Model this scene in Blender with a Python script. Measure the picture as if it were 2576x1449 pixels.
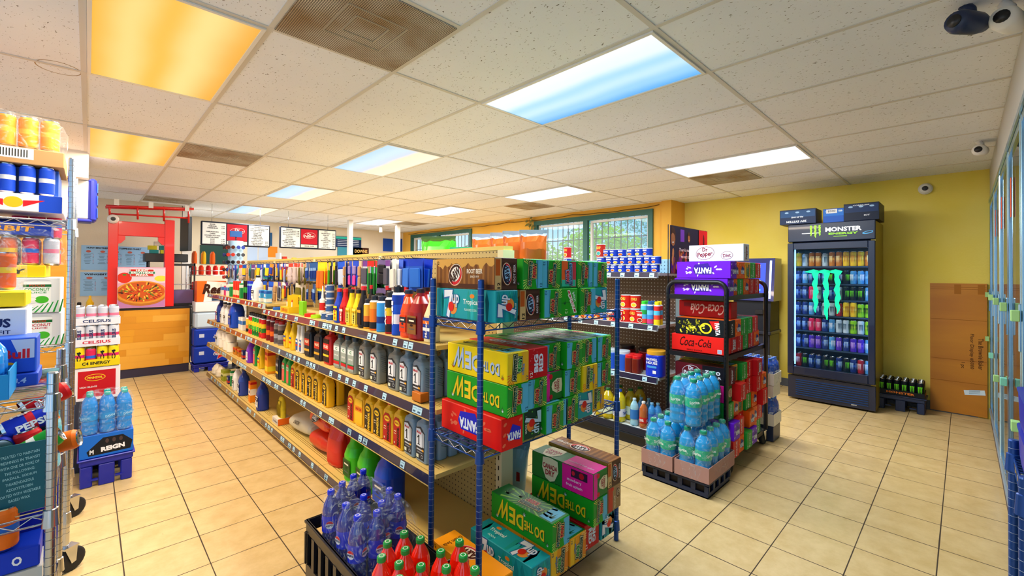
import bpy, bmesh, math, random
from mathutils import Vector, Matrix
random.seed(7)
PI = math.pi
D = bpy.data
SC = bpy.context.scene
C = SC.collection
for o in list(D.objects): D.objects.remove(o)

# ------------------------------------------------------------------ camera
CAMZ = 1.441
FPX, YAW, PITCH, ROLL, CYP = 1100.44, 0.80151, 0.00974, 0.00734, 677.66
_f = Vector((math.cos(YAW)*math.cos(PITCH), math.sin(YAW)*math.cos(PITCH), math.sin(PITCH)))
_r = Vector((math.sin(YAW), -math.cos(YAW), 0))
_u = _r.cross(_f)
_R = _r*math.cos(ROLL) + _u*math.sin(ROLL)
_U = -_r*math.sin(ROLL) + _u*math.cos(ROLL)
cd = D.cameras.new('camera'); cam = D.objects.new('camera', cd); C.objects.link(cam)
m = Matrix((( _R.x, _U.x, -_f.x, 0), (_R.y, _U.y, -_f.y, 0), (_R.z, _U.z, -_f.z, CAMZ), (0, 0, 0, 1)))
cam.matrix_world = m
cd.sensor_width = 36; cd.lens = FPX/2576*36; cd.shift_y = (CYP-724.5)/2576
cd.clip_start = 0.02; cd.clip_end = 200
SC.camera = cam

# ------------------------------------------------------------------ world, exposure
w = D.worlds.new('world'); SC.world = w; w.use_nodes = True
nt = w.node_tree; nt.nodes.clear()
out = nt.nodes.new('ShaderNodeOutputWorld'); bg = nt.nodes.new('ShaderNodeBackground')
tc = nt.nodes.new('ShaderNodeTexCoord'); nz = nt.nodes.new('ShaderNodeTexNoise'); cr = nt.nodes.new('ShaderNodeValToRGB')
nz.inputs['Scale'].default_value = 3.0; nz.inputs['Detail'].default_value = 6
cr.color_ramp.elements[0].position = .42; cr.color_ramp.elements[0].color = (.22, .62, 1, 1)
cr.color_ramp.elements[1].position = .6; cr.color_ramp.elements[1].color = (1, 1, 1, 1)
nt.links.new(tc.outputs['Generated'], nz.inputs['Vector']); nt.links.new(nz.outputs['Fac'], cr.inputs['Fac'])
nt.links.new(cr.outputs['Color'], bg.inputs['Color']); nt.links.new(bg.outputs[0], out.inputs[0])
bg.inputs['Strength'].default_value = 1.3
SC.view_settings.view_transform = 'Standard'; SC.view_settings.look = 'None'
SC.view_settings.gamma = 1; SC.view_settings.exposure = 0.0; SC.view_settings.use_curve_mapping = False
LAMP = 3.6          # brightness of the fluorescent troffers

# ------------------------------------------------------------------ where a point seen in the photograph stands
def yat(u, X, z):
    "Y of the point at depth plane X and height z that lies under image column u"
    k = (u-1288)/FPX; z -= CAMZ
    # (X R.x + Y R.y + z R.z) = k (X F.x + Y F.y + z F.z)
    return (k*(X*_f.x+z*_f.z) - X*_R.x - z*_R.z) / (_R.y - k*_f.y)
def xat(u, Y, z):
    k = (u-1288)/FPX; z -= CAMZ
    return (k*(Y*_f.y+z*_f.z) - Y*_R.y - z*_R.z) / (_R.x - k*_f.x)

# ------------------------------------------------------------------ materials
def lin(c):
    c = c/255.0
    return c/12.92 if c <= .04045 else ((c+.055)/1.055)**2.4
def rgb(h):
    if isinstance(h, str):
        h = h.lstrip('#'); h = tuple(int(h[i:i+2], 16) for i in (0, 2, 4))
    return tuple(lin(x) for x in h) + (1,)
MATS = {}
def mat(name, col, rough=.5, metal=0, coat=0, emis=0, alpha=1, trans=0, noise=None, spec=.5):
    if name in MATS: return MATS[name]
    m = D.materials.new(name); m.use_nodes = True; MATS[name] = m
    b = m.node_tree.nodes['Principled BSDF']; c = rgb(col)
    b.inputs['Base Color'].default_value = c; b.inputs['Roughness'].default_value = rough
    b.inputs['Metallic'].default_value = metal; b.inputs['Coat Weight'].default_value = coat
    b.inputs['Specular IOR Level'].default_value = spec
    b.inputs['Alpha'].default_value = alpha; b.inputs['Transmission Weight'].default_value = trans
    if emis: b.inputs['Emission Color'].default_value = c; b.inputs['Emission Strength'].default_value = emis
    if noise:      # (scale, strength[, stretch vector])
        n = m.node_tree.nodes; l = m.node_tree.links
        t = n.new('ShaderNodeTexCoord'); mp = n.new('ShaderNodeMapping'); x = n.new('ShaderNodeTexNoise')
        x.inputs['Scale'].default_value = noise[0]; x.inputs['Detail'].default_value = 4
        if len(noise) > 2: mp.inputs['Scale'].default_value = noise[2]
        mx = n.new('ShaderNodeMix'); mx.data_type = 'RGBA'
        mx.inputs[6].default_value = tuple(v*(1-noise[1]) for v in c[:3])+(1,)
        mx.inputs[7].default_value = tuple(min(1, v*(1+noise[1]*.6)) for v in c[:3])+(1,)
        l.new(t.outputs['Object'], mp.inputs[0]); l.new(mp.outputs[0], x.inputs['Vector'])
        l.new(x.outputs['Fac'], mx.inputs[0]); l.new(mx.outputs[2], b.inputs['Base Color'])
    return m
def gm(hexcol, **k):
    "glossy printed card or plastic of one colour"
    return mat('print_'+hexcol, hexcol, **(k or dict(rough=.45, spec=.22)))
def M(x):
    if not isinstance(x, str): return x
    if x in MATS: return MATS[x]
    return gm(x)

# ------------------------------------------------------------------ mesh builder
GLY = {}
def glyphs(s, bold=0.0, res=2):
    k = (s, bold, res)
    if k in GLY: return GLY[k]
    cu = D.curves.new('g', 'FONT'); cu.body = s; cu.size = 1; cu.offset = bold; cu.resolution_u = res; cu.fill_mode = 'FRONT'
    ob = D.objects.new('g', cu); me = ob.to_mesh()
    vs = [(v.co.x, v.co.y) for v in me.vertices]; fs = [tuple(p.vertices) for p in me.polygons]
    nz = [p.normal.z for p in me.polygons]
    fs = [f if z > 0 else f[::-1] for f, z in zip(fs, nz)]
    ob.to_mesh_clear(); D.objects.remove(ob); D.curves.remove(cu)
    if vs:
        x0 = min(v[0] for v in vs); x1 = max(v[0] for v in vs); y0 = min(v[1] for v in vs); y1 = max(v[1] for v in vs)
        vs = [((x-x0)/max(x1-x0, 1e-6)-.5, (y-y0)/max(y1-y0, 1e-6)-.5) for x, y in vs]
    GLY[k] = (vs, fs); return GLY[k]

class Fr:
    "a flat face to print on: origin at its centre, x to the viewer's right, y up, n towards the viewer"
    def __init__(s, o, x, y, w=1, h=1, lift=.0004, clip=False):
        s.clip = clip; s.o = Vector(o); s.x = Vector(x).normalized(); s.y = Vector(y).normalized(); s.n = s.x.cross(s.y); s.w = w; s.h = h; s.lift = lift
    def p(s, x, y, lay): return s.o + s.x*x + s.y*y + s.n*(s.lift*lay)

class MB:
    def __init__(s): s.v = []; s.f = []; s.m = []; s.sm = []; s.mats = []
    def mi(s, m):
        m = M(m)
        if m not in s.mats: s.mats.append(m)
        return s.mats.index(m)
    def add(s, vs, fs, m, smooth=False):
        b = len(s.v); s.v += [tuple(v) for v in vs]; k = s.mi(m)
        for f in fs: s.f.append(tuple(b+i for i in f)); s.m.append(k); s.sm.append(smooth)
    def box(s, x, y, z, sx, sy, sz, m, ch=0, rot=0):
        "box with its base centre at x,y,z; ch chamfers every edge"
        a, b, c = sx/2, sy/2, sz
        if not ch:
            V = [(i*a, j*b, k*c) for k in (0, 1) for j in (-1, 1) for i in (-1, 1)]
            F = [(0, 2, 3, 1), (4, 5, 7, 6), (0, 1, 5, 4), (2, 6, 7, 3), (0, 4, 6, 2), (1, 3, 7, 5)]
        else:
            V = []; idx = {}
            for i in (-1, 1):
                for j in (-1, 1):
                    for k in (0, 1):
                        kz = ch if k == 0 else c-ch; kk = 0 if k == 0 else c
                        idx[i, j, k, 'x'] = len(V); V.append((i*a, j*(b-ch), kz))
                        idx[i, j, k, 'y'] = len(V); V.append((i*(a-ch), j*b, kz))
                        idx[i, j, k, 'z'] = len(V); V.append((i*(a-ch), j*(b-ch), kk))
            F = []
            g = lambda *q: idx[q]
            for i in (-1, 1):
                q = [g(i, -1, 0, 'x'), g(i, 1, 0, 'x'), g(i, 1, 1, 'x'), g(i, -1, 1, 'x')]; F.append(q if i > 0 else q[::-1])
                q = [g(-1, i, 0, 'y'), g(1, i, 0, 'y'), g(1, i, 1, 'y'), g(-1, i, 1, 'y')]; F.append(q if i < 0 else q[::-1])
                k = (i+1)//2
                q = [g(-1, -1, k, 'z'), g(1, -1, k, 'z'), g(1, 1, k, 'z'), g(-1, 1, k, 'z')]; F.append(q if i > 0 else q[::-1])
            for i in (-1, 1):
                for j in (-1, 1):
                    q = [g(i, j, 0, 'x'), g(i, j, 0, 'y'), g(i, j, 1, 'y'), g(i, j, 1, 'x')]; F.append(q if i*j > 0 else q[::-1])
                    k = (j+1)//2
                    q = [g(i, -1, k, 'x'), g(i, 1, k, 'x'), g(i, 1, k, 'z'), g(i, -1, k, 'z')]; F.append(q if i*j > 0 else q[::-1])
                    q = [g(-1, i, k, 'y'), g(1, i, k, 'y'), g(1, i, k, 'z'), g(-1, i, k, 'z')]; F.append(q if i*j < 0 else q[::-1])
                    for k in (0, 1):
                        q = [g(i, j, k, 'x'), g(i, j, k, 'y'), g(i, j, k, 'z')]; F.append(q if i*j*(1 if k else -1) > 0 else q[::-1])
        cr_, sr = math.cos(rot), math.sin(rot)
        s.add([(x+p[0]*cr_-p[1]*sr, y+p[0]*sr+p[1]*cr_, z+p[2]) for p in V], F, m)
        return s
    def lathe(s, prof, m, n=16, x=0, y=0, z=0, rib=0):
        "prof: (r, z) or (r, z, material from here up)"
        cur = m; rows = []
        for p in prof:
            rows.append((p[0], p[1], cur if len(p) < 3 else p[2]))
            if len(p) > 2: cur = p[2]
        b = 0
        for k in range(len(rows)-1):
            r0, z0, mm = rows[k]; r1, z1, _ = rows[k+1]
            V = []
            for r, zz in ((r0, z0), (r1, z1)):
                for i in range(n):
                    a = 2*PI*i/n; q = r*(1+(rib if i % 2 else 0)); V.append((x+q*math.cos(a), y+q*math.sin(a), z+zz))
            if r0 < 1e-5: F = [(0, n+i, n+(i+1) % n)[::-1] for i in range(n)]; F = [(0, n+(i+1) % n, n+i) for i in range(n)]
            elif r1 < 1e-5: F = [(i, (i+1) % n, n) for i in range(n)]
            else: F = [(i, (i+1) % n, n+(i+1) % n, n+i) for i in range(n)]
            s.add(V, F, mm, abs(z1-z0) > abs(r1-r0)*.4)
        return s
    def loft(s, secs, m, n=20, x=0, y=0, z=0, p=4.0, cap=True):
        "secs: (z, width_x, width_y[, cx, cy, material]) of rounded rectangles"
        prev = None; cur = m
        ring = lambda q: [(x+(q[3] if len(q) > 3 else 0)+q[1]/2*sgnpow(math.cos(2*PI*(i+.5)/n), 2/p), y+(q[4] if len(q) > 4 else 0)+q[2]/2*sgnpow(math.sin(2*PI*(i+.5)/n), 2/p), z+q[0]) for i in range(n)]
        for q in secs:
            R_ = ring(q)
            if prev: s.add(prev+R_, [(i, (i+1) % n, n+(i+1) % n, n+i) for i in range(n)], cur, True)
            elif cap: s.add(R_, [tuple(range(n))[::-1]], cur)
            if len(q) > 5: cur = q[5]
            prev = R_
        if cap: s.add(prev, [tuple(range(n))], cur)
        return s
    def tube(s, pts, r, m, n=8, closed=False):
        P = [Vector(p) for p in pts]; rings = []; N = len(P)
        t0 = None
        for i in range(N):
            if closed: t = (P[(i+1) % N]-P[i-1]).normalized()
            else: t = (P[min(i+1, N-1)]-P[max(i-1, 0)]).normalized()
            if t0 is None:
                a = Vector((0, 0, 1)) if abs(t.z) < .9 else Vector((1, 0, 0))
                nx = t.cross(a).normalized()
            else:
                nx = (nx - t*nx.dot(t)).normalized()
            t0 = t; ny = t.cross(nx)
            rr = r[i] if isinstance(r, (list, tuple)) else r
            rings.append([P[i]+nx*(rr*math.cos(2*PI*k/n))+ny*(rr*math.sin(2*PI*k/n)) for k in range(n)])
        V = [v for q in rings for v in q]; F = []
        for i in range(N if closed else N-1):
            a = i*n; b = ((i+1) % N)*n
            F += [(a+k, a+(k+1) % n, b+(k+1) % n, b+k) for k in range(n)]
        if not closed: F += [tuple(range(n))[::-1], tuple(range((N-1)*n, N*n))]
        s.add(V, F, m, True); return s
    # ---- flat print on a frame
    def poly(s, fr, pts, m, lay=1):
        if fr.clip:
            for ax, lim, sg in ((0, fr.w/2*.985, 1), (0, -fr.w/2*.985, -1), (1, fr.h/2*.985, 1), (1, -fr.h/2*.985, -1)):
                o_ = []
                for i in range(len(pts)):
                    A, B = pts[i-1], pts[i]; ia = (A[ax]-lim)*sg <= 0; ib = (B[ax]-lim)*sg <= 0
                    if ia != ib:
                        t = (lim-A[ax])/(B[ax]-A[ax]); o_.append((A[0]+(B[0]-A[0])*t, A[1]+(B[1]-A[1])*t))
                    if ib: o_.append(B)
                pts = o_
                if len(pts) < 3: return s
        a = sum(pts[i-1][0]*pts[i][1]-pts[i][0]*pts[i-1][1] for i in range(len(pts)))
        if a < 0: pts = pts[::-1]
        s.add([fr.p(x, y, lay) for x, y in pts], [tuple(range(len(pts)))], m); return s
    def rect(s, fr, cx, cy, w, h, m, lay=1, rot=0):
        c, q = math.cos(rot), math.sin(rot)
        return s.poly(fr, [(cx+a*w/2*c-b*h/2*q, cy+a*w/2*q+b*h/2*c) for a, b in ((-1, -1), (1, -1), (1, 1), (-1, 1))], m, lay)
    def ell(s, fr, cx, cy, w, h, m, lay=1, rot=0, n=20):
        c, q = math.cos(rot), math.sin(rot)
        return s.poly(fr, [(cx+w/2*math.cos(2*PI*i/n)*c-h/2*math.sin(2*PI*i/n)*q, cy+w/2*math.cos(2*PI*i/n)*q+h/2*math.sin(2*PI*i/n)*c) for i in range(n)], m, lay)
    def text(s, fr, t, cx, cy, w, h, m, lay=2, rot=0, bold=.012, shear=0, res=2):
        vs, fs = glyphs(t, bold, res)
        c, q = math.cos(rot), math.sin(rot)
        P = []
        for x, y in vs:
            x = x*w + y*h*shear; y = y*h
            P.append(fr.p(cx+x*c-y*q, cy+x*q+y*c, lay))
        s.add(P, fs, m); return s
    def fill(s, fr, m, lay=.5, k=.98): return s.rect(fr, 0, 0, fr.w*k, fr.h*k, m, lay)
    def mesh(s, name):
        me = D.meshes.new(name); me.from_pydata(s.v, [], s.f)
        for m_ in s.mats: me.materials.append(m_)
        me.polygons.foreach_set('material_index', s.m); me.polygons.foreach_set('use_smooth', s.sm); me.update(); return me
def sgnpow(a, p): return math.copysign(abs(a)**p, a)
def bfr(cx, cy, z, sx, sy, sz):
    "the four frames of a box (base centre): L = -X side, E = -Y end, T = top, R = +X side"
    return dict(L=Fr((cx-sx/2, cy, z+sz/2), (0, -1, 0), (0, 0, 1), sy, sz, clip=True), E=Fr((cx, cy-sy/2, z+sz/2), (1, 0, 0), (0, 0, 1), sx, sz, clip=True),
                T=Fr((cx, cy, z+sz), (0, -1, 0), (1, 0, 0), sy, sx, clip=True), R=Fr((cx+sx/2, cy, z+sz/2), (0, 1, 0), (0, 0, 1), sy, sz),
                B=Fr((cx, cy+sy/2, z+sz/2), (-1, 0, 0), (0, 0, 1), sx, sz))

# ------------------------------------------------------------------ objects
def tag(o, label=None, cat=None, group=None, kind=None):
    if label: o['label'] = label
    if cat: o['category'] = cat
    if group: o['group'] = group
    if kind: o['kind'] = kind
    return o
def thing(name, label, cat, loc=(0, 0, 0), rz=0, group=None):
    o = D.objects.new(name, None); C.objects.link(o); o.location = loc; o.rotation_euler = (0, 0, rz); o.empty_display_size = .05
    return tag(o, label, cat, group)
def obj(name, me, parent=None, loc=(0, 0, 0), rot=(0, 0, 0)):
    if isinstance(me, MB): me = me.mesh(name)
    o = D.objects.new(name, me); C.objects.link(o); o.location = loc; o.rotation_euler = rot
    if parent: o.parent = parent
    return o
def struct(name, mb, label=None):
    o = obj(name, mb); o['kind'] = 'structure'
    if label: o['label'] = label
    return o
KIND = {}
def kind(name, parts): KIND[name] = [(pn, mb.mesh(pn) if isinstance(mb, MB) else mb) for pn, mb in parts]
PARTLAB = {}
def inst(k, name, label, cat, loc, rz=0, group=None, rot=None):
    "one more of a kind: its own object, its own parts, shared mesh data"
    ps = KIND[k]
    if len(ps) == 1:
        o = obj(name, ps[0][1], None, loc, rot or (0, 0, rz)); return tag(o, label, cat, group)
    t = thing(name, label, cat, loc, rz, group)
    if rot: t.rotation_euler = rot
    for pn, me in ps: obj(pn, me, t)
    return t
ORD = ['first', 'second', 'third', 'fourth', 'fifth', 'sixth', 'seventh', 'eighth', 'ninth', 'tenth', 'eleventh', 'twelfth', 'thirteenth', 'fourteenth', 'fifteenth', 'sixteenth', 'seventeenth', 'eighteenth', 'nineteenth', 'twentieth']
# ------------------------------------------------------------------ node helpers for the big surfaces
def nodemat(name, rough=.5):
    m = D.materials.new(name); m.use_nodes = True; MATS[name] = m
    n = m.node_tree.nodes; l = m.node_tree.links; b = n['Principled BSDF']; b.inputs['Roughness'].default_value = rough
    return m, n, l, b
def nd(n, t, **k):
    x = n.new(t)
    for a, v in k.items(): setattr(x, a, v)
    return x
def math_(n, l, op, a, b=None):
    x = n.new('ShaderNodeMath'); x.operation = op
    for i, v in enumerate((a, b)):
        if v is None: continue
        if isinstance(v, (int, float)): x.inputs[i].default_value = v
        else: l.new(v, x.inputs[i])
    return x.outputs[0]
def linedist(n, l, coord, off, step):
    "distance to the nearest grid line"
    q = math_(n, l, 'FRACT', math_(n, l, 'DIVIDE', math_(n, l, 'SUBTRACT', coord, off-500*step), step))
    return math_(n, l, 'MULTIPLY', math_(n, l, 'MINIMUM', q, math_(n, l, 'SUBTRACT', 1.0, q)), step)
TILE, FLX, FLY = .31168, .1397, 4.1467
CEIL = 2.544; CT = .6096; CX0, CY0 = -.0314, 3.396

# floor tiles
m, n, l, b = nodemat('floor_tile', .3)
tc = nd(n, 'ShaderNodeTexCoord'); sx = nd(n, 'ShaderNodeSeparateXYZ'); l.new(tc.outputs['Object'], sx.inputs[0])
wob = nd(n, 'ShaderNodeTexNoise'); wob.inputs['Scale'].default_value = 2.5; l.new(tc.outputs['Object'], wob.inputs['Vector'])
dx = linedist(n, l, sx.outputs['X'], FLX, TILE); dy = linedist(n, l, sx.outputs['Y'], FLY, TILE)
wg = math_(n, l, 'ADD', math_(n, l, 'MULTIPLY', wob.outputs['Fac'], .0028), .0012)
g = math_(n, l, 'LESS_THAN', math_(n, l, 'MINIMUM', dx, dy), wg)
nz1 = nd(n, 'ShaderNodeTexNoise'); nz1.inputs['Scale'].default_value = 9; nz1.inputs['Detail'].default_value = 8; nz1.inputs['Roughness'].default_value = .7
l.new(tc.outputs['Object'], nz1.inputs['Vector'])
r = nd(n, 'ShaderNodeValToRGB'); r.color_ramp.elements[0].position = .3; r.color_ramp.elements[0].color = rgb('c2a46c')
r.color_ramp.elements[1].position = .65; r.color_ramp.elements[1].color = rgb('d6bb86'); l.new(nz1.outputs['Fac'], r.inputs['Fac'])
# dirt specks and scuffs
nz2 = nd(n, 'ShaderNodeTexNoise'); nz2.inputs['Scale'].default_value = 28; nz2.inputs['Detail'].default_value = 5; l.new(tc.outputs['Object'], nz2.inputs['Vector'])
sp = math_(n, l, 'GREATER_THAN', nz2.outputs['Fac'], .745)
mx = nd(n, 'ShaderNodeMix', data_type='RGBA'); l.new(math_(n, l, 'MULTIPLY', sp, .6), mx.inputs[0]); l.new(r.outputs[0], mx.inputs[6]); mx.inputs[7].default_value = rgb('6b5334')
mg = nd(n, 'ShaderNodeMix', data_type='RGBA'); l.new(g, mg.inputs[0]); l.new(mx.outputs[2], mg.inputs[6]); mg.inputs[7].default_value = rgb('3a2a18')
l.new(mg.outputs[2], b.inputs['Base Color'])
l.new(math_(n, l, 'ADD', math_(n, l, 'MULTIPLY', g, .5), math_(n, l, 'ADD', math_(n, l, 'MULTIPLY', nz1.outputs['Fac'], .25), .2)), b.inputs['Roughness'])
bp = nd(n, 'ShaderNodeBump'); bp.inputs['Strength'].default_value = .5; bp.inputs['Distance'].default_value = .002; l.new(math_(n, l, 'SUBTRACT', 1.0, g), bp.inputs['Height']); l.new(bp.outputs[0], b.inputs['Normal'])

# ceiling tile with pin-hole flecks
m, n, l, b = nodemat('ceiling_tile', .9)
tc = nd(n, 'ShaderNodeTexCoord'); mp = nd(n, 'ShaderNodeMapping'); mp.inputs['Scale'].default_value = (1, .55, 1); mp.inputs['Rotation'].default_value = (0, 0, .6)
l.new(tc.outputs['Object'], mp.inputs[0])
v1 = nd(n, 'ShaderNodeTexNoise'); v1.inputs['Scale'].default_value = 95; v1.inputs['Detail'].default_value = 3; v1.inputs['Roughness'].default_value = .65; l.new(mp.outputs[0], v1.inputs['Vector'])
v2 = nd(n, 'ShaderNodeTexNoise'); v2.inputs['Scale'].default_value = 1.1; v2.inputs['Detail'].default_value = 3; l.new(tc.outputs['Object'], v2.inputs['Vector'])
fl = math_(n, l, 'GREATER_THAN', v1.outputs['Fac'], .665)
r = nd(n, 'ShaderNodeValToRGB'); r.color_ramp.elements[0].position = .3; r.color_ramp.elements[0].color = rgb('e4e9f4'); r.color_ramp.elements[1].position = .7; r.color_ramp.elements[1].color = rgb('eef2fb')
l.new(v2.outputs['Fac'], r.inputs['Fac'])
mx = nd(n, 'ShaderNodeMix', data_type='RGBA'); l.new(fl, mx.inputs[0]); l.new(r.outputs[0], mx.inputs[6]); mx.inputs[7].default_value = rgb('5e564c')
l.new(mx.outputs[2], b.inputs['Base Color'])

def wallmat(name, ca, cb, sc=60, bump=.25):
    m, n, l, b = nodemat(name, .75)
    tc = nd(n, 'ShaderNodeTexCoord'); z = nd(n, 'ShaderNodeTexNoise'); z.inputs['Scale'].default_value = 1.4; z.inputs['Detail'].default_value = 5
    l.new(tc.outputs['Object'], z.inputs['Vector'])
    r = nd(n, 'ShaderNodeValToRGB'); r.color_ramp.elements[0].position = .35; r.color_ramp.elements[0].color = rgb(ca); r.color_ramp.elements[1].position = .7; r.color_ramp.elements[1].color = rgb(cb)
    l.new(z.outputs['Fac'], r.inputs['Fac']); l.new(r.outputs[0], b.inputs['Base Color'])
    z2 = nd(n, 'ShaderNodeTexNoise'); z2.inputs['Scale'].default_value = sc; l.new(tc.outputs['Object'], z2.inputs['Vector'])
    bp = nd(n, 'ShaderNodeBump'); bp.inputs['Strength'].default_value = bump; bp.inputs['Distance'].default_value = .004; l.new(z2.outputs['Fac'], bp.inputs['Height']); l.new(bp.outputs[0], b.inputs['Normal'])
    return m
wallmat('yellow_plaster', 'ead250', 'f0dc70'); wallmat('amber_plaster', 'e0a838', 'e8b448'); wallmat('cream_plaster', 'dfcfb4', 'e6d9c2')
def pegmat(name, base, hole, step=.0254*1.0, rr=.0042, axes=('Y', 'Z')):
    m, n, l, b = nodemat(name, .6)
    tc = nd(n, 'ShaderNodeTexCoord'); s = nd(n, 'ShaderNodeSeparateXYZ'); l.new(tc.outputs['Object'], s.inputs[0])
    a = linedist(n, l, s.outputs[axes[0]], 0, step); c = linedist(n, l, s.outputs[axes[1]], 0, step)
    d = math_(n, l, 'SQRT', math_(n, l, 'ADD', math_(n, l, 'MULTIPLY', a, a), math_(n, l, 'MULTIPLY', c, c)))
    g = math_(n, l, 'LESS_THAN', d, rr)
    x = nd(n, 'ShaderNodeMix', data_type='RGBA'); l.new(g, x.inputs[0]); x.inputs[6].default_value = rgb(base); x.inputs[7].default_value = rgb(hole)
    l.new(x.outputs[2], b.inputs['Base Color']); return m
pegmat('cream_pegboard', 'c2a968', '3c2e18', .0300)
pegmat('brown_pegboard', '6c5648', 'd8d4d2', .0254*1.25, .0045)  # hole dots painted pale to stand in for light coming through from behind
pegmat('blue_pegboard', '9ccbdc', '3b5c70', .0254*1.25, .0045)
def woodmat(name, ca, cb, sc=(2, 30, 30), axis=None):
    m, n, l, b = nodemat(name, .4)
    tc = nd(n, 'ShaderNodeTexCoord'); mp = nd(n, 'ShaderNodeMapping'); mp.inputs['Scale'].default_value = sc; l.new(tc.outputs['Object'], mp.inputs[0])
    z = nd(n, 'ShaderNodeTexNoise'); z.inputs['Scale'].default_value = 1.5; z.inputs['Detail'].default_value = 6; z.inputs['Distortion'].default_value = .8; l.new(mp.outputs[0], z.inputs['Vector'])
    r = nd(n, 'ShaderNodeValToRGB'); r.color_ramp.elements[0].position = .35; r.color_ramp.elements[0].color = rgb(ca); r.color_ramp.elements[1].position = .65; r.color_ramp.elements[1].color = rgb(cb)
    l.new(z.outputs['Fac'], r.inputs['Fac']); l.new(r.outputs[0], b.inputs['Base Color']); return m
# perforated sheet for the return-air grilles: holes modelled as dark dots of the sheet
m, n, l, b = nodemat('perforated_grille', .6)
tc = nd(n, 'ShaderNodeTexCoord'); s = nd(n, 'ShaderNodeSeparateXYZ'); l.new(tc.outputs['Object'], s.inputs[0])
a = linedist(n, l, s.outputs['X'], 0, .0085); c = linedist(n, l, s.outputs['Y'], 0, .0085)
d = math_(n, l, 'SQRT', math_(n, l, 'ADD', math_(n, l, 'MULTIPLY', a, a), math_(n, l, 'MULTIPLY', c, c)))
g = math_(n, l, 'LESS_THAN', d, .0034)
z = nd(n, 'ShaderNodeTexNoise'); z.inputs['Scale'].default_value = 3.5; z.inputs['Detail'].default_value = 4; l.new(tc.outputs['Object'], z.inputs['Vector'])
r = nd(n, 'ShaderNodeValToRGB'); r.color_ramp.elements[0].position = .4; r.color_ramp.elements[0].color = rgb('d8d2c4'); r.color_ramp.elements[1].position = .68; r.color_ramp.elements[1].color = rgb('a88450'); l.new(z.outputs['Fac'], r.inputs['Fac'])
x = nd(n, 'ShaderNodeMix', data_type='RGBA'); l.new(g, x.inputs[0]); l.new(r.outputs[0], x.inputs[6]); x.inputs[7].default_value = rgb('35291c'); l.new(x.outputs[2], b.inputs['Base Color'])

mat('grid_white', 'cfccc6', .6); mat('white_paint', 'e6e4e0', .5); mat('black_paint', '15161c', .4); mat('dark_green_paint', '1f5a50', .5)
mat('chrome', 'c8ccd4', .22, metal=1); mat('dark_chrome', '8a8078', .3, metal=1); mat('blue_epoxy', '1f4a96', .3, metal=.45); mat('black_steel', '181c26', .35, metal=.3)
mat('rubber', '17171a', .7); mat('cream_steel', 'd6ba6c', .4); mat('dark_steel', '1c2232', .35)
mat('navy_kick', '2c2640', .5)

# ------------------------------------------------------------------ shell
X0, X1, Y0, Y1 = -3.2, 6.58, -.2, 10.7
f = MB(); f.add([(X0, -1.2, 0), (X1+.5, -1.2, 0), (X1+.5, Y1+.2, 0), (X0, Y1+.2, 0)], [(0, 1, 2, 3)], 'floor_tile'); struct('floor', f)
f = MB()
f.add([(X0, -1.2, CEIL), (X1+.3, -1.2, CEIL), (X1+.3, Y1+.2, CEIL), (X0, Y1+.2, CEIL)], [(3, 2, 1, 0)], 'ceiling_tile'); struct('ceiling', f)
g = MB()
i0 = math.ceil((X0-CX0)/CT); i1 = int((X1-CX0)/CT)
for i in range(i0, i1+1): g.box(CX0+i*CT, (Y1-1.2)/2+.1, CEIL-.004, .024, Y1+1.2, .004, 'grid_white')
for j in range(-3, 7): g.box((X0+X1)/2, CY0+j*2*CT, CEIL-.0045, X1-X0, .024, .0045, 'grid_white')
for i, j in ((1, -1.5), (1, 1.5), (1, 4.5), (8, -1.5), (8, 1.5), (8, 4.5)): g.box(CX0+(i+.5)*CT, CY0+j*2*CT, CEIL-.0042, CT, .022, .0042, 'grid_white')
struct('trim_1', g, 'white metal grid holding the ceiling tiles')
# walls
w = MB(); w.box(6.63, (Y0+3.1)/2-.3, 0, .1, 3.1-Y0+.6, CEIL, 'yellow_plaster'); struct('wall_right', w)
w = MB(); w.box(6.36, 3.06, 0, .45, .15, CEIL, 'amber_plaster'); struct('trim_2', w, 'amber painted column at the end of the windows')
WX = 6.2; win = [(3.3, 5.78), (7.7, 10.28)]; ZB, ZT = 1.05, 2.45
w = MB()
edges = [3.1, *win[0], *win[1], Y1+.1]
for a, b_ in ((3.135, win[0][0]), (win[0][1], win[1][0]), (win[1][1], Y1+.1)): w.box(WX+.09, (a+b_)/2, 0, .18, b_-a, CEIL, 'amber_plaster')
for a, b_ in win:
    w.box(WX+.09, (a+b_)/2, 0, .18, b_-a, ZB, 'amber_plaster'); w.box(WX+.09, (a+b_)/2, ZT, .18, b_-a, CEIL-ZT, 'amber_plaster')
struct('wall_front', w)
w = MB(); w.box((X0+6.38)/2, Y1+.06, 0, 6.38-X0, .1, CEIL, 'cream_plaster'); struct('wall_back', w)
w = MB(); w.box((X0+1.12)/2, 9.19, 0, 1.12-X0, .1, CEIL, 'cream_plaster'); struct('wall_left', w)
w = MB(); w.box(1.19, 9.9, 0, .12, 1.5, CEIL, 'white_paint'); struct('wall_partition', w)
def base(n_, *a):
    q = MB(); q.box(*a, '5d6066'); struct(n_, q)
base('baseboard_right', 6.572, 1.45, 0, .014, 3.1, .1); base('baseboard_left', -1, 9.132, 0, 4.2, .014, .1)
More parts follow.
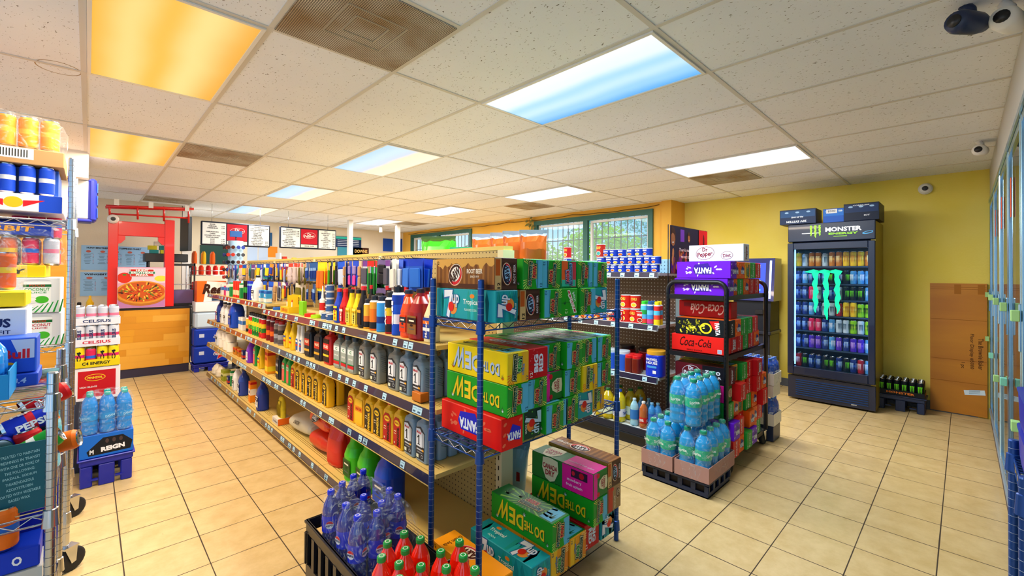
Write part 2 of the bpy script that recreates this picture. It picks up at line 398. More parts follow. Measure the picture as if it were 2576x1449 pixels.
# windows: green timber trim, white sash, glass, steel bars
mat('window_glass', 'e8f6ff', .02, alpha=.12); mat('steel_bar', '12303c', .4, metal=.4)
for k, (a, b_) in enumerate(win):
    o = thing('window_%d' % (k+1), None, None, (WX, (a+b_)/2, ZB)); o['kind'] = 'structure'
    if 'label' in o: del o['label']
    W = b_-a; H = ZT-ZB; q = MB()
    for yy in (-W/2+.04, W/2-.04): q.box(.0, yy, 0, .06, .08, H, 'dark_green_paint')
    q.box(0, 0, 0, .06, W-.16, .08, 'dark_green_paint'); q.box(0, 0, H-.08, .06, W-.16, .08, 'dark_green_paint'); q.box(0, .02, .08, .06, .09, H-.16, 'dark_green_paint')
    obj('window_trim', q, o)
    for s_ in (-1, 1):
        cy = s_*(W/4-.005)+.01; ww = W/2-.13; q = MB()
        for yy in (-ww/2+.02, ww/2-.02): q.box(.05, cy+yy, .085, .04, .04, H-.17, 'white_paint')
        for zz in (.085, H-.125): q.box(.05, cy, zz, .04, ww-.08, .04, 'white_paint')
        obj('sash', q, o)
        q = MB(); q.box(.05, cy, .12, .006, ww-.08, H-.25, 'window_glass'); obj('pane', q, o)
        q = MB(); nb = 9
        for i in range(nb): q.box(.11, cy-ww/2+ww*(i+.5)/nb, .06, .012, .012, H-.1, 'steel_bar')
        for zz in (.25, .62, 1.0): q.box(.11, cy, zz, .01, ww, .014, 'steel_bar')
        obj('security_bars', q, o)
# cable along the top of the window wall
q = MB(); pts = []
for i in range(40):
    y = 3.2+i*.185; pts.append((WX-.012, y, 2.5-.02*abs(math.sin(i*.35))-(.01 if i % 3 else 0)))
q.tube(pts, .006, '6b4a1c', 5); tag(obj('cable', q), 'thin brown cable sagging along the top of the window wall', 'cable')

# ------------------------------------------------------------------ ceiling lights
def lampmat(name, stops, strength, axis):
    m = D.materials.new(name); m.use_nodes = True; MATS[name] = m; n = m.node_tree.nodes; l = m.node_tree.links
    b = n['Principled BSDF']; b.inputs['Base Color'].default_value = (.12, .12, .12, 1); b.inputs['Roughness'].default_value = .6
    tc = nd(n, 'ShaderNodeTexCoord'); s = nd(n, 'ShaderNodeSeparateXYZ'); l.new(tc.outputs['Object'], s.inputs[0])
    r = nd(n, 'ShaderNodeValToRGB'); r.color_ramp.interpolation = 'EASE'; e = r.color_ramp.elements
    while len(e) > 1: e.remove(e[-1])
    e[0].position = stops[0][0]; e[0].color = rgb(stops[0][1])
    for p, c in stops[1:]: q = e.new(p); q.color = rgb(c)
    t = math_(n, l, 'ADD', math_(n, l, 'DIVIDE', s.outputs['X'], .56), .5)
    z = nd(n, 'ShaderNodeTexNoise'); z.inputs['Scale'].default_value = 2; l.new(tc.outputs['Object'], z.inputs['Vector'])
    t = math_(n, l, 'ADD', t, math_(n, l, 'MULTIPLY', math_(n, l, 'SUBTRACT', z.outputs['Fac'], .5), .12))
    l.new(t, r.inputs['Fac']); l.new(r.outputs[0], b.inputs['Emission Color']); b.inputs['Emission Strength'].default_value = strength
    return m
# two tubes show through each diffuser as brighter bands
lampmat('diffuser_amber', [(0, 'f2b431'), (.24, 'ffd77c'), (.45, 'f6bc3c'), (.68, 'ffdc86'), (1, 'eeaa2c')], 1.0, 0)
lampmat('diffuser_blue', [(0, 'f4fcff'), (.25, 'e8f8ff'), (.45, 'a4dcff'), (.62, 'bfe8ff'), (.8, '8fd0ff'), (1, '4aaef5')], 1.02, 0)
lampmat('diffuser_blue_cream', [(0, 'a8d6f6'), (.3, 'c4e4fb'), (.5, 'c8dcf5'), (.62, 'fbe8cc'), (1, 'fff0d4')], 1.03, 0)
lampmat('diffuser_white', [(0, 'e8f6ff'), (.3, 'ffffff'), (.6, 'e4eefc'), (1, 'fffaf2')], 1.15, 0)
LIGHTS = [(0, -1, 'diffuser_amber', 'large amber tinted ceiling light at the upper left, nearest the camera', '#ffe9cc'),
 (0, 1, 'diffuser_amber', 'smaller looking amber tinted ceiling light beyond the nearest amber one', '#ffe9cc'),
 (3, -2, 'diffuser_blue', 'bright blue and white ceiling light above the soda rack, largest of the blue ones', '#eaf6ff'),
 (3, 0, 'diffuser_blue_cream', 'ceiling light with a blue half and a cream half over the near shelves', '#f6f4f0'),
 (3, 2, 'diffuser_blue_cream', 'ceiling light one row beyond the half blue half cream light nearest the camera', '#f6f4f0'),
 (3, 4, 'diffuser_blue_cream', 'small pale ceiling light before the menu boards, just beyond a blue and cream one', '#f6f4f0'),
 (3, 6, 'diffuser_white', 'thin white ceiling light directly above the first menu board', '#ffffff'),
 (7, -2, 'diffuser_white', 'long white ceiling light near the yellow wall above the glass door cooler', '#ffffff'),
 (7, 0, 'diffuser_white', 'long white ceiling light before the barred window', '#ffffff'),
 (7, 2, 'diffuser_white', 'white ceiling light halfway along the window wall', '#ffffff'),
 (7, 4, 'diffuser_white', 'white ceiling light near the far corner above the white posts', '#ffffff'),
 (7, 6, 'diffuser_white', 'farthest white ceiling light, partly behind the second menu board', '#ffffff')]
fm = MB(); W_, L_ = CT-.026, 2*CT-.026
for sx_, sy_, wx, wy in ((-W_/2+.008, 0, .016, L_), (W_/2-.008, 0, .016, L_), (0, -L_/2+.008, W_-.032, .016), (0, L_/2-.008, W_-.032, .016)): fm.box(sx_, sy_, -.012, wx, wy, .012, 'white_paint')
fmesh = fm.mesh('frame'); dm = {}
for k in ('diffuser_amber', 'diffuser_blue', 'diffuser_blue_cream', 'diffuser_white'):
    q = MB(); q.box(0, 0, -.007, W_-.03, L_-.03, .006, k); dm[k] = q.mesh('diffuser')
for i, j, mt, lab, col in LIGHTS:
    t = thing('ceiling_light', lab, 'ceiling light', (CX0+(i+.5)*CT, CY0+(j+.5)*2*CT, CEIL), 0, 'fluorescent troffers in the ceiling')
    obj('frame', fmesh, t); obj('diffuser', dm[mt], t)
    ld = D.lights.new('troffer_tubes', 'AREA'); ld.shape = 'RECTANGLE'; ld.size = .5; ld.size_y = 1.1; ld.energy = 17*LAMP; ld.color = rgb(col)[:3]; ld.spread = PI
    lo = D.objects.new('tubes', ld); C.objects.link(lo); lo.parent = t; lo.location = (0, 0, -.02)
# return-air grilles
vm = MB(); vm.box(0, 0, -.004, .585, .585, .003, 'perforated_grille')
for k in (.27, .15): 
    for sx_, sy_, wx, wy in ((-k/2, 0, .006, k), (k/2, 0, .006, k), (0, -k/2, k, .006), (0, k/2, k, .006)): vm.box(sx_, sy_, -.006, wx, wy, .003, 'a29a8a')
vmesh = vm.mesh('ceiling_vent')
for i, j, lab in ((1, -1.5, 'large perforated return air grille in the ceiling beside the amber light'), (1, 1, 'rust stained return air grille beside the second amber light'), (1, 4, 'dusty return air grille above the red pizza booth'),
                  (8, -1.5, 'perforated air grille beside the long white light by the yellow wall'), (8, 1, 'square air grille in the ceiling before the barred window'), (8, 4, 'square air grille at the far end by the white posts')):
    tag(obj('ceiling_vent', vmesh, None, (CX0+(i+.5)*CT, CY0+(j+.25)*2*CT, CEIL-.0045)), lab, 'air vent', 'perforated ceiling grilles')
# water ring stain is on the tile left of the amber light
q = MB(); fr = Fr((-.13, 3.43, CEIL-.0006), (1, 0, 0), (0, -1, 0)); P = [(.09*math.cos(a*PI/14), .1*math.sin(a*PI/14)) for a in range(29)]
for a in range(28): q.poly(fr, [(P[a][0], P[a][1]), (P[a+1][0], P[a+1][1]), (P[a+1][0]*.95, P[a+1][1]*.95), (P[a][0]*.95, P[a][1]*.95)], '9c7a3c', .3)
o = obj('ceiling_stain', q); tag(o, 'brown ring of a water stain on a ceiling tile left of the amber light', 'stain')

# ------------------------------------------------------------------ outdoors beyond the barred windows
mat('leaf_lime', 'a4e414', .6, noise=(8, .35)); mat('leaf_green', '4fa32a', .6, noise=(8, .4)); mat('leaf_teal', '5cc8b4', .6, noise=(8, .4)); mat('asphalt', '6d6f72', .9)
q = MB(); q.add([(6.6, -2, -.15), (45, -30, -.15), (45, 60, -.15), (6.6, 20, -.15)], [(0, 1, 2, 3)], 'asphalt'); struct('ground', q)
def treemesh(seed, R, mt, n=2600):
    random.seed(seed); q = MB()
    for _ in range(n):
        d = Vector((random.gauss(0, 1), random.gauss(0, 1), random.gauss(0, 1))).normalized()*R*random.uniform(.55, 1)
        d.z = d.z*.8; s_ = random.uniform(.06, .14); a = Vector((random.gauss(0, 1), random.gauss(0, 1), random.gauss(0, 1))).normalized(); b2 = a.orthogonal().normalized()
        q.add([d-a*s_, d+b2*s_*.5, d+a*s_, d-b2*s_*.5], [(0, 1, 2, 3)], mt)
    return q
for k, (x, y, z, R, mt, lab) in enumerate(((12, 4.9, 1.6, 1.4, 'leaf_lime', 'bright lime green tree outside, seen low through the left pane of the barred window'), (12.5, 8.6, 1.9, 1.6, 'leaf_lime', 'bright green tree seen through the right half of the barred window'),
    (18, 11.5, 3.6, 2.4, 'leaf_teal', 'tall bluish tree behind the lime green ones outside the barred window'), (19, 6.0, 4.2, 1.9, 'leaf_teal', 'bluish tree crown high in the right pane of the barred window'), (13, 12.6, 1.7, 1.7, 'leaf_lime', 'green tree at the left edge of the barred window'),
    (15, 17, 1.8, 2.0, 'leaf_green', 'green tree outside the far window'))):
    t = thing('tree', lab, 'tree', (x, y, -.15), 0, 'trees outside the windows')
    obj('crown', treemesh(k, R, mt), t, (0, 0, z+.15)); q = MB(); q.tube([(0, 0, 0), (.05, 0, z*.6), (0, .05, z)], [.14, .1, .06], '5a4630'); obj('trunk', q, t)
random.seed(7)
# ------------------------------------------------------------------ shelving helpers
mat('tag_blue', 'b9e2f5', .4); mat('strip_navy', '1f2140', .25, coat=.5); mat('strip_red', '7a1c2c', .25, coat=.5); mat('strip_wood', '8c6f42', .35)
def shelf_mesh(L, dep, strip, tags, deckm='cream_steel', endm='cream_steel', seed=0):
    "shelf: deck at z=0 (top), front edge at x=0, running 0..L along y, depth in +x"
    rd = random.Random(seed); q = MB()
    q.box(dep/2+.012, L/2, -.022, dep-.024, L-.004, .022, deckm)
    # perforated line and ridge of the deck
    for k in (.07, .085, .1): q.box(k, L/2, 0, .004, L-.08, .0012, '8b7338')
    # slanted price rail
    fx, zt, zb = -.012, .006, -.042
    q.add([(0.012, 0.002, zt), (0.012, L-.002, zt), (fx+.004, L-.002, zt), (fx+.004, .002, zt)], [(0, 1, 2, 3)], endm)
    q.add([(fx+.004, .002, zt), (fx+.004, L-.002, zt), (fx-.006, L-.002, zb), (fx-.006, .002, zb)], [(0, 1, 2, 3)], strip)
    q.add([(fx-.006, .002, zb), (fx-.006, L-.002, zb), (fx+.012, L-.002, zb), (fx+.012, .002, zb)], [(0, 1, 2, 3)], endm)
    q.add([(fx-.0065, .002, zb), (fx-.0065, L-.002, zb), (fx-.0065, L-.002, zb+.006), (fx-.0065, .002, zb+.006)], [(0, 1, 2, 3)][::1], endm)
    q.add([(.012, .002, zt), (fx+.004, .002, zt), (fx-.006, .002, zb), (.012, .002, zb)], [(0, 1, 2, 3)], 'c4d4dc')
    q.add([(.012, L-.002, zt), (.012, L-.002, zb), (fx-.006, L-.002, zb), (fx+.004, L-.002, zt)], [(0, 1, 2, 3)], endm)
    fr = Fr((fx-.0005, L/2, (zt+zb)/2), (0, -1, 0), (-.2, 0, 1), L, .045)
    fr.y = Vector((.2, 0, 1)).normalized(); fr.n = fr.x.cross(fr.y)
    for t in tags:
        x = L/2-t; q.rect(fr, x, .001, .042, .033, 'tag_blue', 3); q.rect(fr, x, .009, .032, .003, '7fa3b8', 4); q.rect(fr, x-.003, -.006, .024, .008, '3b5c78', 4)
    return q
def rtags(rd, L, n): return sorted(rd.uniform(.05, L-.05) for _ in range(n))

# ------------------------------------------------------------------ long gondola on the left aisle
GX = 1.17; GY = [1.74, 3.13, 4.50, 5.80, 7.08]; GB = 1.62    # front of shelves, section joints, pegboard face
S1, S2, S3, S0 = 1.095, .79, .485, .088; TOPS = 1.14
gd = thing('gondola_shelving', 'long double sided shop shelving with cream pegboard back, holding motor oil and hardware', 'shelving', (0, 0, 0))
q = MB(); q.box(1.655, (GY[0]+GY[-1])/2, .08, .06, GY[-1]-GY[0]-.02, 1.49, 'cream_pegboard'); obj('back_panel', q, gd)
q = MB(); q.box(1.655, (GY[0]+GY[-1])/2, 1.57, .07, GY[-1]-GY[0], .022, 'e3c46c'); obj('top_rail', q, gd)
for i, y in enumerate(GY):
    q = MB(); q.box(1.655, y-.002+(.02 if i == 0 else (-.02 if i == 4 else 0)), 0, .085, .045, 1.57, 'e8dcae')
    for z in range(26): q.box(1.612, y+(.02 if i == 0 else 0)-.002, .1+z*.055, .004, .006, .022, '2a2416')
    obj('upright', q, gd)
rd = random.Random(3)
for i in range(4):
    L = GY[i+1]-GY[i]
    q = MB(); q.box(GX+.07+(GB-GX-.07)/2, (GY[i]+GY[i+1])/2, 0, GB-GX-.09, L-.002, .045, '4a3c20'); obj('kick_plate', q, gd)
    lev = [(S0, 'strip_wood' if i > 1 else 'strip_navy'), (S3, 'strip_wood' if i > 1 else 'strip_navy'), (S2, 'strip_red' if i > 1 else 'strip_navy'), (S1 if i < 2 else TOPS, 'strip_red' if i > 0 else 'strip_navy')]
    for z, st in lev:
        ng = rd.randint(8, 12) if i != 3 else 14
        obj('shelf', shelf_mesh(L, GB-GX-(0 if z > .3 else 0), st, rtags(rd, L, ng), seed=i), gd, (GX, GY[i], z))
# the other side of the gondola
for z in (.1, .5, .85, 1.2, 1.44):
    q = MB(); q.box(1.9, (GY[0]+GY[1])/2, z-.022, .42 if z < 1.3 else .3, GY[1]-GY[0]-.01, .022, 'cream_steel'); obj('shelf', q, gd)
for k in range(1, 4):
    q = MB(); q.box(1.9, (GY[k]+GY[k+1])/2, .078, .42, GY[k+1]-GY[k]-.01, .022, 'cream_steel'); obj('shelf', q, gd)
    q = MB(); q.box(1.9, (GY[k]+GY[k+1])/2, .7, .42, GY[k+1]-GY[k]-.01, .022, 'cream_steel'); obj('shelf', q, gd)

# ------------------------------------------------------------------ second gondola towards the yellow wall
HX = 3.31; HY = [1.72, 2.95, 4.18, 5.4]; HB = 3.72
T1, T2, T3, T0 = 1.455, 1.025, .60, .15
g2 = thing('gondola_shelving', 'shop shelving with brown pegboard and dark base, holding canned food, coffee and cooking oil', 'shelving', (0, 0, 0))
q = MB(); q.box(HB+.03, (HY[0]+HY[-1])/2, .1, .05, HY[-1]-HY[0]-.02, 1.34, 'brown_pegboard'); obj('back_panel', q, g2)
q = MB(); q.box(HB+.03, (HY[0]+HY[-1])/2, 1.44, .05, HY[-1]-HY[0]-.02, .14, 'blue_pegboard'); obj('upper_panel', q, g2)
for i, y in enumerate(HY):
    q = MB(); q.box(HB+.03, y+(.02 if i == 0 else 0), 0, .075, .045, 1.6, '9fb6c0' if i == 0 else '5a4a40'); obj('upright', q, g2)
for i in range(3):
    L = HY[i+1]-HY[i]
    q = MB(); q.box(HX+.02+(HB-HX)/2, (HY[i]+HY[i+1])/2, 0, HB-HX-.02, L, .125, 'dark_steel'); q.box(HX+.01, (HY[i]+HY[i+1])/2, .085, .012, L, .01, '3a4a70'); obj('base_deck', q, g2)
    obj('base_shelf', shelf_mesh(L, HB-HX, 'dark_steel', [], 'd8dcd8', 'dark_steel'), g2, (HX, HY[i], T0))
    for z, n_ in ((T1, 9), (T2, 7), (T3, 4)):
        obj('shelf', shelf_mesh(L, HB-HX, 'strip_navy', [L*(k+.35)/n_ for k in range(n_)], 'd0d4d6', 'd6dde0'), g2, (HX, HY[i], z))

# ------------------------------------------------------------------ wire shelving units
def wire_shelf(x0, x1, y0, y1, z, m, dm=None, step=.025, across='Y'):
    "truss edged wire shelf, top at z"
    q = MB(); dm = dm or m; r = .0032
    for (a, b_) in (((x0, y0), (x1, y0)), ((x1, y0), (x1, y1)), ((x1, y1), (x0, y1)), ((x0, y1), (x0, y0))):
        for zz in (z-.004, z-.032): q.tube([(a[0], a[1], zz), (b_[0], b_[1], zz)], r, m, 5)
        L = math.hypot(b_[0]-a[0], b_[1]-a[1]); n_ = max(4, int(L/.035)//2*2); P = []
        for k in range(n_+1):
            t = k/n_; P.append((a[0]+(b_[0]-a[0])*t, a[1]+(b_[1]-a[1])*t, z-.006 if k % 2 else z-.030))
        q.tube(P, .0024, dm, 4)
    if across == 'Y':
        n_ = int((x1-x0)/step)
        for k in range(1, n_): x = x0+(x1-x0)*k/n_; q.add([(x-.0018, y0, z), (x+.0018, y0, z), (x+.0018, y1, z), (x-.0018, y1, z), (x, y0, z-.004), (x, y1, z-.004)], [(0, 1, 2, 3), (0, 3, 5, 4), (1, 4, 5, 2)], m)
        for k in range(1, 4): y = y0+(y1-y0)*k/4; q.tube([(x0, y, z-.007), (x1, y, z-.007)], r, m, 5)
    else:
        n_ = int((y1-y0)/step)
        for k in range(1, n_): y = y0+(y1-y0)*k/n_; q.add([(x0, y-.0018, z), (x1, y-.0018, z), (x1, y+.0018, z), (x0, y+.0018, z), (x0, y, z-.004), (x1, y, z-.004)], [(0, 1, 2, 3), (0, 4, 5, 1), (3, 2, 5, 4)], m)
        for k in range(1, 5): x = x0+(x1-x0)*k/5; q.tube([(x, y0, z-.007), (x, y1, z-.007)], r, m, 5)
    return q
def post(h, m, r=.0127, shelves=(), z0=0):
    q = MB(); q.lathe([(0, z0), (r*.9, z0), (r, z0+.004), (r, h-.004), (r*.85, h), (0, h)], m, 12)
    k = z0+.06
    while k < h-.02: q.lathe([(r*1.03, k), (r*1.03, k+.0015)], '8fa0c0' if m == 'blue_epoxy' else '6f6f72', 12); k += .0254
    for z in shelves: q.lathe([(r, z-.046), (r*1.55, z-.044), (r*1.3, z+.006), (r, z+.008)], m, 12)
    return q
def wire_unit(name, label, x0, x1, y0, y1, h, shelves, m, casters=None, z0=0, dm=None, across='Y'):
    t = thing(name, label, 'wire shelving', (x0, y0, 0))
    for z in shelves: obj('wire_shelf', wire_shelf(0, x1-x0, 0, y1-y0, z, m, dm, across=across), t)
    for x in (0, x1-x0):
        for y in (0, y1-y0):
            obj('post', post(h, m, shelves=shelves, z0=z0 if not casters else .13), t, (x, y, 0))
            if casters:
                c = obj('caster', caster_mesh(), t, (x, y, 0), (0, 0, .6))
    return t
def caster_mesh():
    q = MB()
    wh = [( .0, -.016), (.045, -.016), (.055, -.012), (.055, .012), (.045, .016), (0, .016)]
    n_ = 20; V = []; 
    for r, y in wh:
        for i in range(n_): V.append((.02+r*math.cos(2*PI*i/n_), y, .055+r*math.sin(2*PI*i/n_)))
    F = []
    for k in range(len(wh)-1):
        for i in range(n_): F.append((k*n_+i, (k+1)*n_+i, (k+1)*n_+(i+1) % n_, k*n_+(i+1) % n_))
    q.add(V, F, 'rubber', True)
    for s in (-1, 1): q.add([(-.015, s*.02, .115), (.035, s*.02, .115), (.03, s*.02, .045), (.012, s*.02, .04)], [(0, 1, 2, 3)], 'chrome'); q.add([(-.015, s*.022, .115), (.035, s*.022, .115), (.03, s*.022, .045), (.012, s*.022, .04)], [(3, 2, 1, 0)], 'chrome')
    q.box(.01, 0, .115, .06, .05, .008, 'chrome'); q.lathe([(.01, .12), (.01, .135)], 'chrome', 10)
    return q
# soda rack with blue posts at the near end of the gondola
RX0, RX1, RY0, RY1 = 1.105, 2.075, 1.315, 1.645
RZ = [.10, .745, 1.247]
wire_unit('wire_shelving_unit', 'wire shelving unit with blue posts, stacked with soda cartons at the aisle end', RX0, RX1, RY0, RY1, 1.417, RZ, 'blue_epoxy', dm='chrome')
# chrome units at the left edge
wire_unit('wire_shelving_unit', 'low chrome wire shelving unit at the left edge holding cans and water bottles', -1.3, -.072, 1.88, 2.42, 1.14, [.33, .73, 1.07], 'chrome', casters=True, across='X')
wire_unit('wire_shelving_unit', 'tall chrome wire shelving unit at the left edge stacked with energy drinks and juice cases', -1.3, -.062, 2.98, 3.62, 1.98, [.28, .70, 1.09, 1.68], 'chrome', casters=True, across='X')
# ------------------------------------------------------------------ twelve-can soda cartons
CL, CW, CH = .400, .120, .1265
def jag(a, b, n, amp, rd):
    "a ragged strip between two points, for leaves and splashes"
    return [(a[0]+(b[0]-a[0])*i/n+rd.uniform(-amp, amp), a[1]+(b[1]-a[1])*i/n+rd.uniform(-amp, amp)) for i in range(n+1)]
def burst(q, fr, cx, cy, r0, r1, a0, a1, n, m, lay=1):
    for i in range(n):
        a = a0+(a1-a0)*i/max(1, n-1); d = .045
        q.poly(fr, [(cx+r0*math.cos(a), cy+r0*math.sin(a)), (cx+r1*math.cos(a-d), cy+r1*math.sin(a-d)), (cx+r1*math.cos(a+d), cy+r1*math.sin(a+d))], m, lay)
def grass(q, fr, cx, cy, s, m, lay=1, up=1):
    for a, r in ((-.9, .8), (-.45, 1), (.1, 1.2), (.5, .9), (.95, .7)):
        x, y = cx+s*r*math.sin(a), cy+s*r*math.cos(a)*up
        q.poly(fr, [(cx-s*.12, cy), (cx+s*.12, cy), (x, y)], m, lay)
def dewlogo(q, fr, cx, cy, s, rot, c1='0f6470', c2='c8152e', edge='f1e08a', back='0b3c26', sub=None):
    c, n = math.cos(rot), math.sin(rot)
    T = lambda x, y: (cx+x*c-y*n, cy+x*n+y*c)
    sh = lambda k, z: [T(-s*.50-z, s*.02-z), T(-s*.20-z, -s*.01), T(-s*.16, -s*.26-z), T(s*.42+z, -s*.20-z), T(s*.42+z, s*.02), T(s*.52+z, s*.04), T(s*.49+z, s*.25+z), T(-s*.46-z, s*.21+z)]
    q.poly(fr, sh(0, s*.05), back, 2); q.poly(fr, sh(0, s*.02), edge, 3); q.poly(fr, sh(0, 0), back, 4)
    a = T(0, s*.125); q.text(fr, 'Mountain', a[0], a[1], s*.93, s*.17, c1, 6, rot, .03); q.text(fr, 'Mountain', a[0]+.0006, a[1]+.0006, s*.95, s*.2, edge, 5, rot, .05)
    a = T(s*.12, -s*.1); q.text(fr, 'DEW', a[0], a[1], s*.52, s*.2, c2, 6, rot, .05); q.text(fr, 'DEW', a[0], a[1], s*.56, s*.24, edge, 5, rot, .07)
    if sub: a = T(-s*.05, -s*.34); q.text(fr, sub, a[0], a[1], s*.45, s*.1, '2d7fd2', 5, rot, .04)
def crown(q, fr, cx, cy, w, h, rot, dark='3a1a10', red='d0202a', inner='e8e4dc', lay=1):
    q.ell(fr, cx, cy, w*1.04, h*1.06, 'd4752a', lay, rot, 28); q.ell(fr, cx, cy, w, h, 'f2ead8', lay+1, rot, 28); q.ell(fr, cx, cy, w*.95, h*.93, dark, lay+2, rot, 28)
    c, n = math.cos(rot), math.sin(rot); P = [(w*.475*math.cos(a), h*.465*math.sin(a)) for a in [PI+.25+i*(PI-.1)/12 for i in range(13)]]
    q.poly(fr, [(cx+x*c-y*n, cy+x*n+y*c) for x, y in P], red, lay+3)
    q.ell(fr, cx+.02*w, cy+.02*h, w*.74, h*.66, inner, lay+4, rot, 24)
    q.text(fr, 'A&W', cx, cy, w*.78, h*.5, dark, lay+6, rot, .03, .18)
def seven(q, fr, cx, cy, s, rot, col='e9edf6', edge='2b6aa8'):
    c, n = math.cos(rot), math.sin(rot); T = lambda x, y: (cx+(x*c-y*n)*s, cy+(x*n+y*c)*s)
    q.ell(fr, *T(.08, -.1), s*.55, s*.62, 'f0913c', 2, rot); q.poly(fr, [T(-.5, .52), T(.12, .55), T(-.1, -.6), T(-.36, -.5), T(-.16, .2), T(-.5, .14)], edge, 3)
    q.poly(fr, [T(-.46, .48), T(.07, .5), T(-.13, -.55), T(-.31, -.48), T(-.11, .26), T(-.46, .2)], col, 4)
    q.ell(fr, *T(-.02, -.12), s*.34, s*.36, 'e0241e', 5, rot); a = T(.27, .1); q.text(fr, 'up', a[0], a[1], s*.44, s*.5, edge, 6, rot, .05); q.text(fr, 'up', a[0], a[1], s*.4, s*.46, col, 7, rot, .02)
def base_box(col, l=CL, w=CW, h=CH, ch=.003, end=None):
    q = MB(); q.box(0, 0, 0, w, l, h, col, ch); F = bfr(0, 0, 0, w, l, h)
    if end: q.fill(F['E'], end); q.fill(F['B'], end)
    # glued flap seam and can tab on the end
    q.rect(F['E'], 0, -h*.02, w*.94, .0012, '2f2f2f', .7)
    return q, F
def dew_carton(body, word, shadow, e1, e2, ray, flip, logo=('0f6470', 'c8152e', 'f1e08a', '0b3c26'), sub=None, rd=None):
    q, F = base_box(body); L, E, T = F['L'], F['E'], F['T']; rd = random.Random(5)
    # long side, printed upside down as it lies
    for dx, dy, c, ly in ((.003, -.003, shadow, 1), (0, 0, word, 2)):
        q.text(L, 'DO', .125+dx, -.008+dy, .058, .05, c, ly, PI, .03); q.text(L, 'THE', .060+dx, -.006+dy, .056, .042, c, ly, PI, .03)
        q.text(L, 'D', .002+dx, -.004+dy, .048, .068, c, ly, PI, .03); q.text(L, 'E', -.048+dx, .002+dy, .042, .076, c, ly, PI, .03); q.text(L, 'W', -.108+dx, .008+dy, .078, .09, c, ly, PI, .03, .2)
    for gx, gy, s in ((.172, -.045, .022), (-.155, -.045, .03), (.03, .03, .03)): grass(q, L, gx, gy, s, shadow, 1); grass(q, L, gx+.002, gy, s*.6, 'dff5f0' if body != 'f2d400' else 'ff7a1a', 2)
    # end panel
    k = -1 if flip else 1
    q.rect(E, -k*CW*.33, 0, CW*.3, CH*.94, e1, 1); q.poly(E, [(-k*CW*.18, -.058), (-k*CW*.12, -.02), (-k*CW*.2, .015), (-k*CW*.14, .058), (-k*.03, .058), (-k*.03, -.058)], e1, 1)
    q.rect(E, k*CW*.30, 0, CW*.34, CH*.94, e2, 1)
    burst(q, E, k*CW*.1, k*.02, .015, .062, (.15 if k > 0 else PI+.15), (1.2 if k > 0 else PI+1.2), 6, ray, 1.5); burst(q, E, k*CW*.1, -k*.03, .015, .05, (-1.4 if k > 0 else PI-1.4), (-.5 if k > 0 else PI-.5), 5, 'e9cf5a', 1.5)
    dewlogo(q, E, k*.006, 0, .1, -PI/2*k-.12, *logo, sub=sub); q.text(E, '12', -k*CW*.4, k*.045, .016, .014, '14406a', 2, -PI/2*k)
    # top
    q.fill(T, '1d7a34' if body != 'f2d400' else 'd9c014'); burst(q, T, 0, 0, .03, .15, 0, 2*PI*.97, 22, '8fd04c', 1)
    q.rect(T, .15, 0, .07, .1, '57b8d8', 1); 
    for gx, gy, s in ((-.13, -.02, .06), (-.06, .0, .05), (.09, -.03, .05), (.16, -.03, .045)): grass(q, T, gx, gy, s, '0d4f22', 1.5)
    dewlogo(q, T, .03, .0, .13, PI, *logo); return q
kind('dew_a', [('carton', dew_carton('18a022', 'f7d21e', '0c4d1e', '57b8e0', '2a9a34', 'cfe86a', False))])
kind('dew_b', [('carton', dew_carton('18a022', 'f7d21e', '0c4d1e', '57b8e0', '2a9a34', 'cfe86a', True))])
kind('dew_yellow', [('carton', dew_carton('f2d400', 'b9cdf0', '23502a', 'f0b62a', 'f2cf28', 'f0602a', True, ('173c3a', '1aa14a', 'f6f0c0', '14301c'), 'CITRUS'))])
kind('dew_orange', [('carton', dew_carton('f0a01e', 'f7e04e', '7a3a0c', 'f7c52e', 'e88a2a', 'ffe890', False, ('173c3a', '1aa14a', 'f6f0c0', '14301c'), 'BAJA'))])
def d1():       # plain green carton with the old slanted logo
    q, F = base_box('22a51e'); E = F['E']; q.rect(E, .03, 0, .05, .11, '3db63a', 1); q.poly(E, [(-.018, .055), (.0, .055), (.052, -.05), (.03, -.052)], 'f2f2e6', 2); q.poly(E, [(-.014, .05), (-.003, .05), (.045, -.045), (.034, -.047)], 'c8152e', 3)
    q.text(E, 'DEW', .013, 0, .085, .022, 'f2f2e6', 4, -1.12, .03); q.text(E, 'Mtn', .032, .024, .045, .018, 'bfe8d0', 4, -1.12, .03); q.text(E, '12', -.025, -.042, .02, .016, 'd8f0c0', 3, -PI/2); grass(q, E, -.035, -.01, .022, '0f5a2c', 2)
    q.text(F['L'], 'DO THE DEW', 0, 0, .3, .06, 'f7d21e', 2, PI, .03); return q
kind('dew_plain', [('carton', d1())])
def d2():
    q, F = base_box('1d8f50'); E = F['E']; q.rect(E, -.03, .01, .045, .1, 'f0622a', 1); q.rect(E, .035, 0, .035, .115, 'c83a48', 1); q.rect(E, 0, -.04, .1, .03, '35c0a0', 1.2); dewlogo(q, E, .0, .002, .1, -PI/2, '2b86b8', 'e02a34', 'c7d8f4', '2a2450'); return q
kind('dew_red', [('carton', d2())])
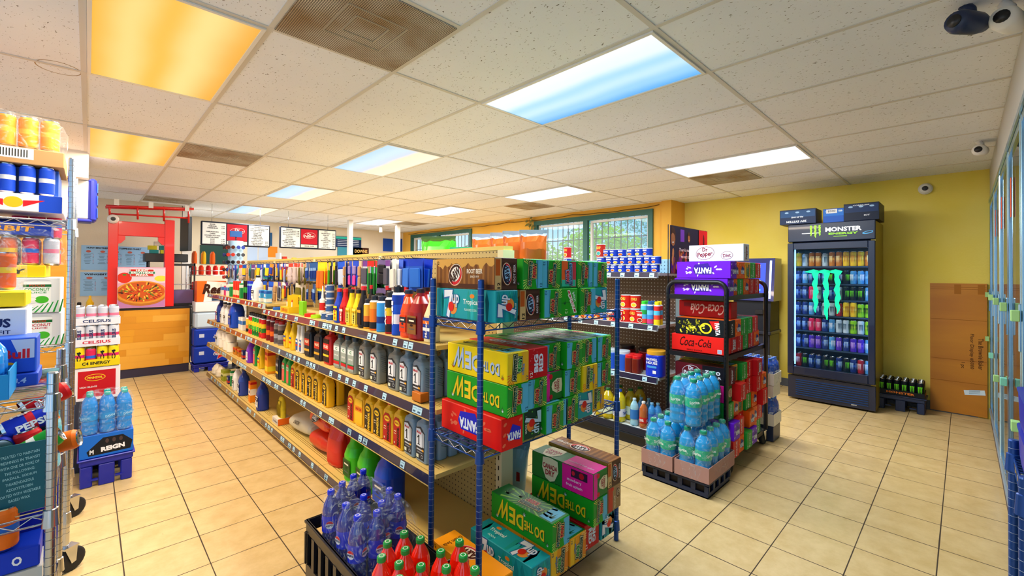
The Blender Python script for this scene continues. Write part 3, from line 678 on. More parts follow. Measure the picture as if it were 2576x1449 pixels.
def aw(body, dark, inner, plank, txt, name):
    q, F = base_box(body); L, E, T = F['L'], F['E'], F['T']
    if plank:
        for fr, W_, H_ in ((L, CL, CH), (T, CL, CW)):
            for i in range(26): q.rect(fr, -W_/2+W_*(i+.5)/26, 0, W_/26*.86, H_*.97, ('7a4a1c', '8a5722', '6c3f18', '94602a')[i*7 % 4], .6)
            q.rect(fr, 0, -H_/2+.012, W_*.98, .018, '4a2410', .8)
        cream = [(-.198, .062)]+[(-.198+.396*i/24, .045-.018*abs(math.sin(i*.9))-(.02 if i % 8 == 3 else 0)) for i in range(25)]+[(.198, .062)]
        for i in range(24):
            q.poly(L, [(cream[i+1][0], .0625), (cream[i+1][0], cream[i+1][1]), (cream[i+2][0], cream[i+2][1]), (cream[i+2][0], .0625)], 'cf9d4a', 1)
        q.fill(E, '4a2c22'); 
        for i in range(7): q.rect(E, 0, -.055+.018*i, CW*.96, .013, ('54352a', '3f2620')[i % 2], .7)
        q.rect(E, -.043, 0, .033, CH*.97, 'd9b478', 1); q.rect(E, -.045, .025, .025, CH*.5, 'c65a1c', 1.5)
    crown(q, L, -.055, -.005, .10, .088, .62, dark, 'd0202a', inner); crown(q, E, .003, 0, .088, .05, PI/2+.12, '2a2438' if plank else dark, 'd0202a', '9cc8ea' if plank else inner); crown(q, T, -.02, 0, .12, .075, PI+.1, dark, 'd0202a', inner)
    q.text(L, txt, .075, .01, .1, .019, 'f4ead8', 2, 0, .02); q.text(L, 'SINCE 1919', .075, -.012, .055, .009, 'f4ead8', 2, 0, .01); q.text(E, txt, .044, 0, .075, .011, 'f0e8f0', 2, PI/2, .01); q.text(E, '12', -.04, -.045, .024, .016, '20140e', 2, PI/2, .03)
    q.text(T, txt, -.13, 0, .1, .022, '3a1a10' if not plank else 'f4ead8', 2, -PI/2 if not plank else PI, .01); q.text(L, '12', -.185, .045, .018, .016, '20140e', 2); return q
kind('root_beer', [('carton', aw('7a4a1c', '3a1a10', 'e8e4dc', True, 'ROOT BEER', 'rb'))])
kind('cream_soda', [('carton', aw('f09a12', '4a1a10', 'f4e8d0', False, 'Cream Soda', 'cs'))])
def d3():
    q, F = base_box('a08058'); E = F['E']; q.rect(E, -.038, 0, .04, CH*.95, 'c8301e', 1); crown(q, E, .03, .02, .055, .04, PI/2, '5a3420', '8a5a34', 'd8c8a8'); q.text(E, 'ICE CREAM', .0, -.02, .06, .012, 'f0e2c8', 3, PI/2); q.ell(E, -.02, .05, .02, .02, 'd81e1e', 3); return q
kind('root_beer_sundae', [('carton', d3())])
def d4():
    q, F = base_box('18a0aa'); L, E, T = F['L'], F['E'], F['T']
    for fr, W_, H_ in ((L, CL, CH), (E, CW, CH), (T, CL, CW)):
        r_ = random.Random(2)
        for i in range(9): x = r_.uniform(-W_*.45, W_*.4); q.poly(fr, [(x, -H_*.48), (x+.012, -H_*.48), (x+.02, H_*.1), (x+.004, H_*.48), (x-.008, H_*.2)], ('22b4b8', '118a98', '149e94')[i % 3], .7)
    seven(q, L, -.085, .0, .115, 0); q.text(L, 'Tropical', .045, .008, .1, .028, 'dff4ee', 2, 0, .02, .1); q.text(L, 'FLAVORED SODA', .045, -.022, .08, .01, 'bfeee4', 2); q.ell(L, .055, .035, .03, .018, 'f08a2a', 2)
    seven(q, E, -.002, 0, .095, PI/2-.1); q.text(E, 'Tropical', .047, -.02, .06, .01, 'dff4ee', 2, PI/2); seven(q, T, .1, .0, .11, 0); q.text(T, 'Tropical', -.08, .005, .1, .028, 'dff4ee', 2, 0, .02, .1); q.text(T, 'SODA', -.08, -.03, .05, .012, 'bfeee4', 2); q.ell(T, -.1, .034, .03, .018, 'f08a2a', 2); return q
kind('seven_tropical', [('carton', d4())])
def d4b():
    q, F = base_box('18a0aa'); E, T = F['E'], F['T']; seven(q, E, 0, 0, .1, -PI/2+.1); seven(q, T, .1, 0, .11, 0); q.text(E, 'Tropical', -.047, .02, .06, .01, 'dff4ee', 2, -PI/2); return q
kind('seven_tropical_b', [('carton', d4b())])
def d5():
    q, F = base_box('123f34'); E = F['E']; q.rect(E, -.053, 0, .012, CH*.97, '1fae3a', 1); r_ = random.Random(4)
    for i in range(26): q.ell(E, r_.uniform(-.01, .055), r_.uniform(-.056, .056), .007, .007, '5cb83a', 1, 0, 8)
    seven(q, E, .012, 0, .1, -PI/2, 'bfe0f4', '0c2a24'); q.text(E, 'ZERO SUGAR', -.034, 0, .075, .01, 'e8f4e8', 2, -PI/2, .02); return q
kind('seven_zero', [('carton', d5())])
def fanta(body, blob, splash, edge='1a3ad0', can=False):
    q, F = base_box(body); L, E, T = F['L'], F['E'], F['T']; rd = random.Random(9)
    for i in range(16):
        a = rd.uniform(0, 2*PI); r = rd.uniform(.04, .058); x = math.cos(a)*r*2.6; y = math.sin(a)*r*.85
        q.ell(L, x, y, rd.uniform(.015, .032), rd.uniform(.008, .014), splash, 1, a, 12)
    q.poly(L, [(-.06, .04), (.04, .05), (.075, -.01), (.065, -.035), (-.055, -.035), (-.075, .0)], edge, 2)
    for s, c, ly in ((1.06, edge, 3), (1, 'eaf2ff', 4)): q.text(L, 'FANTA', 0, -.005, .13*s, .045*s, c, ly, PI, .05)
    q.poly(E, [(-.03, -.02), (.0, .035), (.045, .015), (.04, -.035)], edge, 2); q.text(E, 'FANTA', .008, -.012, .075, .032, 'eaf2ff', 4, PI, .05)
    for x, y in ((-.04, .04), (.045, .045), (-.045, -.04), (-.042, .0)): q.ell(E, x, y, .02, .012, splash, 1, .6, 12)
    q.text(T, 'FANTA', 0, 0, .13, .045, 'eaf2ff', 4, PI, .05); return q
kind('fanta_strawberry', [('carton', fanta('e81410', None, 'f2704e', '1a24c8'))])
kind('fanta_grape', [('carton', fanta('6a14d4', None, 'd8c8f8', '3a1a9a'))])
kind('fanta_orange', [('carton', fanta('f0600e', None, 'f8a040', '1a3a8a'))])
def red(body, txt, tcol, sub=None, ell_=None, rot=PI/2, top=None):
    q, F = base_box(body); rd = random.Random(8); L, E, T = F['L'], F['E'], F['T']
    for i in range(14): q.ell(E, rd.uniform(-.055, .055), rd.uniform(-.058, .058), .003, .003, 'f4c8c8', 1, 0, 6)
    ws = txt.split()
    for i, w_ in enumerate(ws): q.text(E, w_, (i-(len(ws)-1)/2)*.03*(1 if rot > 0 else -1), 0, min(.022*len(w_)+.01, .105), .026, tcol, 3, rot, .05 if len(w_) < 5 else .02)
    q.text(E, '12', -.044, -.044, .02, .015, 'ffffff', 2, rot); q.text(T, txt, 0, 0, .22, .05, tcol, 2, PI, .04); q.text(L, txt, 0, 0, .22, .05, tcol, 2, PI, .04)
    if sub: q.text(E, sub, .045, 0, .06, .01, tcol, 3, rot)
    return q
kind('big_red', [('carton', red('c8101c', 'BIG RED', 'd8e4f8'))])
kind('big_red_b', [('carton', red('c8101c', 'BIG RED', 'd8e4f8', rot=-PI/2))])
kind('coke', [('carton', red('d4141a', 'Coca-Cola', 'f4f0f0'))])
kind('sprite', [('carton', red('18a038', 'Sprite', 'f0f6f0'))])
def shield(q, fr, cx, cy, s, rot, lay=2):
    c, n = math.cos(rot), math.sin(rot); T = lambda x, y, k=1: (cx+(x*c-y*n)*s*k, cy+(x*n+y*c)*s*k)
    P = [(-.5, .55), (0, .62), (.5, .55), (.55, 0), (.3, -.5), (0, -.62), (-.3, -.5), (-.55, 0)]
    q.poly(fr, [T(x, y, 1.08) for x, y in P], '1b6a2c', lay); q.poly(fr, [T(x, y) for x, y in P], 'e6e0b8', lay+1)
    a = T(0, .14); q.text(fr, 'CANADA', a[0], a[1], s*.98, s*.26, 'a8142a', lay+3, rot, .03); a = T(0, -.18); q.text(fr, 'DRY', a[0], a[1], s*.62, s*.28, 'a8142a', lay+3, rot, .03)
def d6():
    q, F = base_box('1d7a2e'); L, E, T = F['L'], F['E'], F['T']; q.rect(L, .105, 0, .19, CH*.97, 'f01a9a', 1); q.rect(L, .115, .03, .1, .04, '3a1a3a', 2); q.ell(L, .13, .03, .03, .03, 'c8142a', 3); q.ell(L, .08, .03, .02, .022, 'd8243a', 3)
    q.text(L, 'strawberry', .085, -.008, .09, .018, 'fdd8ee', 3, 0, .02); q.text(L, 'fruit splash', .085, -.034, .1, .018, 'fdd8ee', 3, 0, .02); shield(q, L, -.07, 0, .1, 0)
    q.rect(T, .105, 0, .19, CW*.97, 'f01a9a', 1); q.text(T, 'strawberry fruit splash', .1, -.02, .15, .02, 'fdd8ee', 3); shield(q, T, -.1, 0, .1, 0)
    q.rect(E, -.044, 0, .032, CH*.97, 'f01a9a', 1); shield(q, E, .02, 0, .06, PI/2-PI); q.ell(E, -.022, .045, .024, .024, 'd81428', 3); q.ell(E, -.02, -.045, .022, .022, 'd81428', 3); return q
kind('canada_dry', [('carton', d6())])
def script(q, fr, t, cx, cy, w, h, col, rot=0, lay=2): q.text(fr, t, cx, cy, w, h, col, lay, rot, .01, .25)
def d7():
    q, F = base_box('e8201c'); L = F['L']; script(q, L, 'Coca', -.075, .012, .115, .07, '3a0a0c'); script(q, L, '-Cola', .05, .01, .12, .06, '3a0a0c'); q.text(L, 'ZERO SUGAR', -.02, -.048, .12, .01, '3a0a0c', 2)
    q.rect(L, .165, -.04, .03, .03, 'f0f4f8', 1); 
    for i in range(7): q.rect(L, .154+i*.0036, -.04, .0016, .026, '3a6ac0', 2)
    q.text(F['E'], 'Zero', 0, 0, .06, .03, '3a0a0c', 2, PI/2); return q
kind('coke_zero', [('carton', d7())])
def d8():
    q, F = base_box('b41420'); L = F['L']; script(q, L, 'Coca-Cola', .02, 0, .26, .08, 'f0d8d8', PI); q.rect(L, -.13, .03, .06, .03, '8a2030', 1); return q
kind('coke_classic', [('carton', d8())])
def d9():
    q, F = base_box('101820'); L = F['L']; rd = random.Random(12)
    for i in range(60): a = rd.uniform(0, 6.28); x = rd.gauss(-.07, .05); x = max(-.19, min(.02, x)); q.ell(L, x, rd.uniform(-.05, .05), rd.uniform(.006, .03), rd.uniform(.004, .014), ('d8c81e', '8a8a14', '5a6410', 'f0e84a')[i % 4], 1+i*.02, a, 10)
    for i in range(24): a = i*2*PI/24; b2 = a+2*PI/24; cs = lambda t, r: (.035+r*math.cos(t), -.005+r*.9*math.sin(t)); q.poly(L, [cs(a, .045), cs(b2, .045), cs(b2, .032), cs(a, .032)], 'f0dc2a', 3)
    q.poly(L, [(.06, .05), (.13, .055), (.12, -.02), (.09, -.005)], 'd81e1a', 2.5)
    q.text(L, 'FANTA', .12, -.005, .09, .034, 'eef4ff', 5, -PI/2+.1, .05); q.rect(F['T'], 0, 0, CL*.97, CW*.95, 'e8661a', 1); q.text(F['E'], 'FANTA', 0, 0, .08, .03, 'e8e0d8', 3, PI/2); return q
kind('fanta_dark', [('carton', d9())])
def pepper(body, txt, ring, extra, ecol, ebox=None):
    q, F = base_box(body); L = F['L']; q.ell(L, -.075, 0, .14, .1, ring, 1, .15, 28); q.ell(L, -.075, 0, .134, .094, body, 2, .15, 28)
    q.text(L, 'Dr', -.075, .028, .04, .03, txt, 3, 0, .03); q.text(L, 'Pepper', -.075, -.012, .115, .045, txt, 3, .1, .03, .1)
    if ebox: q.rect(L, .1, 0, .18, CH*.97, ebox, 2.5)
    ws = extra.split()
    for i, w_ in enumerate(ws if len(ws) > 1 else []): q.text(L, w_, .085, .015-i*.032 if len(ws) > 1 else -.02, .028*len(w_)*(.9 if i else 1), .028 if i == 0 else .018, ecol, 4, 0, .03)
    if len(ws) == 1: q.ell(L, .085, -.02, .085, .06, ring, 2.6, .1, 24); q.ell(L, .085, -.02, .08, .055, body, 2.8, .1, 24); q.text(L, ws[0], .085, -.02, .055, .026, txt, 4, .1, .02)
    q.text(F['E'], 'Pepper', 0, 0, .1, .04, txt, 3, PI/2, .03); return q
kind('pepper_diet', [('carton', pepper('dfe4f4', '8a1428', '8a1428', 'Diet', '8a1428'))])
kind('pepper_zero', [('carton', pepper('5a1020', 'd8dcf0', 'c8ccdc', 'zero SUGAR', 'e0e8f4', '12121c'))])
KN = dict(dew_a='green and cyan citrus soda carton', dew_b='cyan and green citrus carton, letters turned', dew_yellow='yellow citrus soda carton', dew_orange='orange and yellow citrus soda carton', dew_plain='plain green carton with slanted red stripe',
  dew_red='green carton with orange and red end', root_beer='brown wood patterned root beer carton', cream_soda='orange cream soda carton', root_beer_sundae='tan and red root beer carton', seven_tropical='teal tropical soda carton', seven_tropical_b='teal tropical soda carton, logo reversed',
  seven_zero='dark green zero sugar carton', fanta_strawberry='red strawberry soda carton', fanta_grape='purple grape soda carton', fanta_orange='orange fruit soda carton', big_red='deep red soda carton', big_red_b='deep red soda carton, letters turned',
  coke='bright red cola carton', sprite='green lemon lime soda carton', canada_dry='pink and green ginger ale carton', coke_zero='red cola carton with black script', coke_classic='red cola carton lying upside down', fanta_dark='black and gold soda carton', pepper_diet='white diet soda carton', pepper_zero='dark red and black soda carton')
def carton(k, x, y, z, where, rz=0, group='soda cartons on the blue post rack', rot=None):
    return inst(k, 'soda_carton', KN[k]+', '+where, 'soda carton', (x, y, z), rz, group, rot)
# top tier: two layers on the blue rack
G = 'soda cartons on the blue post rack'; YC = 1.25+CL/2; e = .002
rowN = ['first', 'second', 'third', 'fourth', 'fifth', 'sixth']
def row(ks, xs, z, where, ys=None):
    for i, (k, x) in enumerate(zip(ks, xs)):
        if k: carton(k, x, YC+(ys[i] if ys else 0), z, '%s from left, %s' % (rowN[i], where), (random.random()-.5)*.02)
XU = [1.186, 1.330, 1.462, 1.592, 1.720, 1.848]
row(['seven_tropical', 'root_beer', 'dew_a', 'dew_plain', 'dew_b', 'seven_tropical_b'], XU, RZ[2]+e, 'lower layer of rack top shelf', [0, .012, 0, .01, .0, .02])
row(['root_beer', 'dew_b', 'dew_a', 'dew_red', 'dew_b', 'dew_a'], [1.186, 1.334, 1.466, 1.596, 1.722, 1.848], RZ[2]+e+CH+.001, 'upper layer of rack top shelf', [.005, 0, .012, .02, .018, .02])
XM = [1.240, 1.372, 1.504, 1.632, 1.760, 1.888]
z = RZ[1]+e
row(['fanta_strawberry', 'seven_zero', 'dew_a', 'dew_a', 'seven_tropical_b', 'dew_yellow'], [1.215, 1.350, 1.482, 1.614, 1.744, 1.872], z, 'bottom layer of middle shelf', [-.005, .02, .0, .02, .03, .05])
row(['dew_b', 'dew_a', 'canada_dry', 'dew_a', 'dew_yellow', 'dew_a'], XM, z+CH+.001, 'second layer of middle shelf', [-.01, .005, .03, .02, .015, .02])
row(['dew_yellow', 'big_red', 'dew_a', 'dew_a', 'dew_b', 'dew_a'], XM, z+2*CH+.002, 'top layer of middle shelf', [-.012, .0, .04, .012, .02, .02])
# ------------------------------------------------------------------ bottles, cans and packets (fronts face the aisle, -X)
def sidef(d, w, z, h, k=1.0): return Fr((-d/2-.0005, 0, z+h/2), (0, -1, 0), (0, 0, 1), w*k, h, clip=True)
def lab(fn, *a):
    q = MB(); fn(q, *a); return q
plastic = dict(rough=.28, spec=.4)
def pm(c): return mat('plastic_'+c, c, **plastic)
def quart(body, cap, fn, w=.112, d=.062, h=.24, neck=.0, capr=.019, caph=.026, ribs=None, sh=.72, nk=.83):
    q = MB(); b = pm(body)
    q.loft([(0, d*.9, w*.92), (.006, d, w), (h*sh*.5, d, w), (h*sh, d*.98, w*.97, 0, neck*.1), (h*(sh+.06), d*.85, w*.8, 0, neck*.4), (h*nk, .036, .042, 0, neck), (h*(nk+.03), .03, .03, 0, neck), (h-caph, .03, .03, 0, neck)], b, 20, p=5)
    if ribs:
        for i in range(9): q.tube([(d*.3, -w/2*.99, h*.25+i*h*.045), (-d*.2, -w/2*1.0, h*.3+i*h*.045)], .0022, ribs, 5)
    c = MB(); c.lathe([(0, 0), (capr, 0), (capr, caph*.9), (capr*.9, caph), (0, caph)], pm(cap), 14, 0, neck, h-caph, rib=.05)
    l = MB(); fn(l, sidef(d, w, h*.04, h*(sh-.02), .92)); return [('bottle_body', q), ('cap', c), ('label', l)]
def L_mobil(q, f):
    q.poly(f, [(-f.w*.42, -f.h*.48), (f.w*.34, -f.h*.48), (f.w*.4, f.h*.3), (f.w*.02, f.h*.46), (-f.w*.42, f.h*.4)], '2a2d34', 1)
    q.poly(f, [(-f.w*.38, -f.h*.12), (f.w*.16, -f.h*.12), (f.w*.18, f.h*.3), (-f.w*.02, f.h*.40), (-f.w*.38, f.h*.38)], 'e4e8ec', 2); q.poly(f, [(f.w*.16, -f.h*.1), (f.w*.36, -f.h*.1), (f.w*.38, f.h*.28), (f.w*.2, f.h*.34)], 'a8adb4', 2)
    q.text(f, 'Mobil', -f.w*.1, f.h*.29, f.w*.42, f.h*.08, 'd01c2c', 4, 0, .02); q.text(f, '1', -f.w*.12, f.h*.08, f.w*.09, f.h*.27, '20242c', 4, 0, .02); q.poly(f, [(-f.w*.16, f.h*.2), (-f.w*.27, f.h*.14), (-f.w*.27, f.h*.11), (-f.w*.14, f.h*.16)], '20242c', 4); q.rect(f, -f.w*.12, -f.h*.055, f.w*.24, f.h*.02, '20242c', 4)
    q.rect(f, -f.w*.03, -f.h*.2, f.w*.6, f.h*.04, 'c8ccd2', 2); q.rect(f, -f.w*.03, -f.h*.28, f.w*.5, f.h*.03, '8c9098', 2); q.rect(f, f.w*.25, -f.h*.19, f.w*.18, f.h*.05, 'f0a818', 3); q.rect(f, -f.w*.25, -f.h*.4, f.w*.22, f.h*.1, 'e0e4c8', 2)
    q.ell(f, f.w*.18, -f.h*.38, f.w*.2, f.h*.1, 'd8dce2', 2, 0, 14); q.ell(f, f.w*.18, -f.h*.38, f.w*.15, f.h*.075, '2a2d34', 3, 0, 14)
def L_penn(bg, tc, vert=True):
    def fn(q, f):
        q.poly(f, [(-f.w*.42, -f.h*.48), (f.w*.42, -f.h*.48), (f.w*.42, f.h*.32), (f.w*.2, f.h*.46), (-f.w*.2, f.h*.46), (-f.w*.42, f.h*.32)], bg, 1)
        q.ell(f, 0, f.h*.28, f.w*.62, f.h*.2, 'f2b01a', 2); q.ell(f, 0, f.h*.28, f.w*.56, f.h*.17, 'f8cc2a', 3); q.text(f, 'PENNZOIL', 0, f.h*.28, f.w*.46, f.h*.06, 'b0141a' if bg != '2c2416' else '2c2416', 4, 0, .03)
        q.text(f, 'PENNZOIL', f.w*.14, -f.h*.14, f.h*.62, f.w*.26, tc, 3, PI/2, .05); q.rect(f, -f.w*.2, -f.h*.0, f.w*.24, f.h*.03, 'e8d8b0', 3); q.rect(f, -f.w*.2, -f.h*.08, f.w*.26, f.h*.02, 'e8d8b0', 3); q.rect(f, -f.w*.26, -f.h*.38, f.w*.1, f.h*.07, 'e8d8b0', 3)
    return fn
def L_simple(bg, stripes=(), words=(), inset=.9):
    def fn(q, f):
        q.rect(f, 0, 0, f.w*inset, f.h*.92, bg, 1)
        for y, h, c in stripes: q.rect(f, 0, f.h*y, f.w*inset, f.h*h, c, 2)
        for t, y, w, h, c in words: q.text(f, t, 0, f.h*y, f.w*w, f.h*h, c, 4, 0, .03)
    return fn
kind('oil_silver', quart('8d8f86', '6f7270', L_mobil, .112, .062, .25, ribs='74766e'))
kind('oil_silver_blue', quart('7f97a8', '6f7a80', L_mobil, .112, .062, .25, ribs='64788a'))
kind('oil_grey', quart('8a9088', '3c4450', L_simple('9aa6a0', ((-.3, .14, 'c81e28'), (-.22, .05, '1a8a4a'), (.28, .2, 'e6eeee')), (('C', .28, .3, .12, '1a8a4a'), ('10W-30', 0, .6, .07, 'f0f4f4'))), .1, .06, .23))
kind('oil_yellow_black', quart('f4b81a', 'e8a414', L_penn('2c2416', 'f4c832'), .108, .062, .235, neck=.012))
kind('oil_yellow_red', quart('f4b81a', 'c81e1e', L_penn('b8161c', '30140e'), .108, .062, .235, neck=.012))
kind('oil_yellow_plain', quart('f4b81a', 'e8a414', L_simple('f6c02a', ((.1, .2, 'f08a1a'),), (('SAE 30', .1, .7, .1, 'b0141a'),)), .108, .062, .235, neck=.012))
kind('oil_black', quart('1d1e26', '14141a', L_simple('26262e', ((.1, .3, 'b8301c'), (-.25, .1, 'd8a02a')), (('VALVE', .12, .7, .12, 'f0e0c0'),)), .11, .062, .245, neck=-.015))
kind('oil_red', quart('c81c1c', 'b01818', L_simple('2a1416', ((.15, .25, 'e8302a'), (-.2, .08, 'f0c830')), (('FLUID', .15, .7, .12, 'f6e8d8'),)), .12, .065, .25, neck=-.02))
kind('oil_green', quart('1f9a3a', '157a2c', L_simple('e0685a', ((.25, .18, 'd8f0d0'),), (('OIL', .25, .5, .12, '14602a'),), .7), .085, .055, .24))
kind('oil_dark', quart('20242c', '181a20', L_simple('2c2c34', ((-.2, .12, 'f0c02a'), (.2, .2, '6a6a78')), (('10W-40', .2, .7, .1, 'f0f0f0'),)), .095, .055, .24))
def longneck(body, cap, bands, r=.034, h=.235, capw=.016, word=None, wc='202020'):
    q = MB(); b = pm(body)
    q.loft([(0, r*1.7, r*1.9), (.005, r*1.8, r*2), (h*.52, r*1.8, r*2), (h*.62, r*1.4, r*1.5), (h*.78, .03, .03), (h*.9, .026, .026)], b, 16, p=3.2)
    c = MB(); c.lathe([(0, 0), (capw, 0), (capw, h*.09), (capw*.85, h*.1), (0, h*.1)], pm(cap), 12, 0, 0, h*.9, rib=.05)
    f = sidef(r*1.8, r*2, h*.05, h*.46, .85); l = MB(); l.rect(f, 0, 0, f.w*.9, f.h*.9, bands[0], 1)
    for i, c_ in enumerate(bands[1:]): l.rect(f, 0, f.h*(.25-.3*i), f.w*.9, f.h*.14, c_, 2)
    if word: l.text(f, word, 0, -f.h*.05, f.h*.7, f.w*.3, wc, 4, PI/2, .03)
    return [('bottle_body', q), ('cap', c), ('label', l)]
kind('long_yellow', longneck('e8c81a', '1c1c20', ['e6d05a', 'c8a818'], word='HEET', wc='3a3010'))
kind('long_red', longneck('cc1a1e', 'd81e1e', ['b01418', 'f0e0d0'], word='ISO', wc='f8e8e0'))
kind('long_blue', longneck('1a3fb8', 'c81e28', ['f0d020', '14286a'], word='STP', wc='c81e28'))
kind('long_black', longneck('1e1a1c', 'd01e24', ['2c2224', 'c8962a'], h=.26))
kind('long_white', longneck('e8dcae', '9ac8e0', ['24409a', 'e8721e', 'f0f0f0'], h=.25, r=.038, word='Motor', wc='f0f0f0'))
kind('polish_yellow', longneck('f2c61c', '2a50b0', ['f2c61c', '2a50b0', 'e83020'], h=.25, r=.034))
kind('thin_white', longneck('eceae4', 'e2e0dc', ['2a60b0', 'e8e8e8', 'c82828'], h=.22, r=.024))
def spray(body, cap, bands, r=.033, h=.2, word=None, wc='ffffff', top='cfd2d6'):
    q = MB(); n = len(bands); P = [(0, 0), (r*.96, 0), (r, .004, body)]
    for i, c_ in enumerate(bands): P.append((r, .01+(h*.82-.01)*i/n, c_))
    P += [(r, h*.82, top), (r*.94, h*.84), (r*.72, h*.88), (0, h*.885)]
    q.lathe(P, body, 18)
    c = MB(); c.lathe([(0, 0), (r*.76, 0), (r*.78, h*.13), (r*.6, h*.16), (0, h*.16)], pm(cap), 16, 0, 0, h*.86)
    out = [('can_body', q), ('cap', c)]
    if word:
        l = MB(); N = 8; f = Fr((-r-.0008, 0, h*.45), (0, -1, 0), (0, 0, 1), r*1.3, h*.7)
        l.text(f, word, 0, 0, h*.5, r*.6, wc, 2, PI/2, .04); out.append(('label', l))
    return out
kind('can_blue', spray('1a4fd0', '14141c', ['1a4fd0', 'e8f0ff', '2058d8', '1640b0'], .036, .27, 'oil', 'f0f4ff'))
kind('can_red_black', spray('a81c20', '1c1c20', ['2a2224', 'c8201e', 'e8c020', '1c1c20'], .034, .235, 'ACT', 'f0f0f0'))
kind('can_orange', spray('f06a1a', '20242c', ['24262c', 'f4781e', 'f4781e', 'f0a030'], .033, .205))
kind('can_sky', spray('2a90e8', '20283a', ['2a80d8', '1c3a8a', '3aa0f0', '3aa0f0'], .033, .205))
kind('can_amber', spray('d8a02a', '24242a', ['1c1c20', 'd0702a', 'e0b43a', 'e0b43a'], .028, .18))
kind('can_bug_red', spray('c82020', '1c1c1c', ['c82020', '2a7a2a', 'e8c020', 'c82020'], .026, .22, 'RAID', 'f0e040'))
kind('can_bug_green', spray('2aa02a', '1c1c1c', ['1c6a24', '3ab83a', 'f0d020', '2a9a2a'], .026, .22, 'HOT', 'f0e040'))
kind('can_silver', spray('8a8a8e', 'b01e20', ['5a5458', '9a9aa0', '3a3434', '8a7a70'], .033, .21))
kind('can_maroon', spray('7a1418', '9a181c', ['7a1418', 'f06a1e', '8a181c', '5a1014'], .028, .225))
def gallon(body, cap, r=.075, h=.3, lc='e8ecf0'):
    q = MB(); b = pm(body)
    q.loft([(0, r*1.6, r*1.85), (.01, r*1.7, r*2), (h*.55, r*1.7, r*2), (h*.72, r*1.35, r*1.55, 0, -.004), (h*.86, r*.6, r*.7), (h*.93, .04, .04)], b, 20, p=3)
    hd = MB(); hd.tube([(0, r*.3, h*.88), (0, r*.7, h*.84), (0, r*.88, h*.72), (0, r*.86, h*.6)], .012, b, 8)
    c = MB(); c.lathe([(0, 0), (.022, 0), (.022, .02), (0, .022)], pm(cap), 14, 0, 0, h*.93, rib=.05)
    l = MB(); f = sidef(r*1.7, r*2, h*.1, h*.4, .8); l.rect(f, 0, 0, f.w*.85, f.h*.9, lc, 1); l.rect(f, 0, f.h*.2, f.w*.85, f.h*.3, cap, 2); l.rect(f, 0, f.h*.2, f.w*.5, f.h*.08, 'e8e0c8', 3); l.rect(f, 0, -f.h*.2, f.w*.5, f.h*.05, '5a5a60', 3); l.ell(f, 0, -f.h*.02, f.w*.3, f.h*.12, cap, 3)
    return [('jug_body', q), ('handle', hd), ('cap', c), ('label', l)]
kind('jug_green', gallon('3cb818', '14401a', lc='1c5a1c')); kind('jug_blue', gallon('1040b8', '10286a', .088, .34, '1848c0')); kind('jug_red', gallon('9a1014', '2a0c0e', .062, .26, '8a5a2a')); kind('jug_white', gallon('e6e8ea', '20242c', .058, .26))
kind('jug_orange', gallon('e04a18', '1c2436', .045, .25, 'd83a10')); kind('bleach_blue', gallon('24409a', '1a2a60', .065, .28)); kind('detergent_purple', gallon('7a2ac8', 'd8d0e8', .05, .24)); kind('jug_deepblue', gallon('1a3590', '142860', .062, .29))
def pbox(w, d, h, col, bands=(), words=(), ch=.001, lid=None):
    q = MB(); q.box(0, 0, 0, d, w, h, col, ch); F = bfr(0, 0, 0, d, w, h)
    for k in ('L', 'E'):
        f = F[k]
        for y, hh, c in bands: q.rect(f, 0, f.h*y, f.w*.97, f.h*hh, c, 1)
    for t, y, ww, hh, c in words: q.text(F['L'], t, 0, F['L'].h*y, F['L'].w*ww, F['L'].h*hh, c, 3, 0, .03)
    return [('packet', q)]
kind('box_del', pbox(.085, .05, .12, '3a9ad8', ((-.3, .3, 'e8e8e0'), (.35, .2, '2058b0')), (('DEL', .1, .6, .2, 'f4f4f4'),)))
kind('box_lime', pbox(.09, .03, .11, '7ac81e', (), ()))
kind('box_orange', pbox(.1, .07, .23, 'f2961e', ((-.3, .2, 'f4d020'), (.3, .12, 'c82a18')), (('BAKING', .1, .8, .12, 'c82a18'),)))
kind('box_orange_red', pbox(.09, .06, .21, 'f28a14', ((.43, .12, 'c8201a'), (.0, .3, 'f4e8d0')), (('ARM', .0, .6, .14, '2a50b0'),)))
kind('bag_yellow_box', pbox(.1, .06, .17, 'f4a81e', ((-.3, .2, 'e0b020'),), (('LIGHT', .2, .7, .12, 'f0f0f0'),)))
kind('box_choc', pbox(.11, .05, .08, 'c87a18', ((.3, .25, 'c8201e'),), (('CORN', 0, .6, .3, '3a1a10'),)))
kind('box_navy', pbox(.08, .05, .09, '1e2a6a', ((-.2, .3, 'c82a2a'),), (('FIG', .2, .6, .25, 'f4e8c0'),)))
kind('box_tall_blue', pbox(.03, .03, .2, '1d2fc0', ((.3, .1, '8ac0f0'),)))
kind('box_tall_black', pbox(.028, .03, .2, '181820', ((.0, .3, '30a040'),))); kind('box_tall_red', pbox(.03, .03, .19, 'd8301e', ((-.2, .3, 'f0d8b0'),)))
kind('box_pink', pbox(.06, .04, .12, 'd8307a', ((.2, .3, '3a70d0'),))); kind('box_green', pbox(.05, .05, .17, '1f8a4a', ((.3, .2, 'e8f0e0'),))); kind('box_white', pbox(.07, .05, .14, 'e8e4e0', ((.1, .3, '3070c0'),)))
kind('bag_olive', pbox(.12, .08, .13, '98a02a', ((.1, .25, 'd8d890'),), (('LIMA', 0, .6, .2, '3a4a10'),)))
kind('bag_white', [('packet', MB().loft([(0, .1, .14), (.02, .12, .17), (.07, .12, .17), (.11, .07, .12), (.13, .02, .1)], pm('e6dcc4'), 16, p=2.6))])
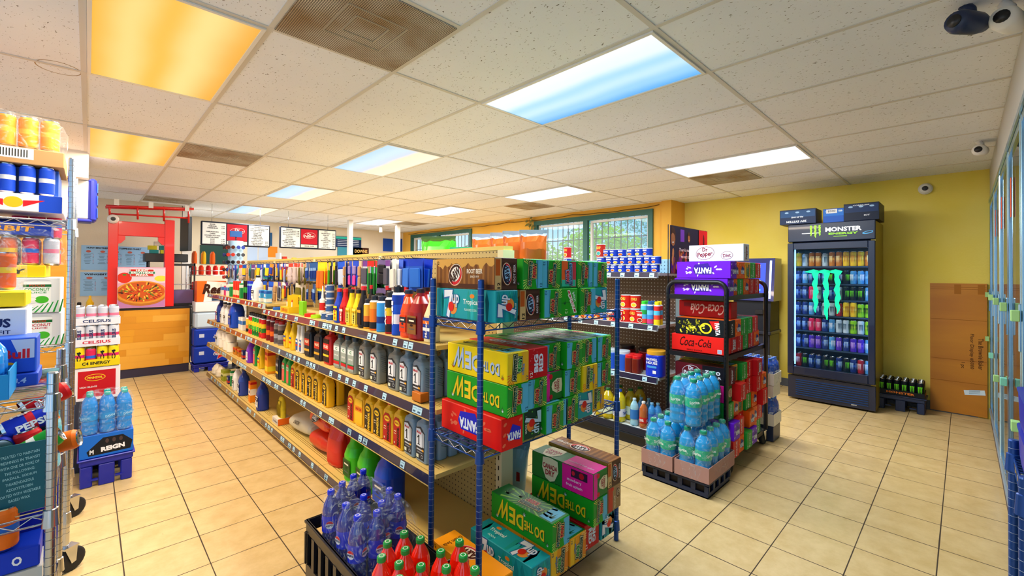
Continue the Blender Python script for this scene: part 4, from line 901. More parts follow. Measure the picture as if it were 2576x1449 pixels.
def tin(r, h, col, band=None, lab_=None, top='c8ccd0', word=None, wc='ffffff', lab2=None):
    q = MB(); q.lathe([(0, 0), (r, 0, top), (r*1.02, .003), (r, .006, col), (r, h*.5, col), (r, h-.006, top), (r*1.02, h-.003), (r*.97, h), (r*.94, h-.003), (0, h-.003)], top, 18)
    for k in range(len(q.m)):
        pass
    f = Fr((-r-.0006, 0, h*.5), (0, -1, 0), (0, 0, 1), r*1.2, h*.8)
    if lab_: 
        N = 6
        for i in range(N):     # label patch wraps round the front of the tin
            a0 = PI-.8+1.6*i/N; a1 = PI-.8+1.6*(i+1)/N; rr = r+.0006
            q.add([(rr*math.cos(a0), rr*math.sin(a0), h*.1), (rr*math.cos(a1), rr*math.sin(a1), h*.1), (rr*math.cos(a1), rr*math.sin(a1), h*.42), (rr*math.cos(a0), rr*math.sin(a0), h*.42)], [(0, 1, 2, 3)], lab_, True)
    if lab2: q.ell(f, 0, -h*.2, r*1.1, h*.34, 'f0e0c8', 1.5); q.ell(f, 0, -h*.2, r*.95, h*.26, lab2, 2)
    if word: q.text(f, word, 0, h*.22, r*1.1, h*.2, wc, 2, 0, .03)
    return [('tin', q)]
kind('tin_blue', tin(.037, .068, '1c3cb4', lab2='e05a1e', word='BEANS')); kind('tin_blue_peach', tin(.037, .068, '1c3cb4', lab2='f0b43a', word='PEACH')); kind('tin_red', tin(.036, .11, 'c41a20', lab2='e8902a', word='CHILI', wc='f4d050'))
kind('tin_chili', tin(.045, .118, 'd02418', lab2='f0c030', word='CHILI', wc='f4d050')); kind('tin_wolf', tin(.038, .105, 'c41a20', lab2='8a2a1a', word='WOLF')); kind('tin_tall_red', tin(.04, .12, 'b8281e', lab2='3aa0a0', word='SOUP', wc='f4d050'))
kind('tin_small', tin(.03, .05, '3a5a90', word='GLUE')); kind('tin_meat', tin(.035, .07, '2c58c0', lab2='e8802a', word='STEW')); kind('tin_orange', tin(.033, .075, 'e8641e', lab2='f0b060', word='RAVI'))
def caulk():
    q = MB(); q.lathe([(0, 0), (.024, 0), (.024, .04, 'c82828'), (.024, .1, 'f0f0ee'), (.024, .125), (.012, .135), (.011, .14), (.004, .235), (0, .235)], 'f0f0ee', 14); return [('tube', q)]
kind('caulk', caulk())
def roll():
    q = MB(); q.lathe([(.018, 0), (.056, 0), (.058, .004), (.058, .1), (.056, .104), (.018, .104), (.018, 0)], mat('paper_white', 'efe9dc', .8), 24); return [('roll', q)]
kind('paper_roll', roll())
def tape(c):
    q = MB(); q.lathe([(.025, 0), (.04, 0), (.04, .022), (.025, .022), (.025, 0)], c, 18); return [('tape', q)]
kind('tape_red', tape('d82a1e')); kind('tape_lime', tape('a8d81e')); kind('tape_blue', tape('2a6ad0'))
def glue_display():
    q = MB(); q.box(0, 0, 0, .1, .2, .05, 'd8b41c'); q.box(.045, 0, 0, .006, .2, .15, 'e0bc20'); q.poly(Fr((.041, -.05, .11), (0, -1, 0), (0, 0, 1)), [(-.05, -.03), (.05, -.03), (.05, .03), (-.05, .03)], 'f0c82a', 1); q.box(.0, -.055, .05, .09, .004, .1, 'f0c82a')
    f = Fr((.041, -.04, .1), (0, -1, 0), (0, 0, 1)); q.rect(f, 0, 0, .08, .06, '2a2018', 2); q.text(f, 'SUPER', 0, .013, .065, .02, 'f4d030', 3); q.text(f, 'GLUE', 0, -.013, .05, .02, 'f4d030', 3); f = Fr((-.0503, 0, .025), (0, -1, 0), (0, 0, 1)); q.text(f, 'SUPER GLUE', 0, 0, .14, .024, 'c82018', 2)
    t = MB()
    for i in range(7): t.lathe([(.006, 0), (.006, .04, 'd82020'), (.003, .06), (0, .06)], 'f4f0e8', 8, -.01, -.085+i*.018+.03, .051)
    return [('display_box', q), ('glue_tubes', t)]
kind('glue_display', glue_display())
def sponge():
    q = MB(); q.loft([(0, .02, .1), (.02, .05, .13), (.08, .055, .125), (.15, .05, .12), (.19, .03, .09), (.2, .01, .05)], mat('sponge_yellow', 'e0c81e', .8, noise=(40, .3)), 20, p=2.6, z=.03); b = MB(); b.box(0, 0, 0, .11, .16, .05, 'd8d4d0'); b.box(0, -.081, 0, .11, .002, .055, 'e86a1a'); b.text(Fr((-.0556, 0, .025), (0, -1, 0), (0, 0, 1)), 'Scrubber', 0, 0, .12, .02, '8a8a90', 1)
    for i in range(9): a = i*.22; q.tube([(-.027, -.05+i*.0125, .06+.0), (-.029, -.05+i*.0125, .14), (-.02, -.045+i*.011, .2)], .0015, '8a7414', 4)
    return [('sponge', q), ('tray', b)]
kind('sponge_pack', sponge())
def bag(w, d, h, c1, c2=None, word=None, wc='f4e8d8', seed=1, top=None, logo=None):
    "soft printed bag standing on its base, pinched at the top"
    rd = random.Random(seed); q = MB(); m1 = mat('film_'+c1, c1, .3, spec=.5)
    S = [(0, d*.8, w*.86), (h*.08, d, w*.97), (h*.4, d*1.02, w), (h*.7, d*.8, w*.97), (h*.88, d*.3, w*.95), (h*.97, .006, w*.96), (h, .004, w*.97)]
    n = 28; rings = []
    for z, a, b in S:
        rings.append([(a/2*sgnpow(math.cos(2*PI*(i+.5)/n), .6)*(1+rd.uniform(-.05, .05)), b/2*sgnpow(math.sin(2*PI*(i+.5)/n), .6)*(1+rd.uniform(-.03, .03)), z+rd.uniform(-.004, .004)*(1 if 0 < z < h else .2)) for i in range(n)])
    for k in range(len(S)-1): q.add(rings[k]+rings[k+1], [(i, (i+1) % n, n+(i+1) % n, n+i) for i in range(n)], m1 if not (c2 and 1 <= k <= 2) else mat('film_'+c2, c2, .3, spec=.5), k in (1, 2))
    q.add(rings[0], [tuple(range(n))[::-1]], m1)
    if word or logo:
        f = Fr((-d*.54-.001, 0, h*.42), (0, -1, 0), (0, 0, 1))
        if logo: q.ell(f, 0, 0, w*.6, h*.26, logo, 1)
        if word: q.text(f, word, 0, 0, w*.5, h*.12, wc, 3, 0, .04)
    return [('bag', q)]
kind('charcoal_red', bag(.34, .13, .42, 'e03a14', None, 'GRILL', 'f4f0ea', 2, logo='1c1a1c')); kind('charcoal_white', bag(.3, .12, .38, 'e2dcc8', '6a2018', 'CHARCOAL', '1c1a1c', 3))
kind('bag_red', bag(.24, .1, .3, 'd42014', None, None, seed=4)); kind('plastic_blue', bag(.16, .12, .2, '3f7ad8', seed=5)); kind('rice_bag', bag(.2, .1, .16, 'd8c890', seed=6))

SHN = {S1: 'top shelf', S2: 'second shelf', S3: 'third shelf', S0: 'bottom shelf', TOPS: 'far top shelf'}
def shelf_row(items, z, X, where, group, wd, deep=1, dstep=.07, y0=None):
    "items: (kind, u, description, width[, category]) from the near end on; each further item keeps clear of the last"
    prev = -9; pw = 0
    for i, it in enumerate(items):
        k, u, desc, w = it[:4]; cat = it[4] if len(it) > 4 else 'bottle'; dp = it[5] if len(it) > 5 else deep
        y = max(yat(u, X-.03, z+.08), prev+pw/2+w/2+.003); prev, pw = y, w
        for r in range(dp):
            nm = wd.get(cat, cat.replace(' ', '_'))
            lab_ = '%s, %s from near end, %s%s' % (desc, ORD[i] if i < 20 else 'far', where, '' if r == 0 else (', row behind' if r == 1 else ', %s row back' % ORD[r]))
            inst(k, nm, lab_, cat, (X+r*dstep, y, z+.0015), random.uniform(-.06, .06), group)
WD = {'bottle': 'plastic_bottle', 'spray can': 'spray_can', 'box': 'packet_box', 'jug': 'plastic_jug', 'tin': 'food_tin', 'bag': 'packaged_bag'}
Xf = GX+.075
A = 'car care goods on the top aisle shelf'
shelf_row([('long_white', 1074, 'cream bottle with pale blue neck', .08), ('jug_red', 1047, 'dark red jug of fluid', .126, 'jug'), ('jug_orange', 1016, 'orange red bottle with black cap', .092, 'jug'), ('can_blue', 990, 'tall blue foam spray can', .074, 'spray can'), ('can_red_black', 972, 'red and black spray can', .07, 'spray can'),
  ('can_sky', 950, 'sky blue spray can', .068, 'spray can'), ('can_orange', 932, 'orange spray can', .068, 'spray can'), ('can_amber', 915, 'amber spray can', .058, 'spray can'), ('long_black', 903, 'slim black bottle with red cap', .068), ('long_yellow', 890, 'yellow long necked bottle', .07), ('long_yellow', 874, 'yellow long necked bottle', .07), ('long_red', 858, 'red long necked bottle', .07), ('long_blue', 843, 'blue long necked bottle, red cap', .07),
  ], S1, Xf, 'top shelf', A, WD)
shelf_row([('jug_red', 1060, 'dark red jug of fluid', .126, 'jug'), ('long_black', 1012, 'black bottle with red cap', .07), ('long_black', 965, 'black bottle with red cap', .07), ('long_black', 925, 'black bottle with red cap', .07), ('long_red', 880, 'red long necked bottle', .07)], S1, Xf+.14, 'back of top shelf', A, WD)
shelf_row([('tin_small', 822, 'small grey blue tin', .062, 'tin'), ('tin_small', 808, 'small grey blue tin', .062, 'tin'), ('tape_lime', 786, 'lime green tape roll', .082, 'tape'), ('tape_red', 770, 'red tape roll', .082, 'tape'), ('box_lime', 752, 'lime green flat box', .092, 'box'), ('glue_display', 722, 'yellow super glue display box', .205, 'display'), ('tape_blue', 690, 'blue tape roll', .082, 'tape')], S1, Xf, 'top shelf beyond the bottles', A, WD)
for i, (u, dx) in enumerate(((802, .09), (822, .09))):
    inst('caulk', 'caulk_tube', 'white and red caulk tube with pointed nozzle, %s of two on top shelf' % ('left', 'right')[i], 'caulk tube', (Xf+dx+.02, yat(u, Xf+.08, S1+.1), S1+.002), 0, 'caulk tubes')
y = yat(814, Xf-.03, S1+.08)
for i in range(5): inst('tin_small', 'food_tin', 'small grey blue tin in the stack under the caulk tubes, %s from bottom' % ORD[i], 'tin', (Xf+.045, y+.075, S1+.002+i*.0505), 0, 'stacked small tins')
FT = 'household goods on the far top shelf'
shelf_row([('box_del', 665, 'blue and white boxed gel', .087, 'box'), ('box_del', 652, 'blue and white boxed gel', .087, 'box'), ('jug_white', 640, 'white round shouldered bottle', .112, 'jug'), ('box_tall_blue', 624, 'slim deep blue box', .032, 'box'), ('box_tall_blue', 619, 'slim deep blue box', .032, 'box'), ('box_tall_black', 614, 'slim black and green box', .03, 'box'), ('box_tall_black', 609, 'slim black and green box', .03, 'box'),
  ('box_green', 602, 'green and white upright box', .052, 'box'), ('box_tall_red', 594, 'slim red box', .032, 'box'), ('box_tall_red', 588, 'slim red box', .032, 'box'), ('box_tall_red', 583, 'slim red box', .032, 'box'), ('box_green', 577, 'green and white upright box', .052, 'box'), ('box_white', 569, 'white and blue box', .072, 'box'), ('box_pink', 562, 'pink and blue box', .062, 'box'), ('box_white', 555, 'white and blue box', .072, 'box')], TOPS, Xf, 'far top shelf', FT, WD)
B2 = 'motor oil and sprays on the second aisle shelf'
shelf_row([('oil_silver_blue', 1049, 'silver blue motor oil bottle', .114, 'bottle', 5), ('oil_silver_blue', 1015, 'silver blue motor oil bottle', .114), ('oil_silver', 986, 'silver motor oil bottle', .114), ('oil_silver', 940, 'silver motor oil bottle', .114), ('oil_silver', 910, 'silver motor oil bottle', .114), ('oil_grey', 882, 'grey motor oil bottle', .102), ('oil_grey', 864, 'grey motor oil bottle', .102), ('oil_grey', 846, 'grey motor oil bottle', .102),
  ('oil_red', 821, 'red fluid bottle with black label', .122), ('oil_black', 797, 'black oil bottle', .112), ('oil_black', 772, 'black oil bottle', .112), ('thin_white', 752, 'slim white bottle', .05), ('thin_white', 743, 'slim white bottle', .05), ('polish_yellow', 730, 'yellow polish bottle, blue cap', .07), ('polish_yellow', 716, 'yellow polish bottle, blue cap', .07), ('can_silver', 700, 'grey spray can with red cap', .068, 'spray can'), ('can_silver', 690, 'grey spray can with red cap', .068, 'spray can'), ('can_maroon', 679, 'maroon spray can', .058, 'spray can'), ('can_maroon', 669, 'maroon spray can', .058, 'spray can')], S2, Xf, 'second shelf', B2, WD, deep=2)
B2b = 'household sprays on the far second shelf'
fi = [('can_bug_red', 656, 'red insect spray can', .054, 'spray can'), ('can_bug_red', 650, 'red insect spray can', .054, 'spray can'), ('can_bug_green', 644, 'green insect spray can', .054, 'spray can'), ('can_bug_green', 638, 'green insect spray can', .054, 'spray can'), ('can_bug_green', 633, 'green insect spray can', .054, 'spray can'), ('can_bug_red', 628, 'red insect spray can', .054, 'spray can'), ('can_bug_red', 624, 'red insect spray can', .054, 'spray can'), ('can_amber', 618, 'yellow spray can', .058, 'spray can'),
  ('box_white', 606, 'white cleaning wipes box', .072, 'box'), ('box_white', 600, 'white cleaning wipes box', .072, 'box'), ('jug_blue', 588, 'large blue jug', .178, 'jug'), ('box_tall_red', 577, 'small red box', .032, 'box'), ('jug_white', 568, 'white jug', .112, 'jug'), ('jug_white', 559, 'white jug', .112, 'jug'), ('jug_deepblue', 550, 'deep blue jug', .126, 'jug'), ('box_pink', 540, 'pink and blue box', .062, 'box')]
shelf_row(fi, S2, Xf, 'far second shelf', B2b, WD)
B3 = 'motor oil on the third aisle shelf'
shelf_row([('oil_silver_blue', 1058, 'silver blue motor oil bottle', .114, 'bottle', 5), ('oil_silver_blue', 1031, 'silver blue motor oil bottle', .114), ('oil_yellow_red', 1003, 'yellow oil bottle with red label', .11), ('oil_yellow_red', 975, 'yellow oil bottle with red label', .11), ('oil_yellow_black', 948, 'yellow oil bottle with black label', .11), ('oil_yellow_black', 926, 'yellow oil bottle with black label', .11), ('oil_yellow_plain', 902, 'plain yellow oil bottle', .11), ('oil_yellow_red', 882, 'yellow oil bottle with red label', .11),
  ('oil_yellow_black', 816, 'yellow oil bottle with black label', .11), ('oil_yellow_black', 794, 'yellow oil bottle with black label', .11), ('oil_yellow_black', 778, 'yellow oil bottle with black label', .11), ('oil_yellow_black', 763, 'yellow oil bottle with black label', .11), ('oil_yellow_black', 748, 'yellow oil bottle with black label', .11), ('oil_yellow_red', 736, 'yellow oil bottle with red label', .11), ('oil_green', 722, 'green oil bottle', .087), ('oil_green', 711, 'green oil bottle', .087), ('oil_dark', 696, 'dark oil bottle', .097)], S3, Xf, 'third shelf', B3, WD, deep=2)
shelf_row([('box_orange', 671, 'orange baking powder box', .102, 'box'), ('polish_yellow', 650, 'yellow polish bottle, blue cap', .07), ('oil_green', 638, 'green bottle', .087), ('detergent_purple', 624, 'purple detergent jug', .102, 'jug'), ('box_navy', 608, 'navy and red box', .082, 'box'), ('box_choc', 597, 'orange and red box', .112, 'box'), ('box_choc', 588, 'orange and red box', .112, 'box'), ('paper_roll', 577, 'white paper roll', .12, 'paper roll'), ('paper_roll', 568, 'white paper roll', .12, 'paper roll'), ('paper_roll', 557, 'white paper roll', .12, 'paper roll'), ('jug_white', 548, 'white jug', .112, 'jug')], S3, Xf, 'far third shelf', 'goods on the far third shelf', WD)
for i, u in enumerate((575, 566, 556)): inst('paper_roll', 'paper_roll', 'white paper roll stacked on another, %s from near end, far third shelf' % ORD[i], 'paper roll', (Xf, yat(u, Xf-.03, S3+.15)+.02, S3+.108), 0, 'stacked paper rolls')
shelf_row([('jug_blue', 968, 'big royal blue jug', .178, 'jug'), ('jug_green', 917, 'lime green jug', .152, 'jug'), ('jug_green', 884, 'lime green jug', .152, 'jug')], S0, Xf+.03, 'bottom shelf', 'jugs on the bottom shelf', WD)
inst('sponge_pack', 'sponge_pack', 'yellow car sponge standing in a printed tray on the bottom shelf', 'sponge', (Xf+.02, yat(703, Xf, S0+.1), S0+.002))
shelf_row([('jug_deepblue', 652, 'tall deep blue bottle', .126, 'jug'), ('box_orange_red', 627, 'orange box with red top', .092, 'box'), ('bleach_blue', 606, 'white capped bleach jug', .132, 'jug'), ('jug_white', 590, 'white jug', .112, 'jug'), ('box_green', 578, 'green upright box', .052, 'box'), ('box_navy', 571, 'navy and red box', .082, 'box'), ('bag_olive', 561, 'olive green bag of beans', .122, 'bag'), ('bag_white', 550, 'cream rice bag', .172, 'bag'), ('bag_white', 541, 'cream rice bag', .172, 'bag')], S0, Xf, 'far bottom shelf', 'goods on the far bottom shelf', WD)
# charcoal bags lying on the bottom shelf
def pillow(L, W, H, c, word, logo, wc='f4f0ea', seed=1):
    rd = random.Random(seed); q = MB(); m1 = mat('film_'+c, c, .3, spec=.5); n = 24; rings = []
    for t in (-1, -.94, -.8, -.4, 0, .4, .8, .94, 1):
        k = (1-abs(t)**5)**.5; hh = max(.05, k)
        rings.append([(W/2*(.75+.25*k)*sgnpow(math.cos(2*PI*(i+.5)/n), .7)*(1+rd.uniform(-.03, .03)), L/2*t, H/2+H/2*hh*sgnpow(math.sin(2*PI*(i+.5)/n), .7)*(1+(rd.uniform(-.06, .06) if abs(t) < 1 else 0))) for i in range(n)])
    for k in range(len(rings)-1): q.add(rings[k]+rings[k+1], [(i, n+i, n+(i+1) % n, (i+1) % n) for i in range(n)], m1, True)
    q.add(rings[0], [tuple(range(n))], m1); q.add(rings[-1], [tuple(range(n))[::-1]], m1)
    f = Fr((-W*.46, 0, H*.62), (0, -1, 0), (.62, 0, .78)); f.o += f.n*.022
    if logo: q.ell(f, 0, 0, .13, .065, logo, 1); q.ell(f, 0, 0, .12, .055, 'e8e4da', 2); q.ell(f, 0, 0, .115, .05, logo, 3)
    if word: q.text(f, word, 0, 0, .1, .03, wc, 5, 0, .04)
    return [('bag', q)]
kind('charcoal_red', pillow(.42, .26, .14, 'e2380f', 'GRILL', '1c1a1c')); kind('charcoal_red_b', pillow(.36, .26, .14, 'd82810', '', None, seed=7)); kind('charcoal_white', pillow(.42, .26, .14, 'd6cfb4', 'CHARCOAL', None, '2a1a14', seed=3))
kind('bag_red', bag(.18, .09, .26, 'd42014', None, None, seed=4)); kind('plastic_blue', bag(.16, .12, .2, '3f7ad8', seed=5))
yc = yat(812, Xf+.02, S0+.1)
for k, dx, y, dz, rz, lab_ in (('charcoal_white', .17, yc+.56, .002, .1, 'white and maroon charcoal bag lying flat on the bottom shelf'), ('charcoal_red_b', .15, yc+.07, .002, .05, 'orange red charcoal bag lying lowest on the bottom shelf'), ('charcoal_red', .16, yc+.10, .15, -.05, 'orange red charcoal bag with black oval logo lying on another')):
    inst(k, 'charcoal_bag', lab_, 'charcoal bag', (Xf+dx-.02, y, S0+dz), rz)
inst('bag_red', 'charcoal_bag', 'red foil charcoal bag standing beside the lime green jugs', 'charcoal bag', (Xf+.03, yc-.24, S0+.002), .15)
inst('bag_red', 'charcoal_bag', 'red foil charcoal bag standing behind another red foil bag', 'charcoal bag', (Xf+.16, yc-.22, S0+.002), -.1)
q = MB(); q.box(0, 0, 0, .05, .08, .045, 'c8701e', .002); tag(obj('small_carton', q, None, (Xf-.03, yat(1070, Xf, S3+.28), S2-.105+.11)), 'small plain orange brown carton at the near end of the second shelf', 'box')
inst('plastic_blue', 'crumpled_bag', 'crumpled translucent blue plastic bag hanging by the near end of the top shelf', 'plastic bag', (Xf+.12, 1.80, S1+.17), .5)
# ------------------------------------------------------------------ hooks and packets on the pegboard
def hook():
    q = MB(); q.tube([(0, 0, 0), (-.25, 0, 0), (-.262, 0, .014)], .0024, 'black_steel', 5); return q.mesh('peg_hook')
HK = hook()
mat('clear_blister', 'dfe8f0', .1, alpha=.35)
def hang(w, h, card, head=None, item='2a4ab0', item2=None, shape='box', word=None):
    q = MB(); q.box(0, 0, -h, .0015, w, h, card)
    f = Fr((-.0009, 0, -h/2), (0, -1, 0), (0, 0, 1), w, h, clip=True)
    if head: q.rect(f, 0, h*.38, w, h*.22, head, 1)
    if word: q.text(f, word, 0, h*.38, w*.7, h*.1, 'f4f4f4', 2, 0, .03)
    b = MB()
    if shape == 'box': b.box(-.009, 0, -h*.9, .016, w*.7, h*.6, item, .004)
    elif shape == 'tubes':
        for k in (-.3, -.1, .1, .3): b.lathe([(0, 0), (w*.08, 0), (w*.08, h*.4, item2 or item), (w*.06, h*.55), (0, h*.56)], item, 8, -.008, k*w, -h*.85)
    elif shape == 'tool':
        b.box(-.007, w*.12, -h*1.15, .012, w*.2, h*.7, item, .003, 0); b.box(-.007, -w*.16, -h*1.15, .012, w*.2, h*.7, item, .003); b.box(-.007, 0, -h*.45, .012, w*.4, h*.25, item2 or 'chrome', .003)
    elif shape == 'glove':
        for k in range(4): b.tube([(-.008, (k-1.5)*w*.19, -h*.7), (-.01, (k-1.5)*w*.21, -h*(1.15+.05*(k % 3)))], w*.09, item, 6)
        b.loft([(-h*.8, .018, w*.8), (-h*.5, .02, w*.75), (-h*.25, .014, w*.6)], item, 12, x=-.01); b.tube([(-.01, w*.35, -h*.6), (-.012, w*.6, -h*.8)], w*.1, item, 6)
    elif shape == 'cuff': b.box(-.008, 0, -h*.55, .016, w*.6, h*.35, item, .006); b.box(-.008, 0, -h*.98, .014, w*.5, h*.4, item2 or item, .006)
    return [('card', q), ('item', b)]
HG = {'hang_navy': (.1, .2, '1a3aa0', '2456d0', 'b8c4d8', None, 'box', 'blue card with pale packet'), 'hang_blue_fold': (.10, .19, '2a5ac0', '2040c0', '2f6fd0', None, 'box', 'blue folder pack with red dot'),
 'hang_dots': (.12, .2, 'ece6dc', None, 'd8d4cc', None, 'box', 'cream patterned card'), 'hang_redgreen': (.1, .2, '2aa83a', 'c8201e', '185a2a', None, 'tool', 'green card with red header'), 'hang_pink': (.08, .18, '1c48c8', '1c48c8', '8a78b0', 'e0409a', 'cuff', 'blue card with lilac and pink item'),
 'hang_yellow': (.06, .24, 'f0c820', 'f4d428', 'e06a1e', None, 'box', 'tall yellow card'), 'hang_dark': (.06, .16, 'd8d4d0', '24305a', '28242a', '1c1c20', 'tool', 'dark handled pliers on a card'), 'hang_bulbs': (.1, .16, '2a5a9a', None, '1c3a8a', '8ab0e0', 'tubes', 'blue strip of small tubes'),
 'hang_glove': (.1, .16, 'e8d8c8', 'c8402a', 'c8b8b8', None, 'glove', 'grey knitted glove pair'), 'hang_olive': (.1, .16, 'd8ccb8', None, '6a6420', None, 'glove', 'olive camouflage glove pair'), 'hang_blueyel': (.08, .14, '2050b8', None, 'f0c020', None, 'box', 'small blue and yellow card'),
 'hang_teal': (.08, .16, '2a8a8a', 'd8e8e8', '20506a', None, 'tubes', 'teal card of small bottles'), 'hang_grey': (.09, .18, 'b8c0cc', '6a3a8a', '4a4a5a', None, 'box', 'grey and purple card'), 'hang_tan': (.09, .2, 'd8b888', None, 'b08a60', None, 'cuff', 'tan card with cord'),
 'hang_lime': (.04, .22, '8ad81e', None, '4a9a1e', None, 'box', 'slim lime green card'), 'hang_tape': (.1, .16, '3a3040', '6a5a8a', '1c1a20', None, 'cuff', 'dark card with tape roll'), 'hang_orange': (.08, .12, 'f08a2a', None, '2a3a9a', None, 'box', 'small orange and blue card'), 'hang_red': (.08, .14, 'c82a30', 'f0f0f0', 'e8c030', None, 'tool', 'red card with small tool')}
for k, a in HG.items(): kind(k, hang(*a[:7]))
def hang_row(items, z, name, nd_=3):
    cnt = {}
    for i, (k, u) in enumerate(items):
        y = yat(u, 1.50, z-.1); hk = obj('peg_hook', HK, gd, (1.62, y, z+.004))
        cnt[k] = cnt.get(k, 0)+1
        for r in range(nd_):
            x = 1.62-.235+r*.045+random.uniform(-.004, .004)
            nth = '%s such from near end' % ORD[cnt[k]-1]
            o_ = inst(k, 'hanging_packet', '%s, %s, %s on %s' % (HG[k][7], nth, ('frontmost', 'second', 'third')[r], name), 'hanging packet', (x, y, z), random.uniform(-.4, .4), 'packets hanging on the pegboard'); o_.rotation_euler.x = random.uniform(-.1, .1)
hang_row([('hang_blue_fold', 1085), ('hang_blue_fold', 1066), ('hang_navy', 1050), ('hang_dots', 1030), ('hang_grey', 1014), ('hang_tape', 1004), ('hang_redgreen', 985), ('hang_redgreen', 972), ('hang_grey', 958), ('hang_tan', 946), ('hang_pink', 932), ('hang_pink', 918), ('hang_tan', 906), ('hang_navy', 897), ('hang_dark', 884), ('hang_dark', 872), ('hang_lime', 866), ('hang_yellow', 848), ('hang_yellow', 838), ('hang_bulbs', 822), ('hang_bulbs', 808), ('hang_olive', 790), ('hang_glove', 777), ('hang_glove', 763), ('hang_navy', 750), ('hang_red', 740), ('hang_blueyel', 731), ('hang_dark', 722), ('hang_orange', 713), ('hang_blueyel', 705), ('hang_teal', 697), ('hang_navy', 689), ('hang_blueyel', 681), ('hang_red', 673), ('hang_grey', 665), ('hang_teal', 657), ('hang_tan', 649), ('hang_blueyel', 641), ('hang_glove', 633), ('hang_teal', 625), ('hang_navy', 617), ('hang_grey', 609), ('hang_red', 601)], 1.525, 'upper hooks', 3)
hang_row([('hang_tape', 998), ('hang_tan', 930), ('hang_dark', 903), ('hang_tan', 870), ('hang_grey', 856), ('hang_bulbs', 826), ('hang_bulbs', 810), ('hang_olive', 785), ('hang_dark', 762), ('hang_red', 746), ('hang_grey', 735), ('hang_tan', 725), ('hang_navy', 714), ('hang_orange', 704), ('hang_blueyel', 695), ('hang_dark', 686), ('hang_blueyel', 677), ('hang_orange', 668)], 1.34, 'lower hooks', 2)

# ------------------------------------------------------------------ chip bags on the far side of the gondola top
def snack(w, d, h, c1, c2, top, word=None, wc='f4e8d8', seed=1, logo=None):
    "pillow shaped snack bag, crimped and creased at the top"
    rd = random.Random(seed); q = MB(); mm = {c: mat('film_'+c, c, .28, spec=.6) for c in (c1, c2, top)}; n = 30; rings = []
    S = [(0, .5, .9, c1), (.06, .95, .97, c2), (.3, 1.1, 1, c2), (.55, 1.0, .99, c1), (.72, .7, 1.0, c1), (.86, .34, 1.02, c1), (.92, .08, 1.03, top), (1, .05, 1.04, top)]
    tilt = rd.uniform(-.12, .12)
    for z, a, b, c in S:
        rings.append([(d/2*a*sgnpow(math.cos(2*PI*(i+.5)/n), .8)*(1+rd.uniform(-.12, .12))-(z*h*.15), w/2*b*sgnpow(math.sin(2*PI*(i+.5)/n), .7)*(1+rd.uniform(-.02, .02))+z*h*tilt, h*z+(rd.uniform(-.007, .007) if 0 < z < 1 else 0)) for i in range(n)])
    for k in range(len(S)-1): q.add(rings[k]+rings[k+1], [(i, (i+1) % n, n+(i+1) % n, n+i) for i in range(n)], mm[S[k+1][3]], k in (1, 2, 3))
    q.add(rings[0], [tuple(range(n))[::-1]], mm[c1]); f = Fr((-d*.56-.012, 0, h*.38), (0, -1, 0), (-.1, 0, 1))
    if logo: q.poly(f, [(-w*.42, -h*.06), (w*.42, -h*.06), (w*.42, h*.1), (0, h*.18), (-w*.42, h*.1)], logo, 1)
    if word: q.text(f, word, 0, h*.03, w*.6, h*.12, wc, 3, 0, .04)
    return [('bag', q)]
kind('chips_orange', snack(.16, .11, .26, 'c8601a', '8a3c12', '9aa8c0', None, seed=11)); kind('chips_green', snack(.27, .15, .27, '36b81a', '5ad020', '3a5a1a', 'LIME', 'e8f0a0', 12)); kind('chips_teal', snack(.22, .11, .18, 'd8c838', 'c8b820', '2ab88a', None, seed=13)); kind('chips_hunt', snack(.24, .13, .34, '8ac0d8', '8ac0d8', '6a9ab8', 'Hunt', 'f0e8d8', 14, logo='8a1c1c'))
for i, u in enumerate((1222, 1262, 1300, 1337)): inst('chips_orange', 'chip_bag', 'orange snack bag with silver top on the gondola, %s from left' % ORD[i], 'snack bag', (1.90+.02*(i % 2), yat(u, 1.91, 1.5), 1.442), .75, 'orange snack bags')
inst('chips_green', 'chip_bag', 'large green snack bag slumped over the pegboard top', 'snack bag', (1.88, yat(1108, 1.88, 1.6), 1.442), .5); inst('chips_teal', 'chip_bag', 'teal and yellow snack bag between the green and orange ones', 'snack bag', (1.88, yat(1170, 1.88, 1.5), 1.442), .5)
inst('chips_hunt', 'chip_bag', 'pale blue snack bag with dark red banner low behind the soda rack', 'snack bag', (1.86, 1.96, .102), .6)
q = MB(); q.box(0, 0, 0, .12, .22, .045, 'd8c890', .002); q.text(Fr((-.0605, 0, .022), (0, -1, 0), (0, 0, 1)), '1', -.05, 0, .008, .02, '2a2018', 1); tag(obj('flat_carton', q, None, (1.80, 1.87, 1.442)), 'flat cream carton behind the root beer carton', 'box')

# ------------------------------------------------------------------ canned food, coffee and oil on the second gondola
def tins(us, z, X, desc_, k, w, group, where, name='food_tin', cat='tin'):
    prev = -9
    for i, u in enumerate(us):
        y = max(yat(u, X, z+.03), prev+w); prev = y
        kk = k[i % len(k)] if isinstance(k, (list, tuple)) else k
        inst(kk, name, '%s, %s from near end, %s' % (desc_[kk], ORD[i], where), cat, (X, y, z), random.uniform(-.3, .3), group)
TD = dict(tin_blue='blue food tin with orange picture', tin_blue_peach='blue food tin with yellow picture', tin_chili='large red chili tin', tin_wolf='red chili tin', tin_red='tall red tin', tin_meat='blue tin with brown picture', tin_orange='small orange tin', tin_tall_red='tall orange red tin')
Xh = HX+.05; e = .0015
BT = ['tin_blue', 'tin_blue_peach', 'tin_blue', 'tin_blue', 'tin_blue_peach']
tins([1648, 1632, 1616, 1600, 1584, 1570, 1556, 1542, 1530], T1+e, Xh, TD, BT, .076, 'stacked blue tins', 'bottom layer, top shelf')
tins([1652], T1+e+.069, Xh, TD, BT, .076, 'stacked blue tins', 'alone in second layer, top shelf')
